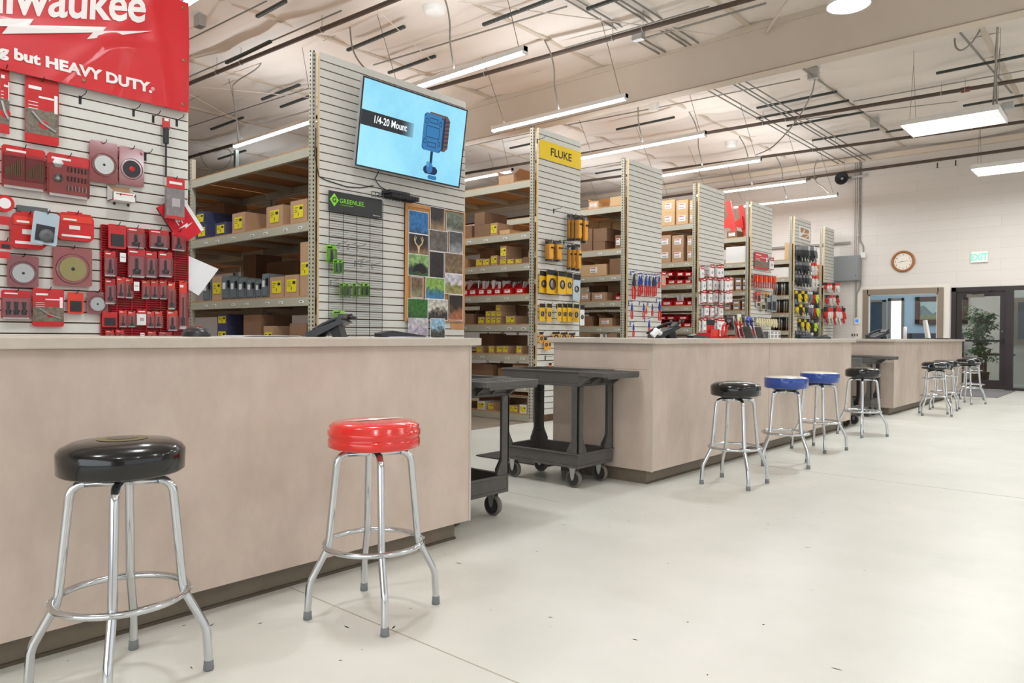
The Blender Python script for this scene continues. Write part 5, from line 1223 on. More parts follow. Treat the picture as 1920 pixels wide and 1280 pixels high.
# ---- poster panel
pack(5, 1415, 474, 1440, 505, 'photo', 'red printed catalogue propped near the top of the panel', 'goods on the red poster panel', cat='catalogue', out=0.03, name='catalogue', hk=False); pack(5, 1443, 483, 1450, 506, 'bag', 'small white card with red print beside the catalogue', 'goods on the red poster panel', out=0.05)
for k in range(10):
    x = 1413+k*4.3; y0 = 514+k*0.4; ou = 0.06+0.018*k; a = pp(x+1.5, y0, PX+ou); c = pp(x+1.5, 539+k*0.3, PX+ou); h = a.z-c.z
    b = MB(); b.box((0, -0.032, 0), (0.003, 0.032, h), M('screwdriver_card', (196, 60, 60), 0.4)); o = b.build('screwdriver_pack'); o.location = (PX+ou, a.y, c.z)
    b = MB(); b.tube([(0.014, 0, h*0.45), (0.014, 0, h*0.92)], 0.016, orange_t if k % 2 else redgrip, 8); b.build('handle_grip', o); b = MB(); b.cyl((0.014, 0, h*0.05), (0.014, 0, h*0.45), 0.005, silver, 6); b.build('blade', o)
    hook(5, a.y, a.z-0.01, ou+0.05); tag(o, 'carded screwdriver with red or orange grip in the long row, %s' % ORD[k], 'screwdriver', 'screwdrivers on the red poster panel')
for k, (x0, y0, x1, y1, m, lb) in enumerate(((1416, 547, 1419, 562, redgrip, 'thin red tool, far left'), (1421, 546, 1426, 566, orangepack, 'red and orange long tool'), (1419, 563, 1426, 575, white_lab, 'white and red card'), (1434, 547, 1438, 558, yel_tool, 'yellow handled snips'), (1439, 548, 1443, 558, yel_tool, 'second yellow handled snips'), (1428, 566, 1436, 580, M('tan_pack', (190, 170, 130), 0.5), 'tan boxed pack'), (1438, 555, 1447, 583, M('grey_pack', (150, 156, 160), 0.4), 'grey clear pack'), (1447, 552, 1456, 585, M('grey_pack', (150, 156, 160), 0.4), 'grey clear pack at right edge'))):
    pack(5, x0, y0, x1, y1, 'plain', lb+' in the mixed row of the red poster panel', 'goods on the red poster panel', mat=m, out=0.05+0.02*(k % 2))
# ---- gloves
def make_glove(m, cuff, L=0.25):
    """a limp glove hanging by the cuff: fingers down, palm towards +x"""
    b = MB(); W = 0.085
    b.tube([(0, 0, L), (0, 0, L*0.8), (0, 0, L*0.62), (0, 0, L*0.45), (0, 0, L*0.38)], [0.036, 0.034, 0.046, 0.047, 0.03], m, 10)
    for k, (y, l, r) in enumerate(((-0.034, 0.28, 0.010), (-0.012, 0.40, 0.011), (0.011, 0.42, 0.011), (0.032, 0.36, 0.010))):
        b.tube([(0.004, y, L*0.46), (0.012, y*1.15, L*0.46-L*l*0.6), (0.02, y*1.2, L*0.46-L*l)], [r*1.25, r*1.1, r*0.7], m, 7)
    b.tube([(0.006, 0.03, L*0.62), (0.02, 0.062, L*0.48), (0.026, 0.066, L*0.32)], [0.014, 0.012, 0.008], m, 7)
    o = b.build('work_glove'); b = MB(); b.tube([(0, 0, L*0.8), (0, 0, L*1.0), (0, 0, L*1.03)], [0.036, 0.039, 0.036], cuff, 10); b.build('cuff', o); b = MB(); b.box((-0.004, -0.022, L*0.9), (0.0, 0.022, L*1.12), cuff); b.build('hang_tag', o)
    return o
gp = {}
GK = {'black': (black_glv, grey_glv), 'grey': (grey_glv, white_glv), 'yellow': (yellow_glv, black_glv), 'hiviz': (hiviz, black_glv), 'white': (white_glv, red_ink), 'red': (M('red_glove_fabric', (196, 50, 40), 0.8), black_glv), 'ivory': (ivory, ivory), 'blackyellow': (black_glv, yellow_glv)}
def glove(x, y0, y1, kind, label, group, out=0.06, yaw=0.0, pn=6, tilt=0.0):
    if kind not in gp: o = gp[kind] = make_glove(*GK[kind])
    else: o = copy_tree(gp[kind])
    a = pp(x, y0, PX+out); c = pp(x, y1, PX+out); s = (a.z-c.z)/0.27
    o.location = (PX+out, a.y, c.z-0.005); o.scale = (s, s, s); o.rotation_euler = (tilt, 0, yaw); tag(o, label, 'glove', group); hook(pn, a.y, a.z-0.006, out+0.05)
grow = [(460, 491, 'black black black black grey black grey'.split(), 1495, 5.4), (490, 515, 'black black black black grey white white'.split(), 1495, 5.6), (514, 538, 'black black black black grey white white'.split(), 1495, 5.8),
        (544, 567, 'blackyellow yellow blackyellow yellow grey grey red hiviz'.split(), 1494, 5.3), (569, 592, 'yellow blackyellow yellow black grey grey red hiviz'.split(), 1495, 5.4), (597, 620, 'blackyellow yellow blackyellow yellow grey black hiviz'.split(), 1500, 4.6), (621, 640, 'black black black black black grey'.split(), 1495, 5.4)]
RG = ['top row', 'second row', 'third row', 'fourth row', 'fifth row', 'sixth row', 'bottom row']
for ri, (y0, y1, ks, x0, st) in enumerate(grow):
    for k, kd in enumerate(ks):
        col = {'blackyellow': 'black glove with yellow cuff', 'hiviz': 'lime hi-vis glove'}.get(kd, kd+' work glove')
        glove(x0+k*st, y0+k*0.3, y1+k*0.3, kd, '%s on the glove panel, %s, %s' % (col, RG[ri], ORD[k]), 'gloves on the glove panel', out=0.05+0.03*k+0.02*(k % 2), yaw=R.uniform(-0.5, 0.5), tilt=R.uniform(-0.08, 0.08))
gr7 = [(530, 549, [1548, 1553, 1558, 1563, 1568, 1572]), (553, 573, [1550, 1557, 1564, 1570]), (575, 610, [1549, 1554, 1559, 1564, 1569, 1574, 1580])]
for ri, (y0, y1, xs) in enumerate(gr7):
    for k, x in enumerate(xs): glove(x, y0, y1 if k % 2 else y1-2, 'white' if k % 3 else 'red', '%s work glove on the panel beside the grey cabinet, %s, %s' % ('white' if k % 3 else 'red', RG[ri], ORD[k]), 'gloves on the last panel', out=0.05+0.05*k, yaw=R.uniform(-0.5, 0.5), pn=7)
for k in range(9): glove(1420+k*4.4, 595+k*0.3, 612+k*0.3, 'ivory', 'ivory cotton glove in the row above the counter, %s' % ORD[k], 'ivory gloves on the red poster panel', out=0.06+0.02*k, yaw=R.uniform(-0.4, 0.4), pn=5)
# framed print on the glove panel
ya, yb, z0, z1 = rect(1499, 426, 1519, 449, PX+0.01); b = MB(); b.box((PX+0.001, ya, z0), (PX+0.006, yb, z1), paper); o = b.build('poster'); tag(o, 'white poster with tan triangle artwork high on the glove panel', 'poster')
b = MB()
for q in ([(0.1, 0.15), (0.5, 0.15), (0.9, 0.5), (0.4, 0.42)], [(0.1, 0.9), (0.5, 0.9), (0.3, 0.5), (0.12, 0.5)], [(0.55, 0.9), (0.9, 0.85), (0.9, 0.58), (0.42, 0.5)], [(0.55, 0.12), (0.9, 0.12), (0.9, 0.42)]):
    b.prism([(ya+(yb-ya)*u, z0+(z1-z0)*v) for u, v in q], 0, PX+0.006, PX+0.007, oak)
b.build('printed_artwork', o)
for k in range(3):
    for pn, ys in ((6, (1500, 1510)), (7, (1550, 1558, 1566))):
        pass

# ================================================================ LAMPS
def smooth(P, n=6):
    Q = []
    for i in range(len(P)-1):
        for k in range(n):
            f = k/n; p0 = P[max(i-1, 0)]; p1 = P[i]; p2 = P[i+1]; p3 = P[min(i+2, len(P)-1)]
            Q.append(0.5*((2*p1)+(p2-p0)*f+(2*p0-5*p1+4*p2-p3)*f*f+(3*p1-p0-3*p2+p3)*f**3))
    return Q+[P[-1]]
def strip_light(x1, y, label, L=2.44, power=32, cable=True):
    z = 4.25; x0 = x1-L
    t = empty('strip_light', ((x0+x1)/2, y, z), label, 'ceiling light', 'linear lights over the rack aisles')
    b = MB(); b.box((x0, y-0.035, z+0.02), (x1, y+0.035, z+0.075), white_p); b.box((x0, y-0.04, z-0.012), (x0+0.015, y+0.04, z+0.08), white_p); b.box((x1-0.015, y-0.04, z-0.012), (x1, y+0.04, z+0.08), white_p); b.build('housing', t)
    mid = (x0+x1)/2
    for a, c in ((x0+0.015, mid-0.02), (mid+0.02, x1-0.015)):
        b = MB(); b.prism([(y-0.033, z+0.02), (y-0.03, z), (y-0.015, z-0.01), (y+0.015, z-0.01), (y+0.03, z), (y+0.033, z+0.02)], 0, a, c, lampm); b.build('lamp_diffuser', t)
    for x, dx in ((x0+0.25, -0.5), (x1-0.1, -0.35)):
        b = MB(); b.tube([(x, y, z+0.075), (x+dx, y+0.02, CZ-0.02)], 0.004, wire, 5); b.build('hanging_wire', t)
    if cable:
        b = MB(); xx = mid+0.08; K = [Vector(p) for p in ((xx, y, z+0.06), (xx-0.03, y, z+0.2), (xx-0.1, y+0.02, z+0.45), (xx-0.12, y+0.03, z+0.7), (xx-0.2, y+0.05, z+0.95), (xx-0.34, y+0.08, CZ-0.06))]; b.tube(smooth(K), 0.011, conduit, 7); b.build('power_conduit', t)
    l = area('strip_light_lamp', (0, 0, 0), (L*0.97, 0.06), power, (0.88, 0.95, 1)); l.location = (0, 0, -0.02); l.parent = t
    l = area('strip_ceiling_fill', (0, 0, 0), (L*0.9, 0.06), power*0.4, (0.88, 0.95, 1), (PI, 0, 0)); l.location = (0, 0, 0.09); l.parent = t  # added fill over the closed housing, throws light onto the ceiling
    return t
AY = [6.28, 8.38, 10.68, 12.85, 15.15, 17.1]
AN = ['between TV and yellow-sign panels', 'between yellow-sign and pliers panels', 'between pliers and red-header panels', 'between red-header and poster panels', 'between poster and glove panels', 'nearest the back wall']
for k, y in enumerate(AY):
    strip_light(-5.32, y, 'lit white linear lamp, near one, aisle '+AN[k])
    strip_light(-9.36, y, 'lit white linear lamp, far one, aisle '+AN[k], cable=False)
strip_light(-5.9, 3.25, 'lit white linear lamp whose end shows beside the red banner')
# end box of the first lamp
# high bay lamp
hb = hit(1591, 11, 2, 4.6)
t = empty('high_bay_light', tuple(hb), 'white bell-shaped high bay lamp hanging before the ceiling girder', 'ceiling light')
c = tuple(hb)
b = MB(); b.lathe([(0.215, 0.0), (0.222, 0.0), (0.205, 0.06), (0.16, 0.2), (0.11, 0.3), (0.09, 0.31)], white_p, c, 36, caps=False); b.lathe([(0.212, 0.004), (0.2, 0.06), (0.155, 0.2), (0.09, 0.3)], white_p, c, 36, caps=False); b.build('bell_shade', t)
b = MB(); b.lathe([(0.0, 0.02), (0.207, 0.022)], lampw, c, 36); b.build('lit_lens', t)
b = MB(); b.cyl((c[0], c[1], c[2]+0.3), (c[0], c[1], CZ-0.14), 0.012, conduit, 8); b.lathe([(0.09, 0.3), (0.09, 0.42), (0.03, 0.45), (0, 0.45)], greyp, c, 20); b.build('ballast_and_stem', t)
l = area('high_bay_light_lamp', (0, 0, 0), (0.4, 0.4), 42, (0.84, 0.94, 1), shape='DISK', spread=2.3); l.location = (0, 0, -0.01); l.parent = t
# two fluorescent fixtures with louvres
def tube_fixture(p0, y, L, label):
    x0, x1 = p0, p0+L; z = 4.22; w = 0.34
    t = empty('fluorescent_fixture', ((x0+x1)/2, y, z), label, 'ceiling light', 'louvred fluorescent fixtures')
    b = MB(); b.box((x0, y-w, z+0.06), (x1, y+w, z+0.075), white_p)
    for s in (-1, 1): b.prism([(y+s*w, z+0.06), (y+s*(w+0.06), z-0.02), (y+s*(w+0.064), z-0.02), (y+s*w, z+0.075)], 0, x0, x1, white_p)
    for x in (x0, x1-0.012): b.prism([(y-w-0.06, z-0.03), (y+w+0.06, z-0.03), (y+w, z+0.08), (y-w, z+0.08)], 0, x, x+0.012, white_p)
    b.prism([(y-0.05, z+0.06), (y, z-0.02), (y+0.05, z+0.06)], 0, x0+0.012, x1-0.012, white_p)
    b.build('reflector', t)
    for k, yy in enumerate((-0.27, -0.16, 0.16, 0.27)):
        b = MB(); b.cyl((x0+0.02, y+yy, z+0.02), (x1-0.02, y+yy, z+0.02), 0.019, lampw, 10); b.build('tube_lamp', t)
    b = MB()
    for k in range(15):
        x = x0+0.06+k*(L-0.12)/14; b.box((x-0.004, y-w-0.03, z-0.02), (x+0.004, y+w+0.03, z-0.012), white_p)
    b.build('wire_guard', t)
    for x, dx in ((x0+0.08, 0.0), (x1-0.1, 0.05)):
        for s in (-0.2, 0.2): b = MB(); b.tube([(x, y+s, z+0.075), (x+dx, y, CZ-0.3), (x+dx, y, CZ-0.02)], 0.003, wire, 5); b.build('hanging_wire', t)
    b = MB(); b.box((x1-0.02, y-0.05, z+0.07), (x1+0.12, y+0.05, z+0.16), steel); b.tube([(x1-0.08, y, z+0.1), (x1-0.1, y, CZ-0.4), (x1-0.08, y, CZ-0.02)], 0.014, conduit, 8); b.build('junction_box', t)
    l = area('fixture_lamp', (0, 0, 0), (L*0.95, 0.6), 55, (0.9, 0.96, 1)); l.location = (0, 0, -0.035); l.parent = t
tube_fixture(-2.82, 12.25, 1.22, 'lit louvred fluorescent fixture, larger and nearer one at upper right')
tube_fixture(-2.55, 16.1, 1.22, 'lit louvred fluorescent fixture at the right photo edge above the exit sign')

# ================================================================ PIPES AND CONDUITS UNDER THE ROOF
def pipe_between(name, pts, r, m, label, cat, group=None, z=5.2, hang=(), n=10, xs=None):
    P = [hit(x, y, 2, z) for x, y in pts]
    ym = sum(p.y for p in P)/len(P)
    P = [Vector((p.x, p.y, z)) for p in P]
    d = (P[-1]-P[0]); e0 = P[0]+d*(((xs[0] if xs else P[0].x)-P[0].x)/d.x); e1 = P[0]+d*(((xs[1] if xs else P[-1].x)-P[0].x)/d.x)
    t = empty(name, tuple((e0+e1)/2), label, cat, group)
    b = MB(); b.cyl(e0, e1, r, m, n); b.build('pipe_run', t)
    for x, y in hang:
        q = hit(x, y, 2, z); f = (q.x-e0.x)/(e1.x-e0.x); q = e0+(e1-e0)*f
        b = MB(); b.tube([q+Vector((0, (r+0.006)*math.cos(a), (r+0.006)*math.sin(a))) for a in [2*PI*i/14 for i in range(14)]], 0.005, steel, 5, closed=True); b.cyl(q+Vector((0, 0, r)), (q.x, q.y, CZ-0.02), 0.005, steel, 5); b.build('pipe_hanger', t)
    return t
SG = 'dark sprinkler pipes under the roof'
pipe_between('sprinkler_pipe', [(354, 157), (740, 0)], 0.032, dark_pipe, 'dark sprinkler pipe crossing the upper left above the television panel', 'pipe', SG, hang=((405, 135), (603, 55), (452, 117)), xs=(-23, 7))
pipe_between('sprinkler_pipe', [(811, 166), (1400, 0)], 0.032, dark_pipe, 'dark sprinkler pipe at top centre, in front of the ceiling girder', 'pipe', SG, hang=((1144, 68), (1201, 52), (914, 140)), xs=(-23, 7))
pipe_between('sprinkler_pipe', [(1313, 251), (1920, 149)], 0.032, dark_pipe, 'dark sprinkler pipe beyond the girder with a rusty coupling, passing above the larger fixture', 'pipe', SG, hang=((1432, 232), (1475, 225), (1765, 175), (1810, 168)), xs=(-23, 7))
pipe_between('sprinkler_pipe', [(1420, 295.6), (1920, 228)], 0.032, dark_pipe, 'dark sprinkler pipe just under the roof near the back wall', 'pipe', SG, hang=((1523, 281), (1565, 275), (1823, 241)), xs=(-23, 7))
t = empty('sprinkler_pipe', (-6, 18.25, 4.97), 'dark sprinkler pipe fixed low along the back wall above the clock', 'pipe', SG)
b = MB(); b.cyl((-22, 18.3, 4.94), (7.5, 18.3, 5.06), 0.034, dark_pipe, 10); b.build('pipe_run', t)
for x in (-6.4, -6.25): b = MB(); b.cyl((x, 18.3, 4.98), (x+0.05, 18.3, 4.98), 0.045, dark_pipe, 12); b.build('coupling', t)
for x in (-5.55, -1.9, 0.2): b = MB(); b.cyl((x, 18.3, 5.0), (x, 18.3, CZ-0.05), 0.006, steel, 6); b.build('pipe_hanger', t)
for x in (-3.6, -3.25): b = MB(); b.cyl((x, 18.3, 4.95), (x, 18.3, 4.85), 0.012, bronze, 8); b.lathe([(0.03, 0), (0.03, 0.006), (0, 0.006)], bronze, (x, 18.3, 4.84), 10); b.build('sprinkler_head', t)
b = MB(); q = hit(1810, 168, 2, 5.2); b.cyl((q.x-0.06, q.y, 5.2), (q.x+0.06, q.y, 5.2), 0.045, M('rusty_red_coupling', (120, 60, 48), 0.6), 12); tag(b.build('pipe_coupling'), 'rusty red coupling on the pipe above the larger fluorescent fixture', 'pipe fitting')
CG = 'thin grey conduits under the roof'
cl = [('thin conduit across the top left corner of the ceiling', [(352, 75), (500, 2)], 5.31, 0.011), ('thin conduit running beside the first sprinkler pipe', [(352, 145), (640, 20)], 5.31, 0.011),
      ('thin conduit line low at left, left of the TV panel', [(352, 238), (590, 162)], 5.32, 0.009), ('long thin conduit crossing above the television to the top', [(700, 122), (1063, 12)], 5.32, 0.012),
      ('thin conduit beside the second sprinkler pipe', [(1060, 90), (1330, 12)], 5.31, 0.01), ('conduit meeting a junction box left of the girder', [(1200, 74), (1436, 6)], 5.32, 0.014),
      ('thin conduit beyond the girder ending at a white box', [(1060, 235), (1220, 204)], 5.32, 0.012), ('thin conduit beyond the girder, continuing right', [(1232, 202), (1500, 148)], 5.32, 0.011),
      ('thin conduit above the third sprinkler pipe', [(1600, 190), (1920, 132)], 5.32, 0.01), ('thin conduit behind the third sprinkler pipe', [(1440, 231), (1795, 190)], 5.31, 0.008),
      ('thin conduit left of the girder lights at mid left', [(870, 275), (1000, 248)], 5.32, 0.011), ('thin conduit line beyond the pliers panel', [(1090, 316), (1175, 302)], 5.32, 0.01)]
for lb, pts, z, r in cl: pipe_between('conduit', pts, r, conduit, lb, 'conduit', CG, z=z, n=7)
# bundles of conduits that run the length of the roof (over the girder line)
for k, (p, q) in enumerate((((1318, 160), (1515, 278)), ((1330, 158), (1522, 276)), ((1378, 156), (1590, 285)), ((1386, 154), (1597, 283)), ((1398, 150), (1606, 280)))):
    a = hit(*p, 2, 5.3); b = MB(); b.cyl((a.x, GY1, 5.26), (a.x+0.02*k, WY-0.06, 5.26), 0.013, conduit, 7)
    b.cyl((a.x, 4.5, 5.4), (a.x, GY0-0.02, 5.4), 0.013, conduit, 7)
    tag(recenter(b.build('conduit'), (a.x, 12, 5.3)), 'grey conduit of the bundle running toward the back wall, %s' % ORD[k], 'conduit', 'conduit bundle under the roof')
a = hit(1510, 135, 2, 5.3); b = MB(); b.cyl((a.x, GY1, 5.3), (a.x+0.1, 16.2, 5.3), 0.014, conduit, 7); b.cyl((a.x, GY1, 5.3), (a.x, GY1+0.0, 5.4), 0.014, conduit, 7); tag(b.build('conduit'), 'single conduit right of the bundle with a white box on it', 'conduit', CG)
a = hit(1790, 72, 2, 5.3); b = MB(); b.cyl((a.x, GY1+0.4, 5.36), (a.x+0.25, 15.3, 5.36), 0.016, conduit, 7); b.box((a.x-0.1, GY1+0.35, 5.34), (a.x+0.1, GY1+0.42, 5.42), steel); tag(b.build('conduit'), 'single conduit with a bracket at upper right, above the larger fixture', 'conduit', CG)
# dark struts between the purlins
st = [((417, 118), (515, 82)), ((478, 32), (540, 6)), ((525, 202), (590, 180)), ((487, 187), (566, 162)), ((391, 243), (461, 223)), ((407, 299), (463, 284)), ((727, 138), (818, 108)), ((770, 57), (640, 92)),
      ((1098, 18), (1162, 1)), ((902, 47), (1040, 2)), ((955, 279), (998, 271)), ((1152, 243), (1268, 223)), ((1417, 203), (1571, 175)), ((1415, 222), (1594, 192)), ((1474, 237), (1620, 213)), ((1521, 264), (1650, 245)), ((1755, 139), (1920, 107)), ((1805, 199), (1920, 182)), ((1885, 203), (1920, 198)), ((1661, 249), (1700, 243)), ((1115, 326), (1172, 318)), ((479, 100), (352, 150))]
reg = lambda p: ('upper ' if p[1] < 120 else '')+('left' if p[0] < 600 else 'centre' if p[0] < 1300 else 'right')
seen_ = defaultdict(int)
for k, (p, q) in enumerate(sorted(st[:21], key=lambda a: min(a[0][0], a[1][0]))):
    a = hit(*p, 2, 5.27); c = hit(*q, 2, 5.27); ym = (a.y+c.y)/2; b = MB(); b.box((min(a.x, c.x), ym-0.022, 5.27), (max(a.x, c.x), ym+0.022, 5.305), strut); n = 0
    x = min(a.x, c.x)+0.04
    while x < max(a.x, c.x)-0.04: b.box((x, ym-0.008, 5.2685), (x+0.03, ym+0.008, 5.27), greyp); x += 0.06
    side = 'left' if p[0] < 600 else 'centre' if p[0] < 1300 else 'right'
    tag(recenter(b.build('ceiling_strut'), ((a.x+c.x)/2, ym, 5.27)), 'short dark strut under the roof, %s part of the ceiling, %s' % (reg(p), ORD[seen_[reg(p)]]), 'strut', 'dark struts under the roof'); seen_[reg(p)] += 1
# white brace rods
for k, (p, q, lb) in enumerate((((352, 160), (700, 195), 'thin white brace rod crossing left of the TV panel'), ((860, 3), (1395, 72), 'thin white brace rod crossing to the girder at top centre'), ((352, 175), (470, 240), 'thin white brace rod sloping down at left'), ((700, 12), (808, 113), 'thin white brace rod above the television'), ((1475, 2), (1436, 62), 'short white brace tube fixed to the girder face'))):
    a = hit(*p, 2, 5.3); c = hit(*q, 2, 5.2) if k != 1 and k != 4 else hit(*q, 1, GY0-0.01); b = MB(); b.cyl(a, c, 0.007 if k != 4 else 0.02, M('white_rod', (214, 200, 186), 0.5), 6); tag(b.build('brace_rod'), lb, 'rod', 'white brace rods under the roof')
# ceiling speaker / smoke heads and boxes
q = hit(815, 22, 2, 5.4); b = MB(); b.lathe([(0.0, -0.03), (0.11, -0.03), (0.14, -0.015), (0.15, 0.03), (0.17, 0.05), (0.17, 0.1)], white_p, tuple(q), 28); o = recenter(b.build('ceiling_detector'), tuple(q)); tag(o, 'round white detector on the ceiling above the television', 'detector')
q = hit(1371, 275, 2, 5.35); b = MB(); b.lathe([(0.0, -0.02), (0.09, -0.02), (0.12, 0.02), (0.12, 0.14)], white_p, tuple(q), 24); o = recenter(b.build('ceiling_detector'), tuple(q)); tag(o, 'round white detector on the ceiling beyond the girder', 'detector')
for (x, y), lb in (((375, 48), 'small grey junction box with cable at upper left ceiling'), ((1197, 73), 'small grey junction box left of the ceiling girder'), ((1226, 206), 'small white box on the ceiling just beyond the girder'), ((1525, 146), 'small white box on the ceiling at the loose grey cable'), ((1640, 236), 'small grey junction box over the back of the ceiling')):
    q = hit(x, y, 2, 5.27); b = MB(); b.cbox((q.x, q.y, 5.34), (0.16, 0.1, 0.18), steel if 'grey' in lb else white_p); tag(recenter(b.build('junction_box', bevel=0.004), tuple(q)), lb, 'junction box')
def cable(pts, lb, r=0.011, z=5.3, m=None):
    """drooping cable: (x, y, z) of picture columns unprojected on planes of constant height"""
    P = [hit(x, y, ax, v) for x, y, ax, v in pts]; Q = smooth(P); b = MB(); b.tube(Q, r, m or conduit, 7); tag(b.build('flexible_cable'), lb, 'cable', 'loose grey cables under the roof')
cable([(408, 47, 1, 6.2), (450, 66, 1, 6.2), (487, 76, 1, 6.2), (494, 92, 1, 6.2), (485, 125, 1, 6.2), (441, 155, 1, 6.2), (437, 175, 1, 6.2), (443, 220, 1, 6.2), (447, 268, 1, 6.2)], 'curved grey cable from the upper left ceiling down to the far lamp')
cable([(652, 0, 1, 6.3), (656, 50, 1, 6.3), (661, 90, 1, 6.3), (676, 119, 1, 6.3), (700, 140, 1, 6.3)], 'curved grey cable dropping behind the top of the TV panel')
cable([(1528, 148, 1, 11.5), (1520, 180, 1, 11.7), (1490, 230, 1, 12.0), (1450, 274, 1, 12.2), (1418, 290, 1, 12.8)], 'long loose grey cable swinging down beyond the girder')
cable([(1790, 72, 1, 10.9), (1792, 88, 1, 10.9), (1803, 94, 1, 10.9), (1822, 80, 1, 10.9), (1838, 56, 1, 10.9)], 'short looped grey cable at upper right under the roof')
cable([(1870, 52, 1, 11.2), (1868, 110, 1, 11.6), (1862, 200, 1, 12.25)], 'straight grey cable dropping to the larger fluorescent fixture', r=0.014)
cable([(1534, 298, 1, 17.1), (1527, 315, 1, 17.1), (1530, 340, 1, 17.1), (1545, 352, 1, 17.1), (1558, 368, 1, 17.1)], 'curved grey cable down to the last strip lamp by the back wall')
cable([(352, 290, 1, 8.3), (360, 272, 1, 8.3), (370, 275, 1, 8.3), (382, 305, 1, 8.3), (400, 318, 1, 8.3), (425, 312, 1, 8.3), (434, 290, 1, 8.3), (425, 276, 1, 8.3)], 'dark looped cable above the first rack at far left', r=0.009)
# dark vertical drop post behind the first lamp
b = MB(); q = hit(443, 295, 1, 6.3); b.box((q.x-0.035, 6.27, 0), (q.x+0.035, 6.33, 4.2), strut); tag(b.build('support_post'), 'dark square post rising behind the first rack to the far lamp', 'post')

# ================================================================ ON THE BACK WALL
W0 = WY
def wrect(x0, y0, x1, y1, Y=W0): a = hit(x0, y0, 1, Y); c = hit(x1, y1, 1, Y); return a.x, c.x, c.z, a.z
# clock
cc = hit(1693, 490, 1, W0-0.03); rad = 0.245
t = empty('wall_clock', (cc.x, W0, cc.z), 'round oak-rimmed wall clock with white dial on the back wall', 'clock')
b = MB(); b.lathe([(rad, 0.0), (rad, -0.035), (rad-0.02, -0.05), (rad-0.045, -0.045), (rad-0.055, -0.03), (rad-0.055, 0.0)], clock_wood, (cc.x, W0-0.001, cc.z), 48, 'y'); b.build('oak_rim', t)
b = MB(); b.lathe([(rad-0.055, -0.02), (0, -0.02)], M('clock_dial', (244, 236, 224), 0.6), (cc.x, W0, cc.z), 40, 'y'); b.build('dial', t)
b = MB()
for k in range(1, 13):
    a = PI/2-k*PI/6; rr0 = rad-0.088; text_into(b, str(k), 0.048, (cc.x+rr0*math.cos(a), W0-0.022, cc.z+rr0*math.sin(a)-0.017), (1, 0, 0), (0, 0, 1), ink, 0.0005, align='CENTER')
b.build('numerals', t)
b = MB()
for ang, L, w in ((8, 0.13, 0.004), (188, 0.15, 0.003), (187, 0.1, 0.006)):
    a = math.radians(ang); dx, dz = math.cos(a), math.sin(a); b.prism([(cc.x-dz*w, cc.z+dx*w), (cc.x+dz*w, cc.z-dx*w), (cc.x+dx*L, cc.z+dz*L)], 1, W0-0.026, W0-0.0245, ink)
b.build('hands', t)
# exit sign
x0, x1, z0, z1 = wrect(1821, 473, 1851, 490, W0-0.05)
t = empty('exit_sign', ((x0+x1)/2, W0, z0), 'pale exit sign with green letters above the dark door', 'sign')
b = MB(); b.box((x0-0.01, W0-0.05, z0-0.01), (x1+0.01, W0, z1+0.01), white_p); b.build('sign_case', t, 0.004)
b = MB(); b.box((x0, W0-0.053, z0), (x1, W0-0.05, z1), exit_b); b.build('sign_face', t)
b = MB(); text_into(b, 'EXIT', (z1-z0)*0.98, ((x0+x1)/2, W0-0.0535, z0+(z1-z0)*0.16), (1, 0, 0), (0, 0, 1), exit_g, 0.0006, sx=0.72, align='CENTER', bold=0.006); b.build('sign_letters', t)
# electrical cabinet, conduits, thermostat, plates
x0, x1, z0, z1 = -5.87, -5.20, 2.43, 3.03
t = empty('electrical_cabinet', ((x0+x1)/2, W0, z0), 'large grey steel electrical cabinet on the back wall', 'cabinet')
b = MB(); b.box((x0, W0-0.18, z0), (x1, W0, z1), M('cabinet_grey', (140, 142, 142), 0.45)); b.build('cabinet_body', t, 0.004)
b = MB(); b.box((x0+0.01, W0-0.192, z0+0.01), (x1-0.02, W0-0.18, z1-0.01), MATS['cabinet_grey']); d = b.build('door', t, 0.003)
b = MB(); b.cyl((x1-0.07, W0-0.2, z0+0.12), (x1-0.07, W0-0.19, z0+0.12), 0.012, darktool, 12); b.build('latch', d)
for k, px in enumerate((1602, 1605.5, 1609)):
    x = hit(px, 400, 1, W0-0.03).x; b = MB(); b.cyl((x, W0-0.03, z1), (x, W0-0.03, CZ-0.12), 0.014, M('white_painted_conduit', (214, 204, 196), 0.5), 8)
    for z in (3.5, 4.3, 4.85, 5.1): b.box((x-0.025, W0-0.034, z), (x+0.025, W0, z+0.025), steel)
    tag(recenter(b.build('wall_conduit'), (x, W0, 4.2)), 'white painted conduit rising above the grey cabinet, %s of four' % ['leftmost', 'second', 'third'][k], 'conduit', 'conduits on the back wall')
x = hit(1613, 400, 1, W0-0.03).x; b = MB(); b.tube([(x, W0-0.03, CZ-0.12), (x, W0-0.03, 3.42), (x+0.02, W0-0.03, 3.34), (x+0.07, W0-0.03, 3.25), (x+0.08, W0-0.03, 3.1)], 0.014, conduit, 8); b.box((x+0.02, W0-0.07, 2.97), (x+0.13, W0, 3.1), white_p)
b.tube([(x+0.03, W0-0.03, 2.97), (x+0.03, W0-0.03, 2.35), (x-0.0, W0-0.03, 2.25), (x-0.06, W0-0.03, 2.12), (x-0.06, W0-0.03, 1.58)], 0.014, conduit, 8)
tag(recenter(b.build('wall_conduit'), (x, W0, 3)), 'bent grey conduit with white box passing beside the grey cabinet down to the thermostat', 'conduit', 'conduits on the back wall')
x = hit(1605, 560, 1, W0-0.03).x; b = MB(); b.cyl((x, W0-0.03, 2.43), (x, W0-0.03, 1.56), 0.014, conduit, 8); tag(recenter(b.build('wall_conduit'), (x, W0, 2)), 'straight grey conduit from under the grey cabinet to the thermostat', 'conduit', 'conduits on the back wall')
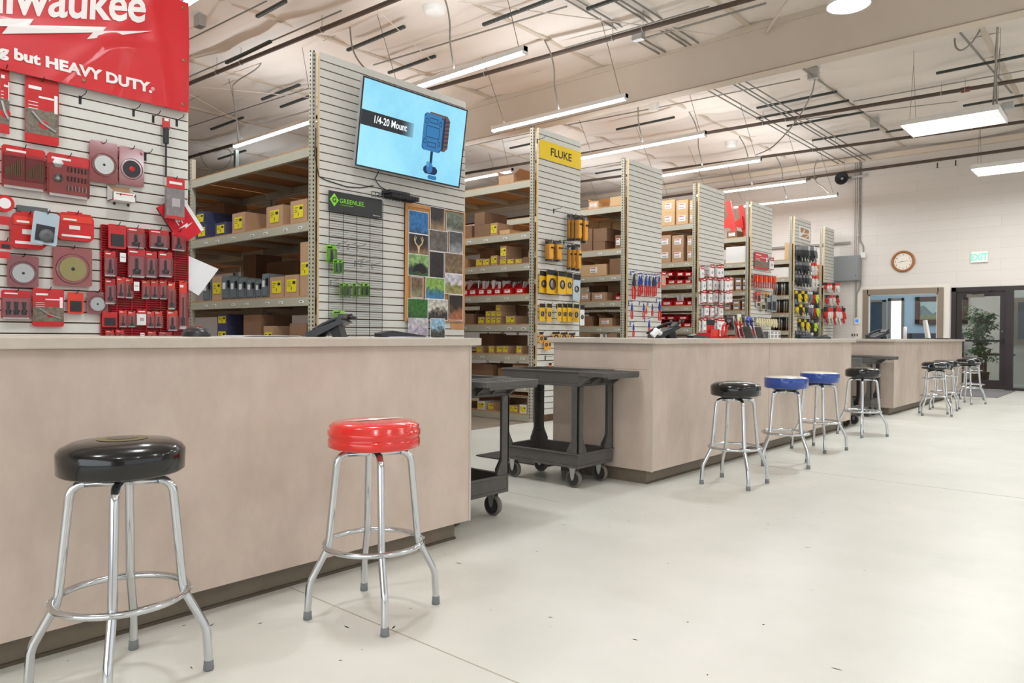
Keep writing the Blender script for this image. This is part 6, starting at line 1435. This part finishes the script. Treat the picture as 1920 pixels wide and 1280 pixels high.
t = empty('thermostat', (-5.285, W0, 1.4), 'small white thermostat with blue screen below the conduits', 'thermostat'); b = MB(); b.box((-5.34, W0-0.03, 1.4), (-5.22, W0, 1.55), white_p); b.build('case', t, 0.004)
b = MB(); b.box((-5.315, W0-0.032, 1.45), (-5.245, W0-0.03, 1.52), M('blue_lcd', (60, 120, 230), 0.4, emit=0.5)); b.build('screen', t)
b = MB(); b.box((-5.32, W0-0.01, 1.1), (-5.24, W0, 1.2), M('brown_plate', (122, 110, 100), 0.5))
for k in range(3): b.box((-5.4+k*0.055, W0-0.014, 1.12), (-5.37+k*0.055, W0-0.01, 1.18), M('plate_dark', (90, 80, 72), 0.5))  # three slightly darker bars at the plate
tag(recenter(b.build('outlet_plate'), (-5.33, W0, 1.15)), 'grey brown outlet plate just above the far counter', 'outlet')
# horn loudspeaker
c = hit(1578, 334, 1, W0-0.25); t = empty('horn_speaker', tuple(c), 'black round horn loudspeaker high on the back wall', 'loudspeaker')
b = MB(); b.lathe([(0.0, 0.2), (0.05, 0.2), (0.06, 0.14), (0.08, 0.08), (0.15, 0.0), (0.155, -0.01), (0.14, 0.0), (0.06, 0.07), (0.0, 0.09)], blackm, tuple(c), 32, 'y'); b.build('horn', t)
b = MB(); b.lathe([(0.035, 0.0), (0.03, -0.03), (0, -0.04)], M('horn_centre', (150, 160, 160), 0.4), (c.x, c.y+0.06, c.z), 16, 'y'); b.build('centre_cap', t)
b = MB(); b.box((c.x+0.1, c.y+0.12, c.z-0.01), (c.x+0.5, c.y+0.15, c.z+0.04), steel); b.box((c.x-0.02, c.y+0.2, c.z-0.02), (c.x+0.02, W0, c.z+0.02), steel); b.build('bracket', t)
b = MB(); b.box((-8.2, W0-0.06, 3.33), (-5.45, W0-0.02, 3.38), conduit); tag(b.build('wall_channel'), 'long grey steel channel on the back wall left of the conduits', 'channel')

# ================================================================ BEHIND THE GLASS
x0, x1, z0, z1 = -5.10, -4.05, 1.40, 2.30
x0 = hit(1716, 560, 1, 22.45).x; x1 = x0+1.25; zb = hit(1740, 607, 1, 22.45).z; zt = hit(1740, 556, 1, 22.45).z
t = empty('framed_painting', ((x0+x1)/2, 22.45, zb), 'dark wood framed landscape painting seen through the office window', 'painting')
b = MB()
for q in ((x0, zb, x1, zb+0.12), (x0, zt-0.12, x1, zt), (x0, zb, x0+0.12, zt), (x1-0.12, zb, x1, zt)): b.box((q[0], 22.42, q[1]), (q[2], 22.5, q[3]), wood_dark)
b.build('wood_frame', t, 0.006)
b = MB(); b.box((x0+0.1, 22.46, zb+0.1), (x1-0.1, 22.48, zt-0.1), M('painted_sky', (186, 196, 190), 0.6, noise=(3, 0.15)))
q = random.Random(5); pts = [(x0+0.12, zb+0.12)]
for k in range(14): pts.append((x0+0.12+k*(x1-x0-0.24)/13, zb+0.2+(0.16+0.12*math.sin(k*0.9+1))+q.uniform(-0.04, 0.06)))
pts.append((x1-0.12, zb+0.12)); b.prism(pts[::-1], 1, 22.455, 22.46, M('painted_peaks', (132, 140, 132), 0.6, noise=(9, 0.3)))
b.box((x0+0.1, 22.45, zb+0.1), (x1-0.1, 22.455, zb+0.24), M('painted_meadow', (150, 146, 110), 0.6, noise=(12, 0.3))); b.build('canvas', t)
# potted ficus behind the door
def ficus(x, y):
    t = empty('potted_ficus', (x, y, 0), 'leafy green potted ficus standing behind the glass door', 'plant')
    b = MB(); b.lathe([(0, 0), (0.15, 0), (0.19, 0.32), (0.2, 0.34), (0.17, 0.34), (0.16, 0.3), (0, 0.3)], M('orange_clay_pot', (96, 66, 50), 0.7), (x, y, 0.0), 24); b.build('pot', t)
    b = MB(); q = random.Random(11); tips = []
    for k in range(3):
        a = q.random()*6; b.tube([(x+0.02*k, y, 0.4), (x+0.05*math.cos(a+k*2), y+0.04*math.sin(a), 0.9), (x+0.12*math.cos(a+k*2), y+0.1*math.sin(a+k), 1.5)], [0.014, 0.011, 0.006], bark, 6)
    br = []
    for k in range(70):
        z = q.uniform(0.62, 1.75); a = q.uniform(0, 2*PI); L = q.uniform(0.12, 0.34)*(1.15-abs(z-1.2)*0.5); s = Vector((x+q.uniform(-0.05, 0.05), y+q.uniform(-0.05, 0.05), z)); e = s+Vector((math.cos(a)*L, math.sin(a)*L, q.uniform(-0.02, 0.16))); b.tube([s, (s+e)/2+Vector((0, 0, 0.03)), e], [0.005, 0.004, 0.002], bark, 4, caps=False); br.append((s, e))
    b.build('stems', t); b = MB()
    for s, e in br:
        for k in range(20):
            f = q.uniform(0.1, 1.1); p = s+(e-s)*f+Vector((q.uniform(-0.06, 0.06), q.uniform(-0.06, 0.06), q.uniform(-0.09, 0.03))); a = q.uniform(0, 2*PI); dn = Vector((math.cos(a), math.sin(a), q.uniform(-1.0, -0.2))).normalized(); L = q.uniform(0.08, 0.12); sd = dn.cross(Vector((0, 0, 1))).normalized()*L*0.27
            b.add([p, p+dn*L*0.5+sd, p+dn*L, p+dn*L*0.5-sd], [(0, 1, 2, 3)], leaf)
    b.build('leaves', t)
ficus(hit(1838, 600, 1, 19.25).x, 19.25)
# small table with magazines behind the door
tx, ty = hit(1866, 690, 1, 19.9).x, 19.9; t = empty('side_table', (tx, ty, 0), 'small dark wooden table behind the glass door', 'table')
b = MB(); b.box((tx-0.3, ty-0.3, 0.7), (tx+0.35, ty+0.3, 0.74), wood_dark); b.build('tabletop', t)
for sx in (-1, 1):
    for sy in (-1, 1): b = MB(); b.box((tx+sx*0.24-0.04, ty+sy*0.24-0.04, 0), (tx+sx*0.24+0.04, ty+sy*0.24+0.04, 0.7), wood_dark); b.build('leg', t)
b = MB()
for k in range(3): b.box((tx-0.2+0.05*k, ty-0.12, 0.741+0.008*k), (tx+0.05+0.05*k, ty+0.1, 0.748+0.008*k), white_box if k % 2 else M('magazine_cover', (180, 176, 160), 0.5))
tag(b.build('magazine_stack'), 'pale magazines lying on the wooden table behind the glass door', 'magazines')
# office furniture seen low through the window, and the picture behind the sidelight
b = MB(); b.box((-5.1, 21.6, 0.72), (-3.7, 22.2, 0.76), greyp); b.box((-5.1, 22.15, 0.0), (-3.7, 22.2, 1.22), M('dark_partition', (64, 66, 80), 0.8)); tag(b.build('office_desk'), 'dark office partition and desk low behind the office window', 'desk')
b = MB(); xa = hit(1897, 560, 1, 20.9).x; b.box((xa, 20.9, 0.95), (xa+1.3, 20.95, 2.06), taupe); b.box((xa+0.13, 20.88, 1.08), (xa+1.2, 20.905, 1.95), M('dim_blue_glass', (74, 92, 110), 0.2, noise=(3, 0.5))); b.box((xa-0.25, 20.95, 0), (xa+2.4, 21.0, 3), offb); o = struct(b.build('window_4'))

# ================================================================ THINGS ON THE COUNTERS
CT = 1.0695
def desk_phone(x, y, rz, label, s=1.0):
    t = empty('desk_phone', (0, 0, 0)); tag(t, label, 'telephone', 'black desk phones')
    b = MB(); b.prism([(0.15, 0.0), (0.2, 0.0), (0.2, 0.03), (0.02, 0.13), (0.0, 0.11)], 1, -0.11, 0.11, blackp); b.prism([(0.02, 0), (0.07, 0), (0.09, 0.06), (0.04, 0.09)], 1, -0.07, 0.07, blackm); body = b.build('phone_base', t, 0.004)
    b = MB()
    sl = (0.13-0.03)/-0.18
    def onf(u, v, h0, m, du=0.012, dv=0.01):
        x = 0.2-u; z = 0.03+u*0.5556; b.add([(x+du, v-dv, z-du*0.5556+h0), (x+du, v+dv, z-du*0.5556+h0), (x-du, v+dv, z+du*0.5556+h0), (x-du, v-dv, z+du*0.5556+h0)], [(0, 1, 2, 3)], m)
    for i in range(4):
        for j in range(3): onf(0.03+i*0.022, -0.01+j*0.028, 0.003, greyp, 0.008, 0.01)
    for i in range(5): onf(0.03+i*0.024, 0.088, 0.003, greyp, 0.006, 0.012)
    b.build('keys', body)
    b = MB(); b.prism([(0.02, 0.13), (0.05, 0.118), (0.02, 0.17), (0.0, 0.165)], 1, -0.05, 0.1, blackp); b.add([(0.0505, -0.03, 0.122), (0.0505, 0.09, 0.122), (0.0225, 0.09, 0.167), (0.0225, -0.03, 0.167)], [(0, 1, 2, 3)], greyp); b.build('display', t)
    b = MB(); b.tube([(0.19, -0.085, 0.055), (0.15, -0.085, 0.095), (0.06, -0.085, 0.15), (0.0, -0.085, 0.155)], [0.022, 0.016, 0.016, 0.024], blackm, 10); b.lathe([(0.03, 0), (0.034, 0.02), (0.02, 0.03), (0, 0.03)], blackm, (0.005, -0.085, 0.13), 16); b.lathe([(0.026, 0), (0.03, 0.02), (0.02, 0.03), (0, 0.03)], blackm, (0.185, -0.085, 0.04), 16); b.build('handset', t)
    b = MB(); b.tube([(0.02+0.012*math.cos(a*0.9)+a*0.004, -0.13-0.012*math.sin(a*0.9), 0.012+0.002*math.sin(a)) for a in [k*0.7 for k in range(40)]], 0.004, blackm, 5); b.build('coiled_cord', t)
    t.location = (x, y, CT); t.rotation_euler = (0, 0, rz); t.scale = (s, s, s*0.72)
    return t
desk_phone(-3.22, 2.36, math.radians(222), 'black desk phone with raised display on the nearest counter', 1.0)
o = desk_phone(-3.1, 5.72, math.radians(225), 'black desk phone on the middle counter near its left end', 1.15)
o = desk_phone(-3.15, hit(1660, 630, 0, -3.15).y, math.radians(225), 'black desk phone on the far counter in front of the office window', 1.25)
# second dark handheld terminal lying beside the first phone
b = MB(); b.prism([(-0.12, 0.0), (0.2, 0.0), (0.21, 0.008), (-0.04, 0.036), (-0.12, 0.022)], 0, -0.03, 0.03, blackp); o = b.build('cordless_handset', bevel=0.006); o.location = (-3.2, 2.66, CT+0.001); tag(o, 'long dark handset lying beside the desk phone on the nearest counter', 'handset', 'long dark handsets')
o = o.copy(); C.objects.link(o); o.location = (-3.05, 5.98, CT+0.001); o['label'] = 'long dark handset lying right of the desk phone on the middle counter'
def mouse(x, y, m, lb, r=0.06):
    b = MB(); b.lathe([(r, 0), (r*1.02, r*0.25), (r*0.8, r*0.6), (r*0.4, r*0.78), (0, r*0.82)], m, n=24)
    o = b.build('computer_mouse'); o.location = (x, y, CT); o.scale = (1.4, 0.9, 0.9); tag(o, lb, 'mouse'); p = MB(); p.box((-0.03, -0.004, r*0.7), (0.03, 0.004, r*0.84), red_ink if 'red' in lb else greyp); p.build('scroll_strip', o)
a = hit(368, 628, 0, -3.2); mouse(-3.2, a.y, blackp, 'black computer mouse with red strip, beside white papers on nearest counter')
mouse(-2.98, 9.12, blackp, 'small black rounded device at right end of the middle counter')
def papers(x0, x1, y0, y1, lb, m=None, n=3):
    b = MB()
    for k in range(n): b.box((x0+0.01*k, y0+0.006*k, 0.0012*k), (x1+0.006*k, y1-0.01*k, 0.0012*k+0.001), m or paper)
    for v in range(len(b.v)): b.v[v] = (b.v[v][0], b.v[v][1], b.v[v][2]+CT)
    tag(recenter(b.build('paper_sheets'), ((x0+x1)/2, (y0+y1)/2, CT)), lb, 'papers')
papers(-3.3, -3.05, 1.66, 1.98, 'white papers on the nearest counter beside the mouse', n=5)
papers(-3.25, -3.0, 2.58, 2.76, 'white papers near the right end of the nearest counter')
papers(-3.5, -3.3, 4.75, 5.1, 'white papers at the left end of the middle counter')
papers(-3.0, -2.78, 5.5, 5.75, 'white slip under the desk phone on the middle counter')
papers(-3.0, -2.74, 6.05, 7.1, 'cream folder lying on the middle counter before the red-header panel', M('cream_folder', (236, 214, 170), 0.6), 2)
b = MB(); b.tube([(0, 0, 0), (0.02, 0.02, 0.03), (0.0, 0.05, 0.04), (0.03, 0.08, 0.02), (0.0, 0.12, 0.01)], [0.03, 0.025, 0.03, 0.02, 0.01], paper, 7); o = b.build('crumpled_paper'); o.location = (-3.1, 5.3, CT+0.02); tag(o, 'crumpled white paper on the middle counter below the pliers', 'paper')
# red display stand of black-capped tools
c = hit(1327, 630, 0, -3.3); t = empty('counter_display', (c.x, c.y, CT), 'red counter display filled with black-capped tools, before the red-header packs', 'display stand')
b = MB(); b.box((c.x-0.08, c.y-0.09, CT), (c.x+0.08, c.y+0.09, CT+0.05), redbin); b.prism([(c.y-0.09, CT+0.05), (c.y+0.09, CT+0.05), (c.y+0.09, CT+0.09), (c.y-0.09, CT+0.09)], 0, c.x+0.07, c.x+0.08, redbin); b.box((c.x+0.08, c.y-0.05, CT+0.02), (c.x+0.082, c.y+0.05, CT+0.08), orangepack); b.build('tray', t)
for k in range(9): 
    b = MB(); y = c.y-0.075+k*0.0185; b.tube([(c.x+0.03, y, CT+0.05), (c.x+0.03, y, CT+0.13)], 0.007, redgrip, 6); b.tube([(c.x+0.03, y, CT+0.13), (c.x+0.03, y, CT+0.185)], 0.0085, blackp, 6); tag(b.build('capped_tool'), 'black-capped red tool standing in the red counter display, %s' % ORD[k], 'tool', 'tools in the red counter display')
# red ratchet cutter
c = hit(1362, 630, 0, -3.2); t = empty('cable_cutter', (c.x, c.y, CT), 'red-handled cutter with black curved jaws standing on the middle counter', 'cutter')
b = MB(); b.tube([(c.x, c.y-0.03, CT+0.02), (c.x, c.y, CT+0.08), (c.x, c.y+0.03, CT+0.16)], [0.012, 0.014, 0.012], redgrip, 8); b.tube([(c.x, c.y-0.1, CT+0.02), (c.x, c.y-0.08, CT+0.12), (c.x, c.y-0.02, CT+0.15)], [0.012, 0.014, 0.012], redgrip, 8); b.box((c.x-0.08, c.y-0.11, CT), (c.x+0.08, c.y+0.06, CT+0.02), redbin); b.build('handles', t)
b = MB(); b.tube([(c.x, c.y+0.0, CT+0.15), (c.x, c.y+0.06, CT+0.17), (c.x, c.y+0.11, CT+0.13), (c.x, c.y+0.09, CT+0.1)], [0.02, 0.022, 0.016, 0.008], blackm, 8); b.tube([(c.x, c.y-0.01, CT+0.16), (c.x, c.y-0.03, CT+0.21), (c.x, c.y+0.04, CT+0.22)], [0.012, 0.012, 0.006], blackm, 8); b.build('jaws', t)
# clear literature racks with packs
for k, (px, w, hh, lb, m2) in enumerate(((1390, 0.22, 0.24, 'clear countertop rack of tool packs, left one', redpack), (1412, 0.2, 0.25, 'clear countertop rack of blue and steel tool packs, right one', blue_tool))):
    c = hit(px, 633, 0, -3.15); t = empty('display_rack', (c.x, c.y, CT), lb+', on the middle counter', 'display rack', 'clear display racks')
    b = MB()
    for s in (-1, 1): b.prism([(c.x-0.1, CT), (c.x+0.1, CT), (c.x-0.02, CT+hh), (c.x-0.1, CT+hh)], 1, c.y+s*w/2-0.002, c.y+s*w/2+0.002, clear)
    b.box((c.x-0.1, c.y-w/2, CT), (c.x+0.1, c.y+w/2, CT+0.004), clear)
    for j in range(1): b.prism([(c.x+0.09-j*0.06, CT+0.004), (c.x+0.093-j*0.06, CT+0.004), (c.x+0.053-j*0.05, CT+0.12+j*0.05), (c.x+0.05-j*0.05, CT+0.12+j*0.05)], 1, c.y-w/2, c.y+w/2, clear)
    b.build('clear_tray', t)
    for j in range(6):
        b = MB(); yy = c.y-w/2+0.03+j*w/6.5; x0 = c.x+0.03-0.04*(j % 3); z1 = CT+0.13+0.05*(j % 3)
        b.prism([(x0, CT+0.008), (x0+0.006, CT+0.008), (x0-0.03, z1), (x0-0.036, z1)], 1, yy-0.015, yy+0.022, [white_lab, m2, M('pale_grey_card', (186, 186, 190), 0.5)][j % 3]); b.tube([(x0+0.01, yy, CT+0.02), (x0-0.016, yy+0.004, z1-0.03)], 0.008, [darktool, redgrip, silver][(j+k) % 3], 6)
        tag(b.build('tool_pack'), 'slim tool pack in the %s clear rack, %s' % (['left', 'right'][k], ORD[j]), 'package', 'tool packs in the clear racks')
c = hit(1388, 600, 0, -3.2); b = MB(); b.prism([(0, 0), (0.09, 0), (0.06, 0.13), (-0.03, 0.13)], 0, 0, 0.004, M('cream_card', (240, 224, 160), 0.5)); b.tube([(0.006, 0.04, 0.03), (0.006, 0.03, 0.07), (0.006, 0.05, 0.1)], 0.005, greyp, 6); b.prism([(-0.022, 0.1), (0.064, 0.1), (0.06, 0.13), (-0.03, 0.13)], 0, 0.0042, 0.005, white_box)
o = b.build('tool_card'); o.location = (c.x, c.y-0.05, CT+0.12); tag(o, 'cream carded tool standing above the left clear rack', 'package')
b = MB(); b.tube([(0, -0.04, 0), (0, 0.0, 0.04), (0, 0.05, 0.02)], 0.022, blue_tool, 8); b.tube([(0, 0.03, 0.03), (0.01, 0.07, 0.0)], 0.014, darktool, 6); o = b.build('blue_stapler'); c = hit(1404, 601, 0, -3.15); o.location = (c.x, c.y, c.z-0.01); tag(o, 'small blue tool lying on top of the right clear rack', 'tool')
c = hit(1442, 632, 0, -3.2); t = empty('wire_rack', (c.x, c.y, CT), 'white metal wire rack holding flat packs at the right of the clear racks', 'rack'); b = MB()
for j in range(8): y = c.y-0.16+j*0.046; b.tube([(c.x+0.06, y, CT), (c.x+0.06, y, CT+0.085), (c.x-0.06, y, CT+0.085), (c.x-0.06, y, CT)], 0.003, white_p, 5)
for x, z in ((0.06, 0.085), (0.06, 0.045), (0.06, 0.004), (-0.06, 0.085), (-0.06, 0.004)): b.cyl((c.x+x, c.y-0.16, CT+z), (c.x+x, c.y+0.165, CT+z), 0.0035, white_p, 5)
b.build('wire_frame', t)
for j in range(6):
    b = MB(); b.box((c.x-0.05, c.y-0.14+j*0.048, CT+0.004), (c.x+0.05, c.y-0.11+j*0.048, CT+0.075), white_box if j % 2 else greyp); tag(b.build('flat_pack'), 'flat %s pack standing in the white wire rack, %s' % ('white' if j % 2 else 'grey', ORD[j]), 'package', 'flat packs in the white wire rack')
c = hit(1520, 633, 0, -3.2); b = MB(); b.prism([(-0.16, 0), (0.2, 0), (0.2, 0.012), (-0.1, 0.035), (-0.16, 0.03)], 0, -0.06, 0.06, M('dark_scanner', (48, 54, 64), 0.3)); o = b.build('barcode_scanner', bevel=0.006); o.location = (c.x, c.y, CT); tag(o, 'dark flat device lying on the middle counter below the work gloves', 'device')
# monitor and small things on the far counter
c = hit(1740, 636, 0, -3.2); t = empty('computer_monitor', (c.x, c.y, CT), 'white monitor seen edge-on on the far counter before the window', 'monitor')
b = MB(); b.prism([(-0.02, 0.02), (0.02, 0.02), (-0.04, 0.36), (-0.07, 0.35)], 1, -0.18, 0.18, white_p); 
o = b.build('monitor_screen'); o.parent = t; o.rotation_euler = (0, 0, 0.35); b = MB(); b.lathe([(0.09, 0), (0.09, 0.012), (0.02, 0.02), (0, 0.02)], blackp, n=20); o = b.build('stand'); o.parent = t
b = MB(); b.box((0, 0, 0), (0.22, 0.3, 0.022), blackp); o = b.build('keyboard', bevel=0.003); c = hit(1752, 636, 0, -3.1); o.location = (-3.1, c.y, CT); tag(o, 'black keyboard beside the monitor on the far counter', 'keyboard')
c = hit(1697, 634, 0, -3.3); b = MB(); b.lathe([(0, 0), (0.03, 0), (0.03, 0.2), (0.02, 0.22), (0, 0.22)], M('pale_plastic_bottle', (220, 214, 220), 0.3), n=16); o = b.build('pump_bottle'); o.location = (c.x, c.y, CT); tag(o, 'slim pale bottle on the far counter against the bright window', 'bottle')
c = hit(1708, 634, 0, -3.3); b = MB(); b.box((-0.03, -0.02, 0), (0.03, 0.02, 0.1), blackp); o = b.build('card_terminal', bevel=0.004); o.location = (c.x, c.y, CT); tag(o, 'small black terminal beside the pale bottle on the far counter', 'terminal')
# tablet-like unit on top of the first rack
b = MB(); b.box((0, 0, 0), (0.5, 0.34, 0.05), M('dark_glass_unit', (70, 84, 92), 0.2, 0.4)); o = b.build('router_box', bevel=0.004); c = hit(552, 270, 1, 4.4); o.location = (c.x-0.2, 4.3, 2.815); o.rotation_euler = (0, -0.25, 0.3); tag(o, 'flat dark tilted unit on top of the first rack by the TV panel', 'electronics')
